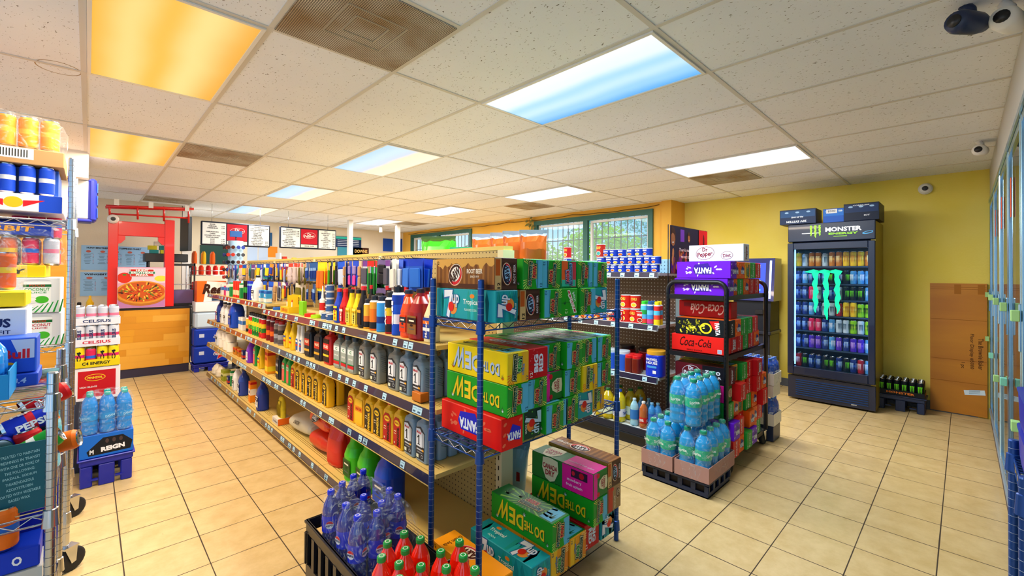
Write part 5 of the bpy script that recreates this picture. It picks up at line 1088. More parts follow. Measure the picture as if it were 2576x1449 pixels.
tins([1632, 1616, 1600, 1586, 1572, 1558, 1545], T1+e+.069, Xh, TD, BT, .076, 'stacked blue tins', 'middle layer, top shelf')
tins([1630, 1616, 1602], T1+e+.138, Xh, TD, BT, .076, 'stacked blue tins', 'highest layer, top shelf')
tins([1565, 1552, 1540], T1+e+.138, Xh, TD, BT, .076, 'stacked blue tins', 'highest layer left of gap')
tins([1646, 1626, 1606, 1588, 1570, 1554], T1+e, Xh+.09, TD, BT, .076, 'stacked blue tins', 'second row, top shelf')
for j in range(2): inst('tin_blue', 'food_tin', 'blue tin under the tall red tin, %s from the shelf' % ORD[j], 'tin', (Xh, yat(1512, Xh, T1+.05), T1+e+j*.069))
inst('tin_tall_red', 'food_tin', 'tall orange red tin standing highest beside the blue tins', 'tin', (Xh, yat(1512, Xh, T1+.2), T1+e+.138))
for j in range(2): inst('tin_blue', 'food_tin', 'blue tin under the red and white tin, %s from the shelf' % ORD[j], 'tin', (Xh, yat(1428, Xh, T1+.05), T1+e+j*.069))
inst('tin_red', 'food_tin', 'red and white tin seen against the barred window', 'tin', (Xh, yat(1428, Xh, T1+.2), T1+e+.138))
for j in range(2): tins([1599, 1583], T2+e+j*.12, Xh+.02, TD, 'tin_chili', .092, 'large chili tins', '%s layer, second shelf' % ('lower', 'upper')[j])
tins([1612], T2+e, Xh, TD, 'tin_wolf', .08, None, 'beside the sprays'); tins([1565, 1552], T2+e, Xh, TD, 'tin_wolf', .08, 'red chili tins', 'left of the large chili tins')
tins([1536, 1524, 1510, 1498], T2+e, Xh-.01, TD, ['tin_orange', 'tin_meat'], .07, 'small tins', 'second shelf behind the rack post'); tins([1480, 1468, 1456, 1444, 1432], T2+e, Xh-.01, TD, ['tin_meat', 'tin_orange'], .07, 'small tins', 'second shelf left of the post')
kind('spray_green', spray('2ab04a', '3ad03a', ['e84a3a', '5ab0e0', '2aa04a', '58c8e8'], .027, .19)); kind('spray_blue', spray('2a60a8', '2a5a9a', ['c83a7a', '3a90d8', '6ac0e8', '2a60a8'], .027, .19)); kind('spray_yellow', spray('f0d828', 'f8e020', ['f0c820', 'e84a3a', '58c0e8', 'd83030'], .027, .19))
for i, (k, u, c_) in enumerate((('spray_yellow', 1653, 'yellow'), ('spray_blue', 1636, 'blue'), ('spray_green', 1620, 'green'))):
    inst(k, 'spray_can', 'air freshener can with %s cap on the second shelf' % c_, 'spray can', (Xh, yat(u, Xh, T2+.1), T2+e), 0, 'air freshener cans'); inst(k, 'spray_can', 'air freshener can with %s cap, rear one of its pair' % c_, 'spray can', (Xh+.06, yat(u, Xh, T2+.1)+.01, T2+e), 0, 'air freshener cans')
def tub(r, h, body, lid, word=None):
    q = MB(); q.loft([(0, r*1.9, r*1.9), (.01, r*2, r*2), (h*.8, r*2, r*2), (h*.84, r*1.9, r*1.9)], pm(body), 20, p=3.4)
    c = MB(); c.lathe([(0, h*.84), (r*1.02, h*.84), (r*1.02, h*.98), (r*.95, h), (0, h)], pm(lid), 24); c.lathe([(r*1.03, h*.9), (r*1.03, h*.91)], pm(lid), 24)
    l = MB(); f = Fr((-r-.001, 0, h*.45), (0, -1, 0), (0, 0, 1), r*2, h*.7)
    if word:
        for i, w_ in enumerate(word.split()): l.text(f, w_, 0, h*(.22-.13*i), r*1.3, h*.1, 'f4f6fa', 2, 0, .03)
        l.rect(f, 0, -h*.06, r*1.1, h*.08, '4a9ae0', 1); l.rect(f, r*.3, -h*.25, r*.4, h*.12, 'f0f0f0', 1)
        return [('tub', q), ('lid', c), ('label', l)]
    return [('tub', q), ('lid', c)]
kind('coffee_blue', tub(.075, .215, '1636c8', 'd8a02a', 'MAXWELL HOUSE')); kind('coffee_blue_white', tub(.06, .17, '2458c8', 'c8d8e8')); kind('coffee_red', tub(.07, .19, '8a1018', '1c1418')); kind('jar_red', [(a, b) for a, b in tub(.036, .15, '6a1c14', 'd81e24')])
inst('coffee_blue', 'coffee_tub', 'large blue coffee tub with amber lid', 'coffee tub', (HX+.09, yat(1645, HX+.05, T3+.1), T3+e)); inst('coffee_blue_white', 'coffee_tub', 'blue tub with pale lid beside the blue rack post', 'coffee tub', (HX+.1, yat(1560, HX+.05, T3+.1), T3+e)); inst('coffee_blue_white', 'coffee_tub', 'second blue tub with pale lid, left of the rack post', 'coffee tub', (HX+.1, yat(1530, HX+.05, T3+.1), T3+e))
for i, (u, dx) in enumerate(((1632, .28), (1580, .28))): inst('coffee_red', 'coffee_tub', 'dark red coffee tub with black lid at the shelf back, %s' % ('right', 'left')[i], 'coffee tub', (HX+dx, yat(u, HX+.3, T3+.1), T3+e))
for i, (u, dx) in enumerate(((1602, .05), (1584, .05), (1606, .13), (1590, .13))): inst('jar_red', 'coffee_jar', 'brown coffee jar with red lid, %s %s' % (('right', 'left')[i % 2], ('in front', 'behind')[i//2]), 'coffee jar', (HX+dx, yat(u, HX+dx, T3+.1), T3+e), 0, 'red lidded coffee jars')
def pet(liq, cap, labc, r=.033, h=.24, word=None, wc='f4f6f4', lab_z=(.38, .62), rough=.12, alpha=1, lc2=None, neckr=.34):
    q = MB(); m = mat('liquid_'+liq, liq, rough, spec=.7, coat=.4) if alpha == 1 else mat('liquid_%s_%d' % (liq, alpha*100), liq, rough, spec=.7, alpha=alpha)
    q.lathe([(0, .004), (r*.7, 0), (r*.95, h*.03), (r, h*.08), (r*.94, h*.2), (r, h*.26), (r*.95, h*.33), (r, lab_z[0]*h), (r, lab_z[1]*h), (r*.98, h*.68), (r*.85, h*.77), (r*.55, h*.86), (r*neckr, h*.92), (r*neckr, h*.94)], m, 20)
    c = MB(); c.lathe([(0, h*.93), (r*.42, h*.93), (r*.42, h*.985), (r*.36, h), (0, h)], pm(cap), 18, rib=.06); c.lathe([(r*.2, h+.0004), (r*.26, h+.0004)], 'e8e8e8' if cap != '1e9a4a' else '127a38', 12)
    l = MB(); l.lathe([(r*1.015, lab_z[0]*h), (r*1.02, lab_z[0]*h+.001), (r*1.02, lab_z[1]*h-.001), (r*1.015, lab_z[1]*h)], pm(labc), 20)
    if word:
        for rot in (PI, PI*1.5, PI*.0+.4):
            f = Fr((r*1.035*math.cos(rot), r*1.035*math.sin(rot), h*sum(lab_z)/2), (-math.sin(rot), math.cos(rot), 0), (0, 0, 1)); f.lift = .0006
            if word == 'PEPSI': l.ell(f, 0, 0, r*.95, r*.95, 'e8ecf4', 1); l.poly(f, [(r*.46*math.cos(t*.2), r*.46*math.sin(t*.2)) for t in range(1, 15)], 'd81c2c', 2); l.text(f, word, 0, -r*.08, r*.85, r*.24, '101c60', 3, .06, .04)
            else: l.text(f, word, 0, 0, r*1.2, h*(lab_z[1]-lab_z[0])*.42, wc, 1, .1, .03)
    return [('bottle', q), ('cap', c), ('label', l)]
kind('oil_big', pet('d8c21c', '2a5ad8', 'e8e8f0', .055, .28, 'Tesco', '1a50b0', (.18, .42))); kind('oil_green_cap', pet('c8b018', '1f6a2a', 'd8e8d0', .052, .27, None, lab_z=(.18, .45))); kind('vinegar', pet('9ad0e4', 'b8d8f0', '2a78c8', .036, .23, lab_z=(.25, .6))); kind('cider', pet('b8602a', 'e8e8e8', 'd02a24', .036, .22, 'CIDER', lab_z=(.2, .42))); kind('water_small', pet('3a90d8', '7ac0f0', '2a68c8', .033, .22, lab_z=(.3, .6)))
X_ = HX+.07
for i, (k, u, dx, d_) in enumerate((('oil_big', 1558, 0, 'big cooking oil bottle with blue cap'), ('oil_green_cap', 1530, 0, 'cooking oil bottle with green cap left of the post'), ('oil_green_cap', 1511, 0, 'cooking oil bottle with green cap, leftmost'), ('oil_green_cap', 1586, .12, 'cooking oil bottle with green cap in the second row'), ('oil_green_cap', 1560, .16, 'cooking oil bottle behind the blue capped one'),
     ('oil_green_cap', 1610, .24, 'cooking oil bottle at the very back of the base shelf'), ('vinegar', 1596, 0, 'clear bottle with blue label on the base shelf'), ('cider', 1619, 0, 'amber cider bottle with red label'), ('water_small', 1640, .02, 'small blue water bottle nearest the cider'), ('water_small', 1613, .1, 'small blue water bottle behind the clear one'), ('water_small', 1632, .12, 'small blue water bottle behind the cider'), ('water_small', 1655, .05, 'small blue water bottle nearest the cart'))):
    inst(k, 'cooking_oil' if 'oil' in d_ else 'plastic_bottle', d_, 'bottle', (X_+dx, yat(u, X_+dx, T0+.1), T0+e), 0, 'bottles on the dark base shelf')

# ------------------------------------------------------------------ rolling cart of soda
KX0, KX1, KY0, KY1 = 3.29, 4.19, 1.185, 1.625
ct = thing('rolling_cart', 'black steel rolling cart piled with soda cartons', 'cart', (KX0, (KY0+KY1)/2, 0))
Wc = KY1-KY0
for i, x in enumerate((0, KX1-KX0)):
    q = MB(); P = [(x, -Wc/2, .13), (x, -Wc/2, 1.32)]; 
    for a in range(1, 8): t = a*PI/16; P.append((x, -Wc/2+.07*(1-math.cos(t)), 1.32+.07*math.sin(t)))
    P2 = [(p[0], -p[1], p[2]) for p in P[::-1]]; q.tube(P+P2, .017, 'black_steel', 8); obj('end_frame', q, ct)
    q = MB()
    for s in (-1, 1):
        for k in range(38): q.box(x-.0175 if i == 0 else x+.0175, s*Wc/2, .18+k*.03, .003, .008, .012, '07080c')
    obj('slot_strip', q, ct)
for z in (.12, .848, 1.285):
    q = MB(); q.box((KX1-KX0)/2, 0, z-.02, KX1-KX0, Wc-.03, .006, 'black_steel')
    for s in (-1, 1): q.box((KX1-KX0)/2, s*(Wc/2-.015), z-.03, KX1-KX0, .02, .035, 'black_steel')
    for s in (0, KX1-KX0): q.box(s, 0, z-.03, .02, Wc-.03, .035, 'black_steel')
    obj('shelf', q, ct)
cm = caster_mesh().mesh('caster')
for x in (.03, KX1-KX0-.03):
    for y in (-Wc/2+.02, Wc/2-.02): obj('caster', cm, ct, (x, y, -.005), (0, 0, random.uniform(-.4, .4)))
q = MB(); q.tube([(0, Wc/2, 1.36), (0, Wc/2, 1.84)], .004, 'black_steel', 6); q.tube([(.72, Wc/2, 1.29), (.72, Wc/2, 1.84)], .004, 'black_steel', 6); obj('sign_rod', q, ct)
# header sign above the cart
o = thing('advertising_sign', 'dark purple and red advertising board reading There\'s magic when we eat together', 'sign', (KX0+.01, KY1-.012, 1.45))
SW, SH = .71, .385; q = MB(); q.box(SW/2, 0, 0, SW, .006, SH, '1c1026'); f = Fr((SW/2, -.0035, SH/2), (1, 0, 0), (0, 0, 1), SW, SH, .0006, True)
rd = random.Random(4)
q.rect(f, -.1, 0, .5, SH, '24183a', 1)
for i in range(46): q.ell(f, rd.uniform(-.34, .14), rd.uniform(-.19, -.02), rd.uniform(.01, .05), rd.uniform(.03, .09), ('7a2a7a', 'a84a3a', '4a1a6a', 'd88a4a', '5a2a90', '8a3a4a')[i % 6], 2+i*.02, rd.uniform(-.4, .4), 10)
for x, y, s in ((-.32, .08, .1), (-.03, .1, .055), (-.17, -.04, .04), (.06, 0, .04)): q.ell(f, x, y+s*.3, s*1.0, s*1.5, '4a2418', 3.5, .1, 14); q.ell(f, x, y, s*.75, s*1.05, 'b06a40', 4, .1, 14); q.ell(f, x, y-s*.22, s*.3, s*.12, 'f0e4d8', 5, .1, 8)
q.rect(f, -.15, .12, .07, .1, '7a3ac0', 2)
q.rect(f, .265, 0, .19, SH, 'd41418', 3); q.text(f, 'Coca', .27, -.03, .12, .07, 'f4e8e8', 5, .2, .0, .2); q.ell(f, .27, .09, .03, .13, '5a0c10', 4)
q.text(f, "There's magic when", -.05, .0, .33, .036, 'f0ecf4', 7, 0, .01); q.text(f, 'we eat together', -.05, -.055, .27, .036, 'f0ecf4', 7, 0, .01); obj('board', q, o)
CG = 'soda cartons on the rolling cart'; yc = KY0+.22
def cc(k, x, y, z, where, rz=0, rot=None): carton(k, x, y, z, where, rz, CG, rot)
z = 1.287+.014-.014; z = 1.288
ca = KX0+.085
cc('fanta_grape', ca, yc-.02, z, 'lower of two on cart top'); cc('fanta_grape', ca, yc-.04, z+CH+.002, 'upper of two on cart top'); cc('pepper_diet', ca+.08, yc-.10, z+2*CH+.004, 'highest on the cart')
for j, ks in enumerate((('fanta_orange', 'sprite', 'fanta_orange', 'coke', 'coke'), ('fanta_orange', 'fanta_orange', 'dew_orange', 'sprite', 'coke'))):
    for i, k in enumerate(ks): cc(k, ca+.135+i*.128, yc-.01*j, z+j*(CH+.002), 'cart top, %s layer, %s from left' % (('lower', 'upper')[j], ORD[i+1]))
z = .851+.005
for j, ks in enumerate((('coke_zero', 'big_red', 'coke', 'sprite', 'coke', 'fanta_orange'), ('fanta_dark', 'fanta_orange', 'sprite', 'sprite', 'coke'), (None, 'coke_classic'))):
    for i, k in enumerate(ks):
        if k: cc(k, ca+i*.128, yc-(.03 if j == 1 else 0), z+j*(CH+.002), 'cart middle shelf, %s layer, %s from left' % (('lower', 'second', 'top')[j], ORD[i]))
z = .127
rows = (('coke', 'fanta_orange', 'sprite', 'fanta_grape', 'fanta_orange', 'sprite'), ('fanta_grape', 'coke', 'coke', 'fanta_orange', 'fanta_orange', 'coke'), ('sprite', 'fanta_orange', 'dew_orange', 'sprite', 'fanta_orange', 'coke'), ('canada_dry', 'coke', 'fanta_orange', 'coke', 'coke', 'fanta_orange'), ('pepper_zero', 'dew_orange', 'sprite', 'coke', 'big_red', None))
for j, ks in enumerate(rows):
    for i, k in enumerate(ks):
        if k: cc(k, ca+i*.128, yc-random.uniform(0, .07), z+j*(CH+.002), 'cart bottom, %s layer, %s from left' % (('lowest', 'second', 'third', 'fourth', 'top')[j], ORD[i]))

# ------------------------------------------------------------------ bottle packs in shrink wrap
def wrapmat():
    m, n, l, b = nodemat('shrink_wrap', .08); b.inputs['Base Color'].default_value = (.7, .86, 1, 1); b.inputs['Alpha'].default_value = .16; b.inputs['Specular IOR Level'].default_value = .8
    z = nd(n, 'ShaderNodeTexNoise'); z.inputs['Scale'].default_value = 22; z.inputs['Detail'].default_value = 5; z.inputs['Distortion'].default_value = 2.5; tc = nd(n, 'ShaderNodeTexCoord'); l.new(tc.outputs['Object'], z.inputs['Vector'])
    bp = nd(n, 'ShaderNodeBump'); bp.inputs['Strength'].default_value = .9; bp.inputs['Distance'].default_value = .01; l.new(z.outputs['Fac'], bp.inputs['Height']); l.new(bp.outputs[0], b.inputs['Normal'])
    r = nd(n, 'ShaderNodeValToRGB'); r.color_ramp.elements[0].position = .52; r.color_ramp.elements[0].color = (.04, .04, .04, 1); r.color_ramp.elements[1].position = .72; r.color_ramp.elements[1].color = (.34, .34, .34, 1); l.new(z.outputs['Fac'], r.inputs['Fac']); l.new(r.outputs[0], b.inputs['Alpha'])
wrapmat()
def wrapmesh(sx_, sy_, h, seed=1):
    rd = random.Random(seed); q = MB(); n = 36; rings = []
    for z, k in ((.002, 1.0), (h*.3, 1.02), (h*.6, 1.02), (h*.78, .98), (h*.93, .86), (h*1.01, .7), (h*1.0, .3)):
        rings.append([((sx_/2+.004)*k*sgnpow(math.cos(2*PI*(i+.5)/n), .45)*(1+rd.uniform(-.012, .012)), (sy_/2+.004)*k*sgnpow(math.sin(2*PI*(i+.5)/n), .45)*(1+rd.uniform(-.012, .012)), z+rd.uniform(-.005, .005)*(z > .01)) for i in range(n)])
    for k in range(len(rings)-1): q.add(rings[k]+rings[k+1], [(i, (i+1) % n, n+(i+1) % n, n+i) for i in range(n)], 'shrink_wrap', True)
    return q
def pack(k, nx, ny, pitch, h, loc, name, desc, where, tray=None, rz=0, seed=1, wrap=True):
    g = '%s bottles in the pack %s' % (desc, where); ox = -(nx-1)/2*pitch; oy = -(ny-1)/2*pitch; c, s = math.cos(rz), math.sin(rz)
    if tray:
        q = MB(); sx_, sy_ = nx*pitch+.012, ny*pitch+.012
        q.box(0, 0, 0, sx_, sy_, .004, tray)
        for a in (-1, 1): q.box(a*sx_/2, 0, 0, .004, sy_+.004, .1, tray); q.box(0, a*sy_/2, 0, sx_, .004, .1, tray)
        tag(obj('cardboard_tray', q, None, loc, (0, 0, rz)), 'cardboard tray under the %s bottles, %s' % (desc, where), 'tray')
    zz = loc[2]+(.0055 if tray else 0); i = 0
    for a in range(nx):
        for b in range(ny):
            x, y = ox+a*pitch, oy+b*pitch
            inst(k, name, '%s bottle, column %s, row %s, %s' % (desc, ['one', 'two', 'three', 'four', 'five', 'six'][a], ['one', 'two', 'three', 'four'][b], where), 'bottle', (loc[0]+x*c-y*s, loc[1]+x*s+y*c, zz), random.uniform(0, 1.2)-.6, g)
    if wrap: tag(obj('plastic_wrap', wrapmesh(nx*pitch+.01, ny*pitch+.01, h, seed), None, (loc[0], loc[1], zz+.0), (0, 0, rz)), 'clear wrinkled shrink wrap around the %s bottles, %s' % (desc, where), 'plastic wrap')
kind('sprite_big', pet('0aa0e6', '149a74', '14b88c', .052, .31, 'Sprite', 'e8f6f0', (.42, .62), .1, .88))
mat('tray_card', 'b88a80', .8)
def crate(sx_, sy_, h, m, rim=.006, holes=True):
    q = MB(); t = .008; q.box(0, 0, 0, sx_, sy_, .008, m)
    for a in (-1, 1):
        for z0, z1 in ((0, h*.35), (h*.82, h)): q.box(a*(sx_/2-t/2), 0, z0, t, sy_, z1-z0, m); q.box(0, a*(sy_/2-t/2), z0, sx_-2*t, t, z1-z0, m)
        n = max(3, int(sy_/.08))
        for k in range(n+1): q.box(a*(sx_/2-t/2), -sy_/2+t+(sy_-2*t)*k/n, h*.35, t*1.6, .03, h*.47, m)
        n = max(3, int(sx_/.08))
        for k in range(n+1): q.box(-sx_/2+t+(sx_-2*t)*k/n, a*(sy_/2-t/2), h*.35, .03, t*1.6, h*.47, m)
        q.box(a*sx_/2, 0, h-.012, .014, sy_+.01, .012, m, .002); q.box(0, a*sy_/2, h-.012, sx_, .014, .012, m, .002)
    return q
mat('navy_crate', '17284c', .4); mat('black_crate', '16161a', .35); mat('royal_crate', '1020a0', .35)
q = crate(.37, .46, .095, 'navy_crate'); o = tag(obj('bottle_crate', q, None, (3.06, 1.375, 0)), 'low dark navy bottle crate on the floor under the green labelled bottles', 'crate')
for i in range(4):
    for j in range(5): inst('water_small', 'soda_bottle', 'dark bottle standing in the navy crate, column %s row %s' % (ORD[i], ORD[j]), 'bottle', (2.93+i*.085, 1.205+j*.085, .0085), 0, 'bottles in the navy crate') if False else None
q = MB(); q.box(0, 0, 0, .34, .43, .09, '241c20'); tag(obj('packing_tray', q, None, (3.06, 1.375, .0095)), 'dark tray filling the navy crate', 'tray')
pack('sprite_big', 4, 2, .107, .31, (3.075, 1.245, .105), 'soda_bottle', 'teal green labelled', 'lower right pack', 'tray_card', .0, 1)
pack('sprite_big', 4, 2, .107, .31, (3.075, 1.489, .105), 'soda_bottle', 'teal green labelled', 'lower left pack', 'tray_card', .0, 2)
pack('sprite_big', 4, 2, .107, .31, (3.08, 1.315, .436), 'soda_bottle', 'teal green labelled', 'upper pack', None, .0, 3)
# water and cola packs at the far end of the cart
kind('water_blue', pet('1658d8', '2f7ae8', '1c50c0', .032, .22, 'water', 'e0ecfa', (.35, .6), .12, .8))
pack('water_blue', 3, 4, .067, .22, (4.36, 1.28, .49), 'water_bottle', 'blue', 'upper water pack', 'f0ece0', 0, 4)
pack('water_blue', 3, 4, .067, .22, (4.36, 1.28, .14), 'water_bottle', 'blue', 'lower water pack', 'f0ece0', 0, 5)
q = MB(); q.box(0, 0, 0, .2, .27, .13, 'navy_crate', .004); tag(obj('packing_crate', q, None, (4.36, 1.28, .003)), 'dark crate under the lower water pack', 'crate')
q = MB(); q.box(0, 0, 0, .2, .27, .1, 'e8e4d8', .002); tag(obj('packing_box', q, None, (4.36, 1.28, .385)), 'white box between the two water packs', 'box')

# ------------------------------------------------------------------ bottom of the blue rack
z = RZ[0]+.002
row(['cream_soda', 'seven_tropical', 'dew_orange', 'dew_orange', 'big_red_b', 'seven_tropical'], [1.20, 1.385, 1.52, 1.655, 1.79, 1.925], z, 'lowest rack shelf', [.03, -.01, .0, 0, .02, .02])
row([None, None, 'dew_b', None, 'dew_b', 'root_beer_sundae'], [0, 0, 1.515, 0, 1.80, 1.955], z+CH+.002, 'lowest shelf, second layer', [0, 0, -.01, 0, -.02, .0])
row([None, None, None, None, 'canada_dry', 'root_beer'], [0, 0, 0, 0, 1.80, 1.955], z+2*CH+.004, 'lowest shelf, third layer', [0, 0, 0, 0, -.02, .0])
# ------------------------------------------------------------------ cola crate and orange soda in the foreground
tag(obj('bottle_crate', crate(.30, .66, .3, 'black_crate'), None, (.885, 1.78, 0)), 'tall black slotted plastic crate in the foreground holding cola bottles', 'crate')
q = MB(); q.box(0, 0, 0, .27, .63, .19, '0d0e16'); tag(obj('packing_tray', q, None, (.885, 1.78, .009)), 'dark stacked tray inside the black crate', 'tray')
kind('cola_blue', pet('0a1690', '0c30e0', '0c28d0', .036, .27, 'PEPSI', 'f0f0f4', (.36, .62), .08, 1)); kind('soda_orange', pet('f4280c', '149a3c', 'f03c14', .036, .25, 'CRUSH', 'f0f0f0', (.25, .5), .08, 1))
def canmesh(col, band=None, word=None, r=.031, h=.122, tall=False, wc='f4f4f4', claw=None):
    q = MB(); q.lathe([(r*.75, 0), (r*.95, .008, col), (r, .014), (r, h*.45, band or col), (r, h*.6, col), (r, h-.014), (r*.85, h-.004, 'can_silver_metal'), (r*.86, h), (r*.8, h-.001), (r*.76, h-.005), (0, h-.005)], 'can_silver_metal', 18)
    for rot in (PI, PI*1.5):
        f = Fr((r*1.03*math.cos(rot), r*1.03*math.sin(rot), h*.5), (-math.sin(rot), math.cos(rot), 0), (0, 0, 1)); f.lift = .0006
        if word: q.text(f, word, 0, 0, h*.55, r*.7, wc, 1, PI/2, .04)
        if claw:
            for k in (-1, 0, 1): x = k*r*.42; q.poly(f, [(x-r*.16, h*.22), (x+r*.2, h*.24), (x+r*.1, h*.05), (x+r*.12, -h*.08), (x, -h*.24), (x-r*.1, -h*.02)], claw, 1)
    return [('can', q)]
mat('can_silver_metal', 'c8ccd2', .2, metal=1)
kind('can_cola', canmesh('1430b8', 'c82030', 'PEPSI')); kind('can_bigred', canmesh('c8141c', None, 'BIG RED')); kind('can_green', canmesh('1f9a34', 'e8f0e8', None)); kind('can_orange_soda', canmesh('f0701a', '2a6ad0', None)); kind('can_red', canmesh('d81a1e', 'f4f0f0', 'Cola'))
P = [(810, 1240), (848, 1222), (885, 1197), (917, 1185), (998, 1222), (1043, 1228), (948, 1285), (985, 1255), (860, 1270), (915, 1245), (905, 1300)]
def xyat(u, v, z):
    d = _f+_R*((u-1288)/FPX)+_U*((CYP-v)/FPX); t = (z-CAMZ)/d.z; return d.x*t, d.y*t
used = []
for i, (u, v) in enumerate(P):
    x, y = xyat(u, v, .47); x = min(max(x, .79), .985); y = min(max(y, 1.50), 2.06)
    for _ in range(60):
        for a, b in used:
            d = math.hypot(x-a, y-b)
            if d < .074: x += (x-a+.001)/max(d, .01)*.012; y += (y-b+.002)/max(d, .01)*.012
        x = min(max(x, .785), .985); y = min(max(y, 1.50), 2.06)
    used.append((x, y)); inst('cola_blue', 'soda_bottle', 'blue cola bottle in the black crate, %s of eleven from far left' % ORD[i], 'bottle', (x, y, .2015), random.uniform(-.6, .6), 'blue cola bottles in the crate')
q = wrapmesh(.26, .5, .26, 9); tag(obj('plastic_wrap', q, None, (.885, 1.80, .215)), 'torn clear shrink wrap over the blue cola bottles', 'plastic wrap')
tag(obj('bottle_crate', crate(.34, .42, .26, 'black_crate'), None, (.83, 1.20, 0)), 'black crate nearest the camera under the red orange bottles', 'crate')
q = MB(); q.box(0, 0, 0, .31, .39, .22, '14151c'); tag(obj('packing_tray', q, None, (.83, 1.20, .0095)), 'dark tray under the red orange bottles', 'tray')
P = [(975, 1362), (1017, 1338), (1052, 1350), (960, 1398), (1014, 1372), (998, 1412), (1037, 1418), (1109, 1385), (1145, 1365), (1165, 1396), (1126, 1416), (1187, 1420), (1150, 1440), (1004, 1447)]
used = []
for i, (u, v) in enumerate(P):
    x, y = xyat(u, v, .48)
    for _ in range(60):
        for a, b in used:
            d = math.hypot(x-a, y-b)
            if d < .0735: x += (x-a)/max(d, .01)*.01; y += (y-b)/max(d, .01)*.01
    used.append((x, y)); inst('soda_orange', 'soda_bottle', 'red orange soda bottle with green cap, %s of fourteen in the near crate' % ORD[i], 'bottle', (x, y, .231), random.uniform(-.6, .6), 'red orange soda bottles')
# ------------------------------------------------------------------ energy drink fridge against the yellow wall
mat('fridge_navy', '0e1b38', .3, coat=.3); mat('fridge_side', 'a08c28', .35, metal=.2); mat('fridge_glass', '20384c', .03, alpha=.13); mat('fridge_inside', '0c1c40', .4); mat('led_blue', '78b8ff', emis=4); mat('claw_mint', '14d88c', emis=.9, spec=.1); mat('claw_green', '8ad81e', emis=.7); mat('sign_white', 'f0f4f4', emis=.8)
FX, FY0, FY1, FD = 5.965, .645, 1.445, .60; FC = (FY0+FY1)/2; FW = FY1-FY0
fr_ = thing('display_fridge', 'tall dark navy glass door drinks fridge with glowing green claw mark and energy drink sign', 'fridge', (FX+FD/2, FC, 0))
cx = 0; H_ = 2.03
q = MB()
for s in (-1, 1): q.box(0, s*(FW/2-.02), .02, FD, .04, H_-.02, 'dark_chrome' if False else 'fridge_side')
q.box(FD/2-.02, 0, .02, .04, FW-.08, H_-.02, 'fridge_inside'); q.box(.01, 0, H_-.04, FD-.02, FW-.08, .04, 'fridge_navy'); q.box(0, 0, .25, FD, FW-.08, .12, 'fridge_navy')
for s in (-1, 1): q.box(.03, s*(FW/2-.042), .37, FD-.1, .004, 1.45, 'fridge_inside')
q.box(.02, 0, 1.80, FD-.04, FW-.08, .03, 'fridge_inside'); obj('cabinet', q, fr_)
q = MB(); q.box(-FD/2-.012, 0, 1.835, .03, FW, .205, 'fridge_navy', .006); f = Fr((-FD/2-.0275, 0, 1.94), (0, -1, 0), (0, 0, 1), FW-.03, .17, .0005, True)
q.text(f, 'MONSTER', .125, .02, .32, .048, 'sign_white', 2, 0, .03); q.text(f, 'ENERGY', .125, -.028, .26, .022, 'claw_green', 2, 0, .03); q.rect(f, .1, -.058, .12, .006, 'claw_green', 2); q.rect(f, -.18, -.012, .16, .006, 'sign_white', 1); q.ell(f, .34, -.03, .1, .03, '5ab0e8', 1, .2); q.ell(f, .34, -.028, .07, .016, 'fridge_navy', 2, .2)
def claw(q, f, cx, cy, W, H, m, lay=2, tips=None):
    rd = random.Random(21)
    for k in (-1, 0, 1):
        x0 = cx+k*W*.34; hh = H*(.93 if k else 1.08); L_, R_ = [], []
        n = 16
        for i in range(n+1):
            t = i/n; y = cy+H/2-hh*t; wv = W*(.10+.025*math.sin(i*1.9+k))*(1-.25*t if t < .8 else (1-t)*3.6+.02); wob = W*.02*math.sin(i*1.3+k*2); L_.append((x0-wv/1.3+wob, y)); R_.append((x0+wv/1.3+wob+W*.03*t, y))
        for i in range(n): q.poly(f, [L_[i], R_[i], R_[i+1], L_[i+1]], m, lay)
        if tips: q.poly(f, [(x0-W*.36, cy+H/2-H*.01), (x0-W*.05, cy+H/2+H*.05), (x0+W*.16, cy+H/2+H*.01), (x0+W*.1, cy+H/2-H*.06), (x0-W*.1, cy+H/2-H*.04)], m, lay+.3)
claw(q, f, -.13, .01, .12, .13, 'claw_green', 2); obj('sign_canopy', q, fr_)
q = MB(); x = -FD/2-.02
for s in (-1, 1): q.box(x, s*(FW/2-.03), .30, .05, .06, 1.52, 'fridge_navy', .005)
q.box(x, 0, 1.745, .05, FW-.12, .075, 'fridge_navy', .004); q.box(x, 0, .30, .05, FW-.12, .09, 'fridge_navy', .004); obj('door', q, fr_)
dr = fr_.children[-1]
q = MB(); q.box(x+.005, 0, .38, .008, FW-.12, 1.37, 'fridge_glass'); obj('door_glass', q, dr)
q = MB(); f = Fr((x-.001, .03, 1.22), (0, -1, 0), (0, 0, 1), 1, 1, .0006); claw(q, f, 0, .02, .30, .50, 'claw_mint', 1, True); obj('claw_logo', q, dr)
q = MB(); q.box(-FD/2, 0, .02, .03, FW, .26, 'fridge_navy', .004)
for k in range(8): q.box(-FD/2-.018, -.01, .06+k*.024, .01, FW-.14, .010, '1c3a6c')
q.text(Fr((-FD/2-.0165, -.22, .055), (0, -1, 0), (0, 0, 1)), 'idw', 0, 0, .05, .02, 'e8eef4', 3); obj('louvre_grille', q, fr_)
q = MB()
for s in (-1, 1): q.box(-FD/2+.05, s*(FW/2-.055), .40, .012, .012, 1.38, 'led_blue')
obj('led_strip', q, fr_)
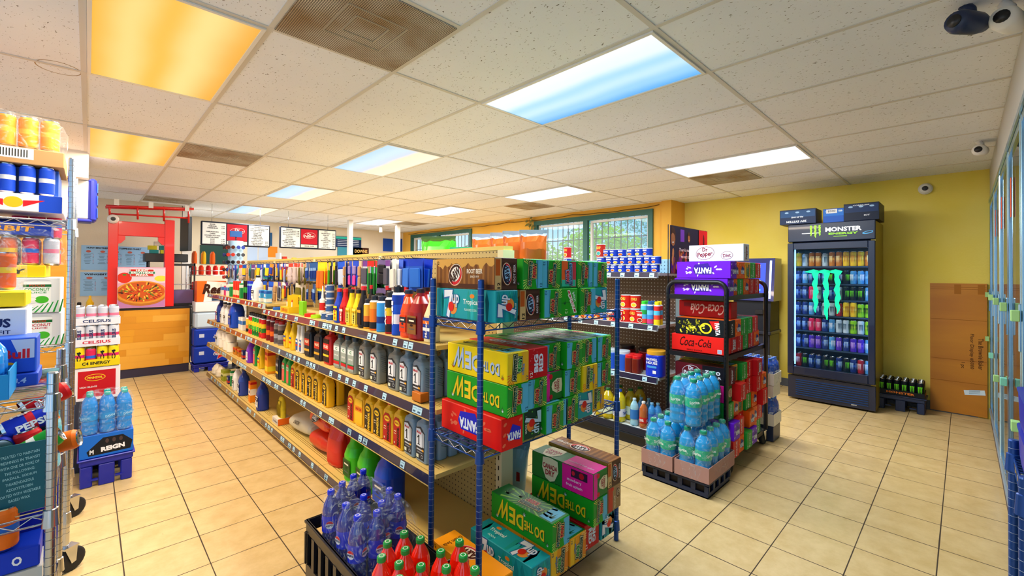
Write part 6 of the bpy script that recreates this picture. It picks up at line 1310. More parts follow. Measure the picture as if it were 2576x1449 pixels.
for s in (-1, 1):
    ld = D.lights.new('fridge_led', 'AREA'); ld.shape = 'RECTANGLE'; ld.size = .03; ld.size_y = 1.3; ld.energy = 1.3; ld.color = (.4, .65, 1)
    lo = D.objects.new('fridge_led_tube', ld); C.objects.link(lo); lo.parent = fr_; lo.location = (-FD/2+.06, s*(FW/2-.07), 1.08); lo.rotation_euler = (0, PI/2*-1, 0) if False else (PI/2*(1 if s > 0 else -1), 0, 0)
SH_ = [.385, .60, .80, .985, 1.17, 1.35, 1.55]
for z in SH_[1:]:
    q = MB(); q.box(.02, 0, z-.012, FD-.16, FW-.1, .006, '3a5068'); q.box(-FD/2+.1, 0, z-.014, .006, FW-.1, .016, '2c4460'); obj('rack_shelf', q, fr_)
cans = {'can_black_green': canmesh('0e1620', None, None, .030, .155, claw='6ad81e'), 'can_white': canmesh('b8d0e0', None, None, .030, .155, claw='4a6a80'), 'can_pink': canmesh('d8205a', None, None, .030, .155, claw='f0b0c8'), 'can_purple': canmesh('4a24b8', '6a3ad8', None, .030, .155, claw='c0a0f0'), 'can_sky': canmesh('4a98d8', '7ac0f0', None, .030, .155, claw='e0f0ff'),
 'can_lime': canmesh('8ad018', 'b8e030', None, .030, .155, claw='1a4a10'), 'can_yellow': canmesh('f0c81e', 'f8e060', None, .030, .17, claw='c88a10'), 'can_gold': canmesh('c87a1e', 'e8a83a', None, .030, .17, claw='f0e0a0'), 'can_blue_dark': canmesh('16307a', '2a58c0', None, .030, .155, claw='a8d0f8'), 'can_red_dark': canmesh('a81828', None, None, .030, .155, claw='f0d0d0')}
CN = dict(can_black_green='black can with green claw mark', can_white='pale silver can', can_pink='pink can', can_purple='violet can', can_sky='sky blue can', can_lime='lime green can', can_yellow='yellow can', can_gold='amber can', can_blue_dark='dark blue can', can_red_dark='dark red can')
for k, v in cans.items(): kind('f'+k, v)
ROWS = ['red_dark black_green blue_dark blue_dark black_green black_green blue_dark black_green blue_dark red_dark sky'.split(), 'blue_dark blue_dark purple purple blue_dark sky purple blue_dark purple purple sky'.split(), 'blue_dark blue_dark pink pink blue_dark sky white white lime white lime'.split(), 'blue_dark blue_dark sky blue_dark white white red_dark yellow yellow lime lime'.split(),
  'blue_dark blue_dark pink white blue_dark blue_dark white black_green black_green black_green sky'.split(), 'blue_dark sky blue_dark blue_dark sky black_green blue_dark black_green sky sky sky'.split(), 'yellow white gold gold white gold gold yellow yellow yellow gold'.split()]
for j, ks in enumerate(ROWS):
    for i, k in enumerate(ks):
        for r in range(2):
            if r == 1 and (i+j) % 2: continue
            inst('fcan_'+k, 'drink_can', '%s in fridge, %s from left, %s shelf up%s' % (CN['can_'+k], ORD[i], ORD[j], '' if r == 0 else ', behind'), 'drink can', (FX+.135+r*.07, FY1-.075-i*.065, SH_[j]-.0045+(.0 if j else -.012)), random.uniform(-.5, .5), 'cans in the lit fridge')
# boxes on top of the fridge
def prbox(sx_, sy_, h, c1, c2, words, c3='e8f0f8'):
    q = MB(); q.box(0, 0, 0, sx_, sy_, h, c1, .002); F = bfr(0, 0, 0, sx_, sy_, h); f = F['L']; q.rect(f, 0, h*.2, f.w*.95, h*.45, c2, 1)
    for i, (t, x, y, w, hh, rot) in enumerate(words): q.text(f, t, x, y, w, hh, c3, 3, rot, .03)
    for i in range(3): q.ell(f, f.w*(-.3+.3*i), h*.3, .04, .02, '9cc0e0', 2)
    q.rect(F['T'], 0, 0, sy_*.9, sx_*.9, c2, 1); return q
tag(obj('tool_carton', prbox(.3, .36, .17, '14284c', '1e4a7c', [('ALL IN ONE', 0, -.005, .12, .018, PI), ('20V SYSTEM', -.01, -.055, .2, .024, PI)]), None, (FX+.1, 1.345, 2.042)), 'dark blue power tool carton on the fridge top, leftmost of three', 'box')
tag(obj('tool_carton', prbox(.2, .2, .155, '1c5cc0', '2a78d8', [('16', .06, .05, .03, .02, 0)]), None, (FX+.12, 1.01, 2.042)), 'bright blue carton with handwritten paper in the middle of the fridge top', 'box')
q = MB(); q.box(0, 0, 0, .002, .1, .045, 'f0f0f0'); q.text(Fr((-.0012, 0, .022), (0, -1, 0), (0, 0, 1)), '$200', 0, 0, .07, .025, '3a3a3a', 1); tag(obj('paper_note', q, None, (FX+.018, 1.03, 2.145)), 'white handwritten paper note on the bright blue carton', 'note')
tag(obj('tool_carton', prbox(.42, .30, .185, '101c34', '16305c', [('CORDLESS', 0, .07, .14, .012, 0), ('KIT', .05, -.04, .05, .014, 0)]), None, (FX+.19, .765, 2.042)), 'black and navy tool carton at the right corner of the fridge top', 'box')

# ------------------------------------------------------------------ energy drink cases on plastic bases beside the fridge
def base_crate(sx_, sy_, h, m):
    q = MB(); q.box(0, 0, h-.05, sx_, sy_, .05, m, .008); q.box(0, 0, h-.012, sx_+.02, sy_+.02, .012, m, .004)
    for a in (-1, 1):
        for b in (-1, 1): q.box(a*(sx_/2-.035), b*(sy_/2-.035), 0, .06, .06, h-.05, m, .006)
        q.box(a*(sx_/2-.012), 0, .0, .018, .08, h-.05, m, .004); q.box(0, a*(sy_/2-.012), .0, .08, .018, h-.05, m, .004)
        for b in (-1, 1): q.box(a*(sx_/2-.012), b*sy_*.25, .04, .018, .05, .012, m); q.box(b*sx_*.25, a*(sy_/2-.012), .04, .05, .018, .012, m)
    return q
def case(nx, ny, k, pitch, h, loc, base, desc, band, word, wc, ch=.155, bh=.16, rz=0, basem='navy_crate', bs=None):
    if base: tag(obj('display_base', base_crate(*(bs or (nx*pitch+.02, ny*pitch+.02)), bh, basem), None, (loc[0], loc[1], 0), (0, 0, rz)), 'plastic base crate under the %s' % desc, 'crate')
    z = loc[2]+.002; q = MB(); sx_, sy_ = nx*pitch+.006, ny*pitch+.006; q.box(0, 0, 0, sx_, sy_, .004, band)
    for a in (-1, 1): q.box(a*sx_/2, 0, 0, .003, sy_, .05, band); q.box(0, a*sy_/2, 0, sx_, .003, .05, band)
    for f, w in ((Fr((-sx_/2-.002, 0, .026), (0, -1, 0), (0, 0, 1)), sy_), (Fr((0, -sy_/2-.002, .026), (1, 0, 0), (0, 0, 1)), sx_)):
        q.poly(f, [(-w*.4, 0), (-w*.2, .03), (w*.2, .03), (w*.4, 0), (w*.2, -.022), (-w*.2, -.022)], band, 1); q.text(f, word, 0, .002, w*.6, .022, wc, 3, 0, .03)
    tag(obj('can_tray', q, None, (loc[0], loc[1], z), (0, 0, rz)), 'printed tray holding the %s' % desc, 'tray'); c, s = math.cos(rz), math.sin(rz)
    for a in range(nx):
        for b in range(ny):
            if 0 < a < nx-1 and 0 < b < ny-1 and nx*ny > 30: continue
            x, y = (a-(nx-1)/2)*pitch, (b-(ny-1)/2)*pitch
            kk = k[(a+b) % len(k)] if isinstance(k, (list, tuple)) else k
            inst(kk, 'drink_can', 'can in the %s, column %s, row %s' % (desc, ORD[a], ORD[b]), 'drink can', (loc[0]+x*c-y*s, loc[1]+x*s+y*c, z+.0045), 0, 'cans of the '+desc)
case(4, 6, 'fcan_black_green', .062, .155, (6.38, .475, .165), True, 'dark drink case right of the fridge', '10161c', 'MONSTER', 'e8802a', bh=.165)
case(2, 3, 'fcan_black_green', .062, .155, (6.44, .765, .165), True, 'small dark drink case tucked behind the fridge', '10161c', 'MONSTER', 'e8802a', bh=.165) if False else None

# ------------------------------------------------------------------ game kiosk beside the fridge
mat('screen_blue', '1a3ad8', emis=.9); mat('neon_blue', 'a8c8ff', emis=5)
k_ = thing('game_kiosk', 'dark blue touchscreen kiosk with a glowing vertical light strip beside the yellow wall', 'kiosk', (6.30, 1.90, 0))
q = MB(); q.box(0, 0, 0, .42, .44, .70, 'dark_steel', .01); q.box(-.01, 0, .70, .46, .48, .04, 'dark_steel', .008); obj('base_cabinet', q, k_)
q = MB(); q.add([(-.2, -.22, .74), (-.2, .22, .74), (.2, .22, .74), (.2, -.22, .74), (-.16, -.22, 1.12), (-.16, .22, 1.12), (.2, .22, 1.12), (.2, -.22, 1.12)], [(0, 3, 2, 1), (0, 1, 5, 4), (1, 2, 6, 5), (2, 3, 7, 6), (3, 0, 4, 7)], '10141e'); q.box(-.19, -.10, .95, .04, .09, .06, 'black_paint', .004); obj('middle_body', q, k_)
q = MB(); q.add([(-.20, -.26, 1.12), (-.20, .26, 1.12), (.14, .26, 1.12), (.14, -.26, 1.12), (-.13, -.26, 1.66), (-.13, .26, 1.66), (.14, .26, 1.66), (.14, -.26, 1.66)], [(0, 3, 2, 1), (4, 5, 6, 7), (0, 1, 5, 4), (1, 2, 6, 5), (2, 3, 7, 6), (3, 0, 4, 7)], mat('kiosk_blue', '0c1c6a', .2, coat=.5)); obj('screen_housing', q, k_)
f = Fr((-.166, 0, 1.39), (0, -1, 0), (.13, 0, .99)); sc_ = MB(); sc_.rect(f, -.03, .0, .38, .42, 'screen_blue', 3); rd = random.Random(3)
for i in range(24): sc_.rect(f, rd.uniform(-.18, .12), rd.uniform(-.16, .1), .05, .02, mat('screen_%d' % (i % 4), ('2ac05a', 'e8c83a', '30b8e8', 'e84a3a')[i % 4], emis=.8), 4)
sc_.text(f, 'ATE', .05, .17, .1, .03, 'sign_white', 5); obj('screen', sc_, k_)
q = MB(); q.rect(f, .215, .0, .022, .48, 'neon_blue', 4); obj('light_strip', q, k_)

# ------------------------------------------------------------------ flattened cardboard on the wall, wall cameras
woodmat('cardboard', 'b8721a', 'c8821e', (3, .6, 3))
q = MB(); q.box(0, 0, 0, .02, .42, 1.36, 'cardboard'); f = Fr((-.0105, 0, .68), (0, -1, 0), (0, 0, 1), .42, 1.36, .0005, True)
for y in (.62, .64, .30, -.12, -.35): q.rect(f, 0, y, 1.0, .004, '9a5c14', 1)
for x in (.0, .17): q.rect(f, x, .62, .05, .1, 'a8681c', 2)
for t, x, w in (('The Brownie Baker', .165, .32), ('Floor Display #5000', .10, .36), ('1 pc', .035, .06)): q.text(f, t, x, -.02-.18+w/2, w, .035, '4a2c10', 3, -PI/2, .005)
q.rect(f, .12, -.44, .15, .05, 'd8e8f0', 2, .15)
for i in range(4): q.rect(f, .12, -.45+.012*i, .08, .004, '7090a8', 3, .15)
o = tag(obj('cardboard_sheet', q, None, (6.568, .045, .012), (0, .0, 0)), 'large flat brown cardboard sheet leaning on the wall beside the glass doors', 'cardboard')
def domecam():
    q = MB(); q.lathe([(0, -.0), (.05, 0), (.06, -.012), (.06, -.03), (.045, -.055), (.02, -.07), (0, -.07)][::-1], 'white_paint', 18); l = MB(); l.lathe([(0, -.071), (.026, -.070), (.022, -.078), (0, -.08)][::-1], 'black_paint', 14); return [('housing', q), ('lens', l)]
kind('domecam', domecam())
def at_rot(label, loc, rot): o = inst('domecam', 'security_camera', label, 'security camera', loc, 0, None, rot); return o
o = at_rot('white round security camera high on the yellow wall', (6.58, .29, 2.40), (0, PI/2, 0)); q = MB(); q.tube([(.0, 0, 0), (-.15, 0, .01)], .004, '8a7a30', 5); obj('cable', q, o)
def bullet(body, n_='camera_body'):
    q = MB(); q.tube([(0, 0, 0), (0, 0, .02), (0, .02, .05)], .02, body, 10)
    b = MB(); b.tube([(.07, 0, -.03), (.03, 0, -.03), (-.06, 0, -.035), (-.085, 0, -.035)], [.03, .042, .045, .036], body, 16)
    l = MB(); l.tube([(-.083, 0, -.035), (-.09, 0, -.035)], .024, 'black_paint', 14); return [('bracket', q), ('camera_body', b), ('lens', l)]
kind('bullet_white', bullet('white_paint')); kind('bullet_navy', bullet('navy_crate'))
inst('bullet_white', 'security_camera', 'white bullet security camera at the far end above the glass doors', 'security camera', (5.2, -.10, 2.50), -.2)
inst('bullet_white', 'security_camera', 'white bullet security camera at the upper right corner', 'security camera', (2.62, -.13, 2.49), -.3)
inst('bullet_navy', 'security_camera', 'dark blue bullet security camera at the top right edge', 'security camera', (2.55, -.02, 2.50), -.55)

# ------------------------------------------------------------------ glass door cooler along the right wall
mat('alu_blue', '9cc4e0', .18, metal=.85); mat('cooler_grey', 'b4b2ac', .45); mat('cooler_inside', '9ab07a', .5); mat('cooler_glass', '1c3430', .015, alpha=.75, spec=1.0); mat('mint_strip', 'a8d88a', .4); mat('mint_blue', '7fd0b8', .4)
CY_ = -.185; cl = thing('glass_door_cooler', 'long walk in cooler front with metal framed glass doors along the right edge', 'cooler', (6.55, CY_, 0))
LX = 6.2; q = MB(); q.box(-LX/2, -.10, 0, LX, .2, .11, 'navy_kick'); q.box(-LX/2, .003, .1, LX, .012, .02, '8a949c'); obj('kick_plate', q, cl)
q = MB(); q.box(-LX/2, -.1, 2.21, LX, .2, .33, 'cooler_grey'); q.box(-LX/2, .004, 2.19, LX, .012, .03, 'alu_blue'); obj('header', q, cl)
q = MB(); q.box(-LX/2, -.75, .1, LX, .02, 2.1, 'cooler_inside'); 
for z in (.45, .8, 1.15, 1.5, 1.85): q.box(-LX/2, -.45, z, LX, .4, .012, 'chrome')
obj('shelves', q, cl)
DWid = .86
for i in range(7):
    x0 = -.03-i*DWid; x1 = x0-DWid+.03; xm = (x0+x1)/2; q = MB()
    for x in (x0-.02, x1+.02): q.box(x, -.008, .125, .035, .022, 2.06, 'alu_blue', .003)
    for z in (.125, 2.145): q.box(xm, -.008, z, DWid-.10, .018, .04, 'alu_blue')
    if i < 6: q.box(x1+.006, -.012, .125, .012, .022, 2.06, 'navy_crate')
    d_ = obj('door', q, cl); q = MB(); q.box(xm, -.010, .165, DWid-.11, .006, 1.98, 'cooler_glass'); obj('door_glass', q, d_)
    q = MB(); q.box(x0-.022, .006, 1.1, .02, .012, .22, 'alu_blue', .004); obj('handle', q, d_)
    q = MB(); q.box(x0-.03, .022, 1.24, .05, .028, .05, 'mint_strip', .002); q.box(x0-.03, .022, .80-(i % 3)*.06, .05, .028, .045, 'mint_blue' if i % 2 else 'mint_strip', .002); obj('price_flag', q, d_)
    if i in (1, 2, 3): q = MB(); q.box(xm+.2, .0, 1.78, .06, .002, .22, 'e8502a'); obj('sticker', q, d_)
wire = wire_unit('wire_shelving_unit', 'narrow blue wire stand at the lower right corner', 1.66, 2.02, -.162, -.105, .95, [.35, .90], 'blue_epoxy', dm='chrome', across='Y')
def basket():
    q = MB(); q.loft([(0, .28, .04), (.02, .30, .045), (.10, .31, .05), (.105, .33, .055)], 'royal_crate', 20, p=6); return [('basket', q)]
kind('basket', basket())
for i in range(2): inst('basket', 'shopping_basket', 'blue plastic tub on the wire stand, %s from bottom' % ORD[i], 'basket', (1.84, -.134, .903+i*.107), 0, 'blue tubs at the right edge')
# plants hanging by the window
mat('dry_leaf', '6a6a2a', .7)
def vine(seed, n=26, dz=.4):
    rd = random.Random(seed); q = MB(); q.tube([(0, 0, 0), (.02, .01, -dz*.5), (0, 0, -dz)], .004, '5a4a20', 5)
    for _ in range(n):
        p = Vector((rd.uniform(-.05, .05), rd.uniform(-.12, .12), rd.uniform(-dz, .02))); a = Vector((rd.gauss(0, .3), rd.gauss(0, 1), rd.gauss(0, 1))).normalized(); b = a.cross(Vector((1, 0, 0))).normalized(); s = rd.uniform(.03, .06); q.add([p-a*s, p+b*s*.45, p+a*s, p-b*s*.45], [(0, 1, 2, 3)], 'dry_leaf'); 
    return q
tag(obj('hanging_plant', vine(3), None, (6.14, 5.86, 2.5)), 'dark trailing plant hanging at the left corner of the barred window', 'plant')
woodmat('oak_panel', 'dc961e', 'e8a634', (1.2, 30, 8))
# ------------------------------------------------------------------ goods on the chrome units at the left edge
def inst1(name, q, loc, label, cat, rz=0, group=None): return tag(obj(name, q, None, loc, (0, 0, rz)), label, cat, group)
def casebox(sx_, sy_, h, col, art=None):
    q = MB(); q.box(0, 0, 0, sx_, sy_, h, col, .003); F = bfr(0, 0, 0, sx_, sy_, h)
    if art: art(q, F['E'])
    return q
def coco(c1, title, nut):
    def a(q, f):
        f = Fr(f.o+f.x*.035, f.x, f.y, f.w, f.h, f.lift)
        q.ell(f, .10, .065, .09, .02, 'c8ccd0', 1); q.rect(f, .10, -.0, .088, .13, 'f2f4f2', 1.2); q.rect(f, .1, .045, .09, .012, '1c6a34', 2); q.text(f, 'FOCO', .1, .046, .05, .01, 'c81e28', 3); q.text(f, 'COCONUT', .1, .028, .08, .014, c1, 3); q.text(f, 'JUICE', .1, .012, .06, .01, c1, 3)
        q.ell(f, .082, -.022, .042, .03, nut, 3); q.ell(f, .115, -.02, .045, .034, '4ab82a', 3.2); q.ell(f, .082, -.018, .03, .014, 'f6f4ec', 3.4)
        for k in range(7): q.poly(f, [(.05+.02*k, -.08), (.057+.02*k, -.08), (.09+.016*k, -.055+.006*k), (.086+.016*k, -.055+.006*k)], '1f9a3a', 1.4)
        q.text(f, 'JUICE', -.07, .015, .13, .022, '2a8a7a' if 'c' not in title else c1, 2); q.text(f, '12.4L', -.07, -.03, .06, .012, '2a8a7a', 2)
    return a
zt = 1.072; CX_ = -.30
inst1('juice_case', casebox(.42, .40, .165, 'e6e6ea', coco('c83a4a', 'c', 'd8b060')), (CX_, 3.21, zt+.002), 'white coconut juice case with brown and green fruit print, lower of two', 'box')
inst1('juice_case', casebox(.42, .40, .165, 'e4e8ea', coco('1f9a3a', 'j', 'e8e8e0')), (CX_-.005, 3.205, zt+.169), 'white coconut juice case with green fruit print, upper of two', 'box')
KA = 'energy drink trays on the tall chrome unit'
def tray(w, d, h, col, txt, tc, band=None):
    def a(q, f):
        if band: q.rect(f, -w*.3, 0, w*.3, h*.95, band, 1)
        q.text(f, txt, 0, 0, w*.62, h*.42, tc, 3, 0, .03, .15)
    return casebox(w, d, h, col, a)
z1 = zt+.336
inst1('drink_tray', tray(.34, .36, .055, 'e8cc14', 'ENERGY', '20201c', 'd82018'), (CX_-.015, 3.2, z1), 'yellow and red energy drink tray on the coconut juice cases', 'tray')
kind('can_multi', canmesh('e8641e', 'f0c81e', None, .028, .13)); kind('can_mix', canmesh('d82a5a', '2a6ad8', None, .028, .13)); kind('can_pale', canmesh('c8ccdc', 'e87a9a', None, .028, .13)); kind('can_rb', canmesh('1c48c8', 'd8dce4', None, .027, .135))
kind('can_c4', canmesh('f0d81e', 'd82a6a', 'C4', .03, .145, wc='16161c')); kind('can_celsius', canmesh('d8dce8', 'c8406a', 'CELSIUS', .03, .145, wc='2a3a6a')); kind('can_orange_tall', canmesh('f09a1a', 'f8b83a', None, .033, .15)); kind('can_silver_tall', canmesh('a8b4c8', '5a74a0', None, .03, .15))
n_ = 0
for i in range(6):
    for j in range(3):
        inst(('can_multi', 'can_mix', 'can_pale')[(i+j) % 3], 'drink_can', 'wrapped drink can above the yellow tray, column %s, row %s' % (ORD[i], ORD[j]), 'drink can', (CX_-.17+i*.068, 3.08+j*.07, z1+.057), 0, 'wrapped cans on the tall unit')
q = wrapmesh(.44, .24, .2, 11); inst1('plastic_wrap', q, (CX_, 3.15, z1+.058), 'loose clear plastic wrap over the cans above the yellow tray', 'plastic wrap')
inst1('drink_tray', tray(.3, .2, .06, '1c3cb0', 'ORBIT', 'f0a81e'), (CX_+.02, 3.14, z1+.195), 'blue drink tray in crumpled plastic near the top of the pile', 'tray')
inst('plastic_blue', 'crumpled_bag', 'crumpled blue and white plastic at the upper left pile', 'plastic bag', (CX_-.14, 3.12, z1+.258), .8)
for i in range(3): inst('can_mix', 'drink_can', 'red and blue wrapped can at the top of the pile, %s from left' % ORD[i], 'drink can', (CX_+.05+i*.06, 3.30, z1+.195), 0, 'wrapped cans high on the pile')
# top shelf
zs = 1.712
def rbt(q, f): q.rect(f, 0, 0, .64, .075, 'e8e4ea', 1); q.text(f, 'Red Bull', -.02, .004, .2, .045, 'd8182c', 3, 0, .03); q.ell(f, .17, .0, .06, .05, 'f0b81e', 2); q.poly(f, [(.2, -.02), (.27, .015), (.2, .01)], 'd81e28', 3); q.poly(f, [(.14, -.02), (.08, .015), (.14, .01)], 'd81e28', 3); q.rect(f, .29, 0, .08, .08, '1c48c8', 2)
inst1('drink_tray', casebox(.66, .42, .08, 'e4e0e8', rbt), (-.42, 3.22, zs), 'white energy drink tray with red lettering on the top shelf', 'tray')
for i in range(10):
    inst('can_rb', 'drink_can', 'blue and silver can on the white top shelf tray, %s from left' % ORD[i], 'drink can', (-.71+i*.0625, 3.05, zs+.082), 0, 'blue and silver cans')
q = MB(); q.box(0, 0, 0, .62, .34, .13, '2a58b8'); inst1('drink_pack', q, (-.42, 3.25, zs+.082), 'blue wrapped drink pack behind the blue and silver cans', 'drink pack')
def jt(q, f): q.text(f, 'JUICE', .02, .0, .08, .025, '6a4a2a', 2); q.rect(f, .16, .01, .14, .05, 'eceef0', 1); [q.rect(f, .11+.009*i, .01, .004, .035, '2a2a2a', 2) for i in range(12)]; q.rect(f, -.1, 0, .1, .03, '5a3a22', 1)
mat('kraft', 'b08a5c', .8)
inst1('cardboard_tray', casebox(.66, .40, .075, 'kraft', jt), (-.42, 3.22, zs+.22), 'brown cardboard juice tray topmost on the tall chrome unit', 'tray')
for i in range(9): inst('can_orange_tall', 'drink_can', 'orange juice can wrapped at the very top, %s from left' % ORD[i], 'drink can', (-.70+i*.07, 3.07, zs+.297), 0, 'orange juice cans at the top')
inst1('plastic_wrap', wrapmesh(.66, .14, .16, 12), (-.42, 3.09, zs+.296), 'shiny clear wrap round the orange juice cans', 'plastic wrap')
# low unit, upper shelf
zl = 1.072; yl = 2.0
X = lambda u, y=yl, z=1.1: xat(u, y, z)
def cels(q, f): q.text(f, 'CELSIUS', -.0, .03, .13, .03, '1c2a5a', 2, 0, .04); q.text(f, 'LIVE FIT', .03, .0, .07, .012, '1c2a5a', 2); q.text(f, 'ESSENTIALS', .0, -.02, .1, .014, '1c2a5a', 2); q.text(f, 'BERRY', .03, -.042, .05, .012, 'c8203a', 2)
inst1('drink_case', casebox(.2, .2, .15, 'e4e6ee', cels), (xat(66, 2.18, 1.2)-.1, 2.28, zl+.09), 'white slim can case with navy lettering at the left edge', 'box')
q = MB(); q.box(0, 0, 0, .2, .2, .084, '8a8ea0'); inst1('drink_case', q, (xat(66, 2.18, 1.2)-.1, 2.28, zl+.003), 'grey case under the white slim can case', 'box')
def rb2(q, f): q.rect(f, 0, .0, .1, .1, '1c50d0', 1); q.poly(f, [(0, .05), (.05, .05), (.05, -.01), (.02, -.01)], 'c8d4f0', 2); q.text(f, 'Bull', .01, .005, .06, .03, 'd8182c', 3, 0, .03); q.ell(f, -.01, -.028, .04, .018, 'f0a81e', 3)
inst1('drink_case', casebox(.11, .14, .11, '2458d0', rb2), (xat(92, 2.07, 1.15)-.055, 2.14, zl+.045), 'blue four pack energy drink carton with red lettering', 'box')
inst1('drink_tray', tray(.13, .17, .04, '1c48c0', '24 x 8.4', 'a8c4f0'), (xat(96, 2.06, 1.1)-.065, 2.14, zl+.003), 'blue tray under the four pack energy drinks', 'tray')
kind('sport_blue', pet('1a98f0', 'f0601a', '1a80d8', .034, .16, None, lab_z=(.3, .55)))
for i in range(2):
    for j in range(2): inst('sport_blue', 'sports_bottle', 'bright blue sports drink with orange cap, %s row, %s' % (('front', 'rear')[j], ('left', 'right')[i]), 'bottle', (X(12, 1.95)-.034-.075*(1-i), 1.93+j*.08, zl+.013), 0, 'bright blue sports drinks')
q = MB(); q.box(0, 0, 0, .17, .18, .008, '1e90d8')
for a in (-1, 1): q.box(a*.085, 0, 0, .003, .18, .08, '1e90d8'); q.box(0, a*.09, 0, .17, .003, .07, '1e90d8')
inst1('drink_tray', q, (X(12, 1.95)-.072, 1.97, zl+.003), 'bright blue tray round the orange capped sports drinks', 'tray')
inst1('drink_tray', tray(.3, .2, .05, 'e8cc14', 'ENERGY', '20201c'), (xat(64, 2.23, 1.3)-.15, 2.33, zl+.245), 'yellow energy drink tray at the left edge on the white case', 'tray')
for i in range(4): inst('can_multi', 'drink_can', 'orange and yellow wrapped can at the left edge, %s from left' % ORD[i], 'drink can', (xat(62, 2.3, 1.4)-.24+.064*i, 2.31, zl+.3), 0, 'wrapped cans at the left edge')
inst1('plastic_wrap', wrapmesh(.3, .16, .2, 13), (xat(64, 2.3, 1.4)-.155, 2.31, zl+.298), 'clear wrap round the orange and yellow cans at the left edge', 'plastic wrap')
# middle shelf: open box of loose cans
zm = .732; bx0, bx1 = X(-60, 1.92, .8), X(127, 1.92, .8); bw = bx1-bx0; q = MB()
for a in (0, 1): q.box(bx0+a*bw, 2.05, 0, .004, .27, .2, '1f5a66'); q.box((bx0+bx1)/2, 1.915+a*.27, 0, bw, .004, .2, '1f5a66')
q.box((bx0+bx1)/2, 2.05, 0, bw, .27, .09, '1a4854'); f = Fr(((bx0+bx1)/2+.01, 1.912, .1), (1, 0, 0), (0, 0, 1))
for i, t in enumerate(('TREATED TO MAINTAIN', 'FRESHNESS IN TRANSIT', 'WITH ONE OR MORE OF', 'THE FOLLOWING:', 'IMAZALIL, SODIUM', 'THIABENDAZOLE', 'AZOXYSTROBIN', 'COATED WITH VEGETABLE', 'BASED WAX')): q.text(f, t, 0, .07-.016*i, .0035*len(t)+.01, .008, 'a8d8dc', 1, .08, .0)
inst1('open_carton', q, (0, 0, zm+.002), 'open dark teal carton of loose soda cans on the low chrome unit', 'box')
LC = (('can_cola', 4, 2.03, .945, (0, 1.25, .2), 'blue cola can lying on the loose cans'), ('can_bigred', 98, 1.985, .835, (-.1, -.25, 0), 'red can with white lettering upright in the open carton'), ('can_bigred', 52, 2.12, .99, (0, 1.2, .3), 'red can lying at the back of the open carton'), ('can_green', 22, 1.96, .875, (0, 1.05, .0), 'green and white can tilted at the carton front'), ('can_red', -30, 1.99, .87, (0, 1.5, .1), 'red and white can lying at the left of the open carton'), ('can_orange_soda', 70, 2.06, .868, (0, 1.4, -.2), 'orange can half buried at the right of the open carton'), ('can_cola', 14, 2.09, .90, (1.45, 0, 0), 'blue cola can showing its lid at the left edge'))
for k, u, y, z, rot, lab_ in LC: inst(k, 'drink_can', lab_, 'drink can', (xat(u, y, z), y, z), 0, None, rot)
kind('bottle_clear', pet('8ad8e8', '2ab8b8', '5ac8d8', .036, .24, None)); inst('bottle_clear', 'water_bottle', 'clear bottle with teal cap behind the loose cans', 'bottle', (X(118, 2.25, .9), 2.27, zm+.002))
# lowest shelf
zb = .332
def gino(q, f): q.text(f, 'gino', -.02, .03, .13, .045, '5aa8f0', 2, .1, .0, .2); q.rect(f, .06, -.03, .06, .035, 'c8d0e8', 1); [q.rect(f, .038+.005*i, -.03, .0025, .03, '1a2a6a', 2) for i in range(9)]; q.text(f, '12', .02, .085, .03, .02, '5aa8f0', 2)
inst1('drink_case', casebox(.24, .2, .36, '1424b0', gino), (xat(125, 2.03, .5)-.125, 2.13, zb+.002), 'royal blue drink case with pale script on the lowest shelf', 'box')
q = MB(); q.box(0, 0, 0, .16, .13, .24, 'c8c4bc'); inst1('packing_box', q, (X(10, 1.97, .5), 1.95, zb+.002), 'pale box under the small blue tray at the lower left', 'box')
def qd(q, f): q.text(f, 'O', .03, 0, .02, .026, 'f0f0f4', 2, .1, .04)
inst1('drink_tray', casebox(.15, .12, .06, '1038c0', qd), (X(10, 1.97, .5), 1.95, zb+.244), 'small blue tray with a white letter at the lower left', 'tray')
inst('can_orange_soda', 'drink_can', 'orange and dark can standing on the small blue tray', 'drink can', (X(8, 1.92, .7), 1.925, zb+.306))

# ------------------------------------------------------------------ stack beside the chrome unit: blue base, water, cases
mat('water_clear', '58bce8', .08)
tag(obj('display_base', base_crate(.27, .34, .19, 'royal_crate'), None, (.105, 4.20, 0)), 'royal blue plastic base crate on the floor beside the chrome unit', 'crate')
def rg(q, f):
    q.poly(f, [(-.1, -.03), (-.02, .05), (.08, .05), (.13, .0), (.12, -.055), (-.09, -.06)], '181a20', 1); q.text(f, 'REIGN', .03, -.025, .12, .032, 'f0f0f4', 3, .06, .06); q.text(f, 'M', -.075, -.035, .02, .03, 'e0e4ec', 3, 0, .05)
    for k in range(3): q.ell(f, -.0+.035*k, .025, .018, .03, '4a3a3a', 2)
inst1('drink_case', casebox(.27, .33, .15, '1a6ad0', rg), (.105, 4.20, .192), 'blue and black case of energy drinks with white lettering on the blue base', 'box')
kind('water_dasani', pet('1488e0', '20a8a0', '1a90dc', .042, .27, 'DASANI', '9ad0f0', (.36, .5), .08, .9))
pack('water_dasani', 3, 2, .087, .27, (.105, 4.12, .344), 'water_bottle', 'large blue water', 'by the chrome unit', None, 0, 6)
q = MB(); q.box(0, 0, 0, .24, .22, .50, '3a3a44'); inst1('packing_box', q, (.06, 4.49, .003), 'dark box behind the blue base crate', 'box')
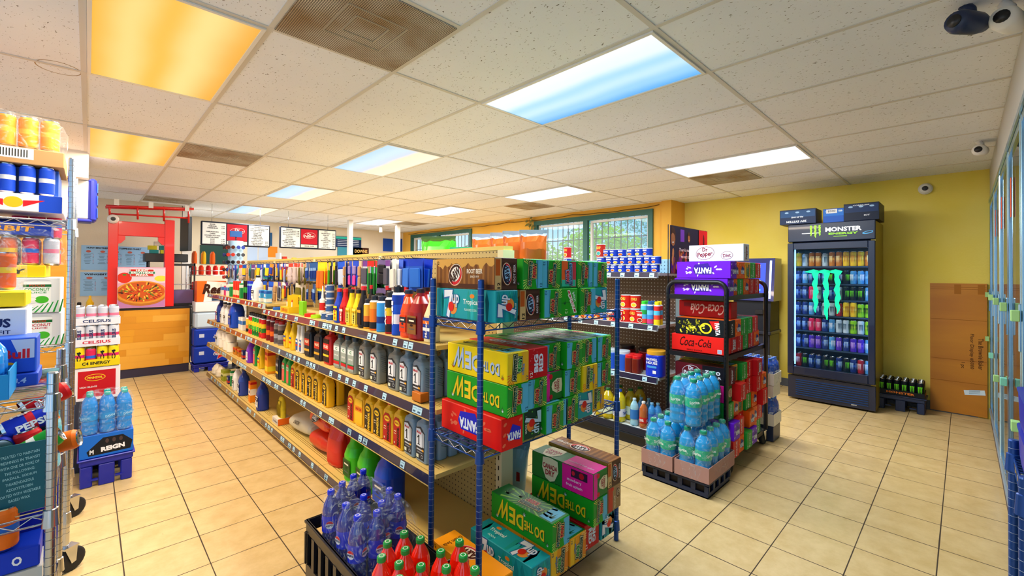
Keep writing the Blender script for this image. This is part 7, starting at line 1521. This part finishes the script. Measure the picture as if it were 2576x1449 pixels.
def pz(q, f): q.rect(f, .0, 0, .2, .19, 'c8181c', 1); q.ell(f, -.01, .045, .11, .05, 'f0c01e', 2); q.ell(f, -.01, .045, .1, .042, 'c8181c', 3); q.text(f, 'PENNZOIL', -.01, .045, .08, .016, 'f8d82a', 4, 0, .03); q.text(f, 'HIGH MILEAGE', -.045, -.02, .09, .012, 'f0e8e0', 3)
inst1('oil_case', casebox(.25, .22, .235, 'f0e4e0', pz), (.055, 4.49, .505), 'red and white motor oil case with yellow oval behind the water bottles', 'box')
kz = .742
case(4, 3, ['can_c4', 'can_mix', 'can_c4'], .061, .145, (.05, 4.47, kz), False, 'yellow and pink drink case', 'e8cc14', 'C4 ENERGY', '20201c')
case(4, 3, 'can_celsius', .061, .145, (.05, 4.47, kz+.152), False, 'lower pale slim can case', 'e4e4ee', 'CELSIUS', 'c8203a')
case(4, 3, 'can_pale', .061, .13, (.05, 4.47, kz+.304), False, 'topmost pale slim can case', 'e4e4ee', 'CELSIUS', '2a3a6a')

q = MB(); q.box(0, 0, 0, 1.35, .5, 1.80, 'oak_panel', .004); inst1('wood_cabinet', q, (-.80, 5.3, 0), 'amber wood cabinet behind the tall chrome unit', 'cabinet')
# ------------------------------------------------------------------ soffit, blue framed box, pizza booth
q = MB(); q.box(-1.61, 6.1, 2.30, 3.2, .9, .244, 'white_paint'); struct('trim_3', q, 'white boxed soffit under the ceiling at the left')
o = thing('light_box', 'white hanging box with a thick dark blue frame at the upper left', 'sign', (-.6, 5.9, 1.93))
q = MB(); q.box(0, 0, 0, 1.18, .2, .37, 'cfd4d6', .01); obj('housing', q, o); q = MB()
for x in (-.62, .62): q.box(x, 0, -.02, .06, .22, .41, 'royal_crate', .02)
q.box(0, 0, -.03, 1.24, .22, .03, 'royal_crate', .01)
for k in range(3): q.box(.655, 0, .02+k*.12, .006, .19, .09, '2a5ad8')
obj('frame', q, o)
PY = 7.8; mat('booth_red', 'e01810', .3, coat=.3);
b = thing('pizza_counter', 'wood fronted serving counter with dark base and red frame for pizza', 'counter', (.61, PY+.3, 0))
q = MB(); q.box(0, 0, .0, .90, .58, .12, 'navy_kick'); obj('kick_plate', q, b)
q = MB(); q.box(0, 0, .12, .91, .6, .79, 'oak_panel'); f = Fr((0, -.301, .515), (1, 0, 0), (0, 0, 1), .91, .79, .0006, True); rd = random.Random(6)
for i in range(9):
    x = -.455
    while x < .455: w = rd.uniform(.12, .4); q.rect(f, x+w/2, -.395+.088*(i+.5), w-.0015, .0865, mat('oak_%d' % rd.randint(0, 3), ('dd981f', 'e2a02c', 'd58e1c', 'e6a638')[rd.randint(0, 3)], .4), 1); x += w
obj('front_panel', q, b); q = MB(); q.box(0, 0, .91, .95, .62, .03, 'black_paint', .004); q.box(.457, -.0, .12, .012, .605, .79, 'black_paint'); obj('countertop', q, b)
rf = thing('red_booth_frame', 'bright red post and beam frame with slatted roof on the pizza counter', 'frame', (.155, PY, .942))
q = MB()
for a, w in ((.075, .1), (.665, .11)): q.box(a, .05, 0, w, .1, 1.22, 'booth_red', .006)
obj('post', q, rf); q = MB(); q.box(.37, .05, .97, .5, .08, .19, 'booth_red', .006)
for s, x in ((1, .125), (-1, .61)): q.add([(x, .01, .97), (x+s*.07, .01, .97), (x+s*.07, .01, .92), (x+s*.03, .01, .87), (x, .01, .86), (x, .09, .97), (x+s*.07, .09, .97), (x+s*.07, .09, .92), (x+s*.03, .09, .87), (x, .09, .86)], [(0, 1, 2, 3, 4), (5, 6, 7, 8, 9), (0, 5, 6, 1), (1, 6, 7, 2), (2, 7, 8, 3), (3, 8, 9, 4)], 'booth_red')
obj('header_beam', q, rf); q = MB()
q.tube([(.0, -.05, 1.34), (.93, -.05, 1.40)], .018, 'booth_red', 4); q.tube([(.0, .3, 1.36), (.93, .3, 1.42)], .018, 'booth_red', 4); q.tube([(.03, .02, 1.25), (.88, .02, 1.27)], .012, 'booth_red', 4)
for i in range(4): x = .03+i*.28; q.tube([(x, -.05, 1.35+.02*i), (x+.01, .02, 1.20)], .012, 'booth_red', 4); q.tube([(x, -.05, 1.35+.02*i), (x, .3, 1.37+.02*i)], .012, 'booth_red', 4)
obj('slatted_roof', q, rf); q = MB()
for x in (.1, .45, .85): q.box(x, -.06, 1.36, .05, .02, .08, 'white_paint')
obj('bracket', q, rf)
inst('domecam', 'security_camera', 'white security camera with black face on the left red post', 'security camera', (.225, PY-.002, 2.12), 0, None, (-PI/2, 0, 0))
# printed pizza poster between the posts
o = thing('pizza_poster', 'pizza poster with red and green sign standing between the red posts', 'poster', (.525, PY-.03, .942))
PW, PH = .50, .55; q = MB(); q.box(0, 0, 0, PW, .012, PH, 'd8a0b8'); f = Fr((0, -.0065, PH/2), (1, 0, 0), (0, 0, 1), PW, PH, .0006, True); rd = random.Random(2)
q.rect(f, 0, .16, PW, .2, 'e8c8d8', 1); q.rect(f, 0, -.2, PW, .14, 'b87ab0', 1); q.ell(f, -.18, .13, .15, .14, 'd8301c', 2); q.ell(f, -.18, .17, .04, .02, '3a8a2a', 3); q.ell(f, .2, .12, .14, .08, 'f0d040', 2)
q.ell(f, 0, -.08, .56, .34, 'b8702a', 3); q.ell(f, 0, -.065, .54, .31, 'd8902e', 4); q.ell(f, 0, -.06, .49, .27, 'c8581e', 5)
for i in range(150):
    a, r = rd.uniform(0, 6.28), rd.uniform(0, 1)**.5; q.ell(f, .22*r*math.cos(a), -.06+.12*r*math.sin(a), rd.uniform(.02, .05), rd.uniform(.01, .02), ('f0c040', 'a8281a', 'd84a20', '4a2a1a', 'e8a83a', '5a7a2a')[i % 6], 6+i*.02, a, 8)
obj('poster', q, o)
q = MB(); q.box(0, 0, 0, .25, .01, .1, 'f0f0ec', .002); f = Fr((0, -.006, .05), (1, 0, 0), (0, 0, 1)); q.rect(f, 0, 0, .24, .09, 'c8201c', 1); q.rect(f, 0, 0, .28, .036, 'f0f0ec', 2); q.rect(f, 0, 0, .27, .03, '1f7a5a', 3)
q.text(f, 'HUNT', 0, .03, .13, .024, 'f4f4f0', 4, 0, .04); q.text(f, 'BROTHERS', 0, 0, .23, .022, 'f4f4f0', 5, 0, .04); q.text(f, 'PIZZA', 0, -.031, .13, .022, 'f4f4f0', 4, 0, .04); obj('logo_sign', q, o, (0, -.012, .425))
wm = thing('food_warmer', 'black framed glass food warmer behind the right red post', 'warmer', (.99, PY+.36, .942)); q = MB()
for x in (-.15, .15):
    for y in (-.16, .16): q.box(x, y, 0, .02, .02, .62, 'black_paint')
for z in (0, .58): q.box(0, 0, z, .32, .34, .03, 'black_paint')
obj('frame', q, wm); q = MB(); q.box(0, 0, .02, .28, .3, .2, '6a5a8a'); q.box(.0, 0, .3, .28, .3, .01, 'chrome'); obj('trays', q, wm)
o = inst1('oven_box', MB().box(0, 0, 0, .5, .3, .12, 'black_paint', .006), (.82, PY+.42, 1.575), 'long black oven box above the warmer', 'oven')
q = MB()
for x, y in ((-.2, -.12), (-.2, .12)): q.box(x, y, -.632, .02, .02, .632, 'black_paint')
obj('leg', q, o)
for i, (x, c, z) in enumerate(((.68, '1f8a8a', 1.687), (.80, 'c8c81e', 1.687), (.66, 'c8c81e', 1.748), (.79, '1f8a8a', 1.748), (.73, 'd8d8c8', 1.809))): inst1('food_box', MB().box(0, 0, 0, .1, .1, .06, c, .001), (x, PY+.38, z), '%s food box on the oven box, %s' % ({'1f8a8a': 'teal', 'c8c81e': 'yellow', 'd8d8c8': 'pale'}[c], ('lower left', 'lower right', 'middle left', 'middle right', 'topmost')[i]), 'box')
inst1('monitor', MB().box(0, 0, 0, .05, .3, .5, 'black_paint', .004), (1.03, PY+.2, 1.74), 'dark flat monitor hanging beside the right red post', 'monitor', .2)
inst1('condiment_bottle', MB().lathe([(0, 0), (.04, 0), (.04, .15), (.015, .2), (.012, .24), (0, .24)], pm('e8b81a'), 14), (.02, PY+.2, .872), 'yellow squeeze bottle left of the counter', 'bottle')
q = MB(); q.box(0, 0, 0, .4, .3, .87, 'cfd2d6', .004); inst1('side_cabinet', q, (-.06, PY+.2, 0), 'pale side cabinet left of the wood counter', 'cabinet')
for i, c in enumerate(('f0a81e', 'e8b020', '1c1c20')): inst1('box_cutter', MB().box(0, 0, 0, .04, .03, .16, c, .008), (-.19+i*.055, PY+.12, .872), '%s handled tool standing left of the counter, %s' % (('amber', 'amber', 'black')[i], ('leftmost', 'middle', 'rightmost')[i]), 'tool')
# wall posters
def chart(w, h, title, cols, label, loc):
    q = MB(); q.box(0, 0, 0, w, .004, h, '9cc8ee'); f = Fr((0, -.0025, h/2), (1, 0, 0), (0, 0, 1), w, h, .0006, True); q.text(f, title, -.02 if cols > 2 else 0, h/2-.035, w*.8, .028, '1c2430', 2, 0, .03); rd = random.Random(len(title))
    for c in range(cols):
        x = -w/2+w*(c+.5)/cols
        q.ell(f, x, h/2-.09, w/cols*.35, .035, 'c86a5a', 2); q.rect(f, x, h/2-.12, w/cols*.7, .003, '2a3440', 2)
        for r in range(int((h-.2)/.022)): q.rect(f, x-.01, h/2-.14-.022*r, w/cols*rd.uniform(.3, .6), .005, '4a6078', 2); q.ell(f, x+w/cols*.33, h/2-.14-.022*r, .01, .01, ('c8303a', '2a3440')[rd.randint(0, 1)], 2, 0, 6)
    inst1('wall_poster', q, loc, label, 'poster')
chart(.78, .37, "HUNT BROTHERS' PIZZA TOPPINGS CHART", 5, 'upper pale blue toppings chart poster on the cream wall', (.31, 9.135, 1.45))
chart(.39, .36, 'WINGBITES', 2, 'lower pale blue poster with food photographs on the cream wall, left one', (.11, 9.135, 1.06)); chart(.38, .36, 'WINGS', 2, 'lower pale blue poster beside the wingbites poster, mostly behind the red post', (.51, 9.135, 1.06))

# ------------------------------------------------------------------ deli counter and back wall
mat('menu_white', 'e4e6e2', emis=.25)
def board(x0, x1, zt_, zb_, left, right, label, note=None):
    W = x1-x0; H = zt_-zb_; o = thing('menu_board', label, 'menu board', ((x0+x1)/2, 8.5, zb_)); q = MB(); q.box(0, .01, 0, W, .05, H, '1c2436', .012); obj('frame', q, o)
    f = Fr((0, -.016, H/2), (1, 0, 0), (0, 0, 1), W, H, .0012); q = MB(); a = W*.335
    q.rect(f, -W*.32, 0, W*.32, H*.88, 'menu_white', 0); q.rect(f, W*.325, 0, W*.31, H*.88, 'menu_white', 0)
    for xs, lines in ((-W*.32, left), (W*.325, right)):
        n = len(lines); 
        for i, (t, p) in enumerate(lines):
            y = H*.38-i*H*.78/max(n-1, 1)
            if t: q.text(f, t, xs-W*.025, y, min(W*.22, .0125*len(t)), H*.045, '18181c', 1, 0, .04)
            if p: q.text(f, p, xs+W*.12, y, W*.045, H*.045, '18181c', 1, 0, .04)
    obj('menu_panel', q, o); q = MB(); q.rect(f, 0, H*.08, W*.29, H*.70, 'c8142c', 1); q.rect(f, 0, -H*.36, W*.29, H*.14, 'e4e6e2', 1)
    if note: q.text(f, note, 0, -H*.36, W*.16, H*.05, '18181c', 2, 0, .03)
    q.ell(f, 0, H*.14, W*.22, H*.3, 'f0e8ea', 2, .12); q.ell(f, 0, H*.14, W*.21, H*.275, 'c8142c', 3, .12); q.text(f, 'Dr', .0, H*.2, W*.07, H*.12, 'f4f0f0', 4, .1, .03, .1); q.text(f, 'Pepper', 0, H*.1, W*.18, H*.15, 'f4f0f0', 4, .1, .03, .1); obj('logo_panel', q, o)
    q = MB()
    for x in (-W*.35, W*.35): q.tube([(x, .02, H), (x, .02, CEIL-zb_)], .004, 'chrome', 5)
    obj('hanger', q, o)
board(1.285, 2.29, 2.255, 1.865, [('BURGER', ''), ('HAMBURGER', '5.29'), ('CHEESEBURGER', '5.49'), ('', ''), ('HAMBURGER MEAL', '7.29'), ('CHEESE', '7.79'), ('WITH FRIES & 20OZ DRINK', ''), ('FOUNTAIN DRINK', ''), ('44 OZ', '1.89'), ('32 OZ', '1.59'), ('20 OZ', '1.29')], [('SANDWICH', ''), ('COLD CUT SANDWICH', '5.99'), ('ADD CHEDDAR PEPPER', ''), ('JACK CHEESE', ''), ('COOKED HAM', ''), ('PRESS HAM', ''), ('CHOPPED HAM', ''), ('SALAMI BOLOGNA', ''), ('LINER LOAF', ''), ('PORK CHOP PLATE', '8.49'), ('CHICKEN BASKET', '8.49'), ('FISH BASKET', '7.49')], 'left hanging menu board with a red soda logo panel', None)
board(2.445, 3.455, 2.26, 1.87, [('BREAKFAST', ''), ('FRIED SAUSAGE BISCUIT', '3.89'), ('SAUSAGE EGG BISCUIT', '3.99'), ('BISCUIT EGG BACON', '3.99'), ('CROISSANT', '3.99'), ('COLD CUTS', ''), ('HAM CHOPPED', ''), ('PRESSED HAM TURKEY', ''), ('RUMMY SAUSAGE', ''), ('HOT HAM PEPPER JACK', ''), ('AMERICAN CHEESE', '')], [('LUNCH', ''), ('CHICKEN BREAST', '3.99'), ('THIGH LEG', '2.49'), ('WINGS', '1.99'), ('TENDERS', '1.99'), ('GIZZARDS LIVERS', '5.99'), ('CORN DOG', '1.99'), ('EGG ROLL', '1.99'), ('BURRITO', '2.79'), ('POTATO WEDGE', '2.99')], 'right hanging menu board with a red soda logo panel', 'EGG 1.99')
for i, u in enumerate((880, 1000)):
    q = MB(); q.box(0, 0, 0, .09, .09, CEIL, 'white_paint', .004); q_ = struct('trim_%d' % (4+i), q, ('left', 'right')[i]+' slim white post from floor to ceiling by the deli counter'); q_.location = (xat(u, 9.0, 1.8), 9.0, 0)
q = MB(); q.box(2.9, 9.4, 0, 3.2, .7, .95, 'c8ccd0', .006); inst1('deli_counter', q, (0, 0, 0), 'long pale deli counter below the menu boards', 'counter')
BYW = 10.655
def wallbox(name, u0, u1, v0, v1, y, col, label, cat, d=.03, art=None):
    um, vm_ = (u0+u1)/2, (v0+v1)/2; k = (um-1288)/FPX; x0, x1 = xat(u0, y, 1.8), xat(u1, y, 1.8); dep = ((x0+x1)/2*_f.x+y*_f.y); hz = CYP+_f.z*FPX+.0073*(um-1288); zt_, zb_ = CAMZ+(hz-v0)/FPX*dep, CAMZ+(hz-v1)/FPX*dep
    y = 10.7095-d/2; q = MB(); q.box(0, 0, 0, x1-x0, d, zt_-zb_, col, .001)
    if art: art(q, Fr((0, -d/2-.001, (zt_-zb_)/2), (1, 0, 0), (0, 0, 1), x1-x0, zt_-zb_, .001, True))
    return inst1(name, q, ((x0+x1)/2, y, zb_), label, cat)
wallbox('pass_window', 505, 582, 617, 664, 10.62, '184038', 'dark green serving hatch in the back wall under the left menu board', 'hatch')
wallbox('notice_paper', 624, 650, 620, 655, 10.645, 'b8cce8', 'pale blue notice on the back wall, left of the orange paper', 'notice', .004); wallbox('notice_paper', 652, 676, 622, 655, 10.645, 'c0d0e8', 'pale notice touching the orange paper on the back wall', 'notice', .004)
wallbox('notice_paper', 676, 700, 620, 647, 10.64, 'f08a1e', 'orange paper notice on the back wall', 'notice', .004); wallbox('wall_picture', 676, 686, 585, 618, 10.64, '2a5a8a', 'small framed picture between the two menu boards', 'picture', .02)
wallbox('menu_sign', 845, 912, 595, 622, 10.6, '18305c', 'dark blue hanging sign with teal top right of the menu boards', 'sign', .03, lambda q, f: (q.rect(f, 0, f.h*.36, f.w, f.h*.2, '2ab8a8', 1), [q.rect(f, 0, f.h*(.15-.16*i), f.w*.8, f.h*.05, 'c8d0e0', 1) for i in range(4)]))
wallbox('fish_picture', 853, 915, 622, 650, 10.6, '3a8aa0', 'teal picture below the dark blue sign', 'picture', .03)
wallbox('wood_sign', 905, 945, 622, 640, 10.3, '4a2414', 'dark brown wooden sign with pale letters', 'sign', .03, lambda q, f: q.text(f, 'DOWNS', 0, 0, f.w*.8, f.h*.45, 'e8c070', 1, 0, .03))
for a, b_, i in ((968, 992, 'left'), (1000, 1016, 'right')): wallbox('blue_poster', a, b_, 600, 632, 10.6, '1c48a8', '%s dark blue poster near the far corner' % i, 'poster', .02)
# cigarette and snack shelving behind the counter
o = thing('back_shelving', 'white back wall shelf of colourful packets under the right menu board', 'shelving', (xat(795, 10.2, 1.6), 10.35, 0)); q = MB()
for z in (1.42, 1.62): q.box(0, 0, z, 1.5, .3, .02, 'd8dce0')
for x in (-.74, .74): q.box(x, 0, 0, .03, .3, 1.85, 'd8dce0')
obj('shelf', q, o); rd = random.Random(5)
for j, z in enumerate((1.441, 1.641)):
    for i in range(14): inst1('packet_box', MB().box(0, 0, 0, .085, .08, rd.uniform(.09, .15), rd.choice(['d8301e', 'f0c81e', '2a6ad8', '8a2a9a', 'e8e4dc', 'f08a1e', '2aa86a']), .001), (o.location.x-.64+i*.098, 10.28, z), 'small packet on the back wall shelf, %s level, %s from left' % (('lower', 'upper')[j], ORD[i]), 'packet', 0, 'packets on the back wall shelf')
# wire snack racks left of the gondola
o = thing('snack_rack', 'wire rack of red snack packets beyond the pizza counter', 'rack', (1.42, 8.45, 0)); q = MB()
for z in (.55, .85, 1.12, 1.38):
    for x in range(11): q.tube([(-.3+x*.06, -.15, z), (-.3+x*.06, .15, z)], .003, 'chrome', 4)
    for y, zz in ((-.15, z), (-.15, z+.07), (.15, z)): q.tube([(-.3, y, zz), (.3, y, zz)], .004, 'chrome', 4)
obj('wire_basket', q, o); q = MB()
for x in (-.3, .3):
    for y in (-.15, .15): q.tube([(x, y, 0), (x, y, 1.55)], .01, 'chrome', 6)
obj('post', q, o)
for j, z in enumerate((1.123, 1.383)):
    for i in range(6): inst1('snack_packet', MB().loft([(0, .05, .08), (.03, .06, .085), (.12, .05, .085), (.15, .01, .08)], ('d81e14', 'e8401a', 'c8141c')[i % 3], 12, p=3), (1.19+i*.095, 8.42, z+.004), 'red snack packet on the wire rack, %s level, %s from left' % (('lower', 'upper')[j], ORD[i]), 'snack packet', .3, 'red snack packets')
for i in range(3): inst1('snack_packet', MB().loft([(0, .05, .1), (.03, .06, .11), (.16, .05, .11), (.2, .01, .1)], 'e8b81e' if i % 2 else 'e8641e', 12, p=3), (1.2+i*.12, 8.46, 1.56), 'yellow orange snack packet at the rack top, %s from left' % ORD[i], 'snack packet', .2, 'packets at the rack top')
for i in range(3): inst1('green_box', MB().box(0, 0, 0, .26, .2, .085, ('a8c81e', '1c3a8a', 'a8c81e')[i], .002), (2.02, 8.95, .953+.088*i+.25), '%s box in the stack on the deli counter, %s from bottom' % (('lime', 'navy', 'lime')[i], ORD[i]), 'box')
inst1('counter_riser', MB().box(0, 0, 0, .3, .24, .248, 'd0d4d8'), (2.02, 9.2, .952), 'pale riser on the deli counter', 'riser')
# chocolate display and water packs at the gondola's far end
q = MB(); q.box(0, 0, 0, .42, .25, .95, '2a3a8a', .004); inst1('display_stand', q, (1.33, 7.85, .0), 'blue display stand beyond the far end of the aisle shelving', 'stand') if False else None
o = thing('candy_display', 'orange and white candy display with brown script lettering above the water packs', 'display', (1.30, 7.75, 1.0)); q = MB(); q.box(0, 0, -.0, .36, .2, .30, 'f0641a', .003); f = Fr((0, -.101, .15), (1, 0, 0), (0, 0, 1), .36, .3, .001, True); q.poly(f, [(-.1, -.15), (-.06, .15), (.18, .13), (.18, -.15)], 'f0e8dc', 1); q.text(f, 'Ree', .02, .03, .24, .15, '3a1a10', 3, -.05, .05, .15); q.rect(f, .06, -.1, .12, .08, '2a3a5a', 2); obj('panel', q, o)
q = MB(); q.box(0, 0, -.14, .40, .28, .138, 'e8ecf0', .004); obj('shelf', q, o)
for j, z in enumerate((.115, .365, .615)):
    if j < 2:
        q = MB(); q.box(0, 0, 0, .42, .28, .245, '1638b0', .02); f = Fr((0, -.141, .12), (1, 0, 0), (0, 0, 1), .42, .24, .001, True); P = [(.13+(.10 if i % 2 else .045)*math.cos(PI/2+i*PI/5)*1.1, (.10 if i % 2 else .045)*math.sin(PI/2+i*PI/5)*-1) for i in range(10)]; q.poly(f, P, 'e8e8f0', 1); q.poly(f, [(.13+(x-.13)*.9, y*.9) for x, y in P], 'd8202c', 2); q.text(f, 'OZARKA', .1, 0, .16, .035, 'f4f4f8', 4, 0, .04); q.rect(f, -.12, .03, .06, .05, 'c8d4f0', 1)
        inst1('water_case', q, (1.30, 7.75, z), 'blue shrink wrapped water case with red star, %s of two' % ('lower', 'upper')[j], 'water case')
    else: inst1('water_case', MB().box(0, 0, 0, .4, .27, .24, 'c8dcf0', .03), (1.30, 7.75, z), 'pale plastic wrapped pack above the blue water cases', 'water case')
tag(obj('display_base', base_crate(.42, .3, .11, 'royal_crate'), None, (1.30, 7.75, 0)), 'royal blue base crate under the water cases', 'crate')
# sunglasses tower
o = thing('sunglasses_display', 'tall pale blue rotating sunglasses tower standing behind the shelves', 'display stand', (1.585, 7.6, 0)); q = MB(); q.lathe([(0, 0), (.2, 0), (.2, .03), (.03, .04), (.03, 1.2), (0, 1.2)], 'black_paint', 18); obj('base', q, o)
q = MB(); q.lathe([(0, 1.2), (.1, 1.2), (.1, 1.9), (0, 1.9)], mat('pale_blue_panel', 'a8cce8', .4), 8); obj('tower', q, o); q = MB(); q.box(0, 0, 1.96, .16, .02, .09, '2a5a9a', .004); q.tube([(0, 0, 1.9), (0, 0, 1.96)], .008, 'black_paint', 6); obj('mirror_header', q, o)
def shades(c):
    q = MB()
    for s in (-1, 1): q.lathe([(0, 0), (.026, 0), (.027, .003), (.026, .006), (0, .006)], c, 12, 0, s*.032, 0)
    n0 = len(q.v); q.v = [(-.0-z, y, x) for x, y, z in q.v]; q.tube([(-.003, -.006, .0), (-.003, .006, .0)], .002, c, 4)
    for s in (-1, 1): q.tube([(-.003, s*.058, .005), (.08, s*.06, .005)], .002, c, 4)
    return q
for i, c in enumerate(('14141a', '5a2a1a', '2a3a8a', 'c83a2a', '3a3a40')): kind('shades%d' % i, [('sunglasses', shades(c))])
for j in range(5):
    for i, a in enumerate((PI+.1, PI+.95, PI+1.8, PI-.75)): inst('shades%d' % ((i+j*2) % 5), 'sunglasses', 'pair of sunglasses on the tower, row %s from top, column %s' % (ORD[j], ORD[i]), 'sunglasses', (1.585+.15*math.cos(a), 7.6+.15*math.sin(a), 1.80-j*.11), a-PI, 'sunglasses on the tower')
# small hanging lamps
for i, (u, y) in enumerate(((958, 9.6),)): inst1('pendant', MB().lathe([(0, -.14), (.04, -.14), (.045, -.02), (.01, 0), (0, 0)], 'white_paint', 12), (xat(u, y, 2.5), y, CEIL-.006), 'small white ceiling speaker near the far corner', 'ceiling fitting')
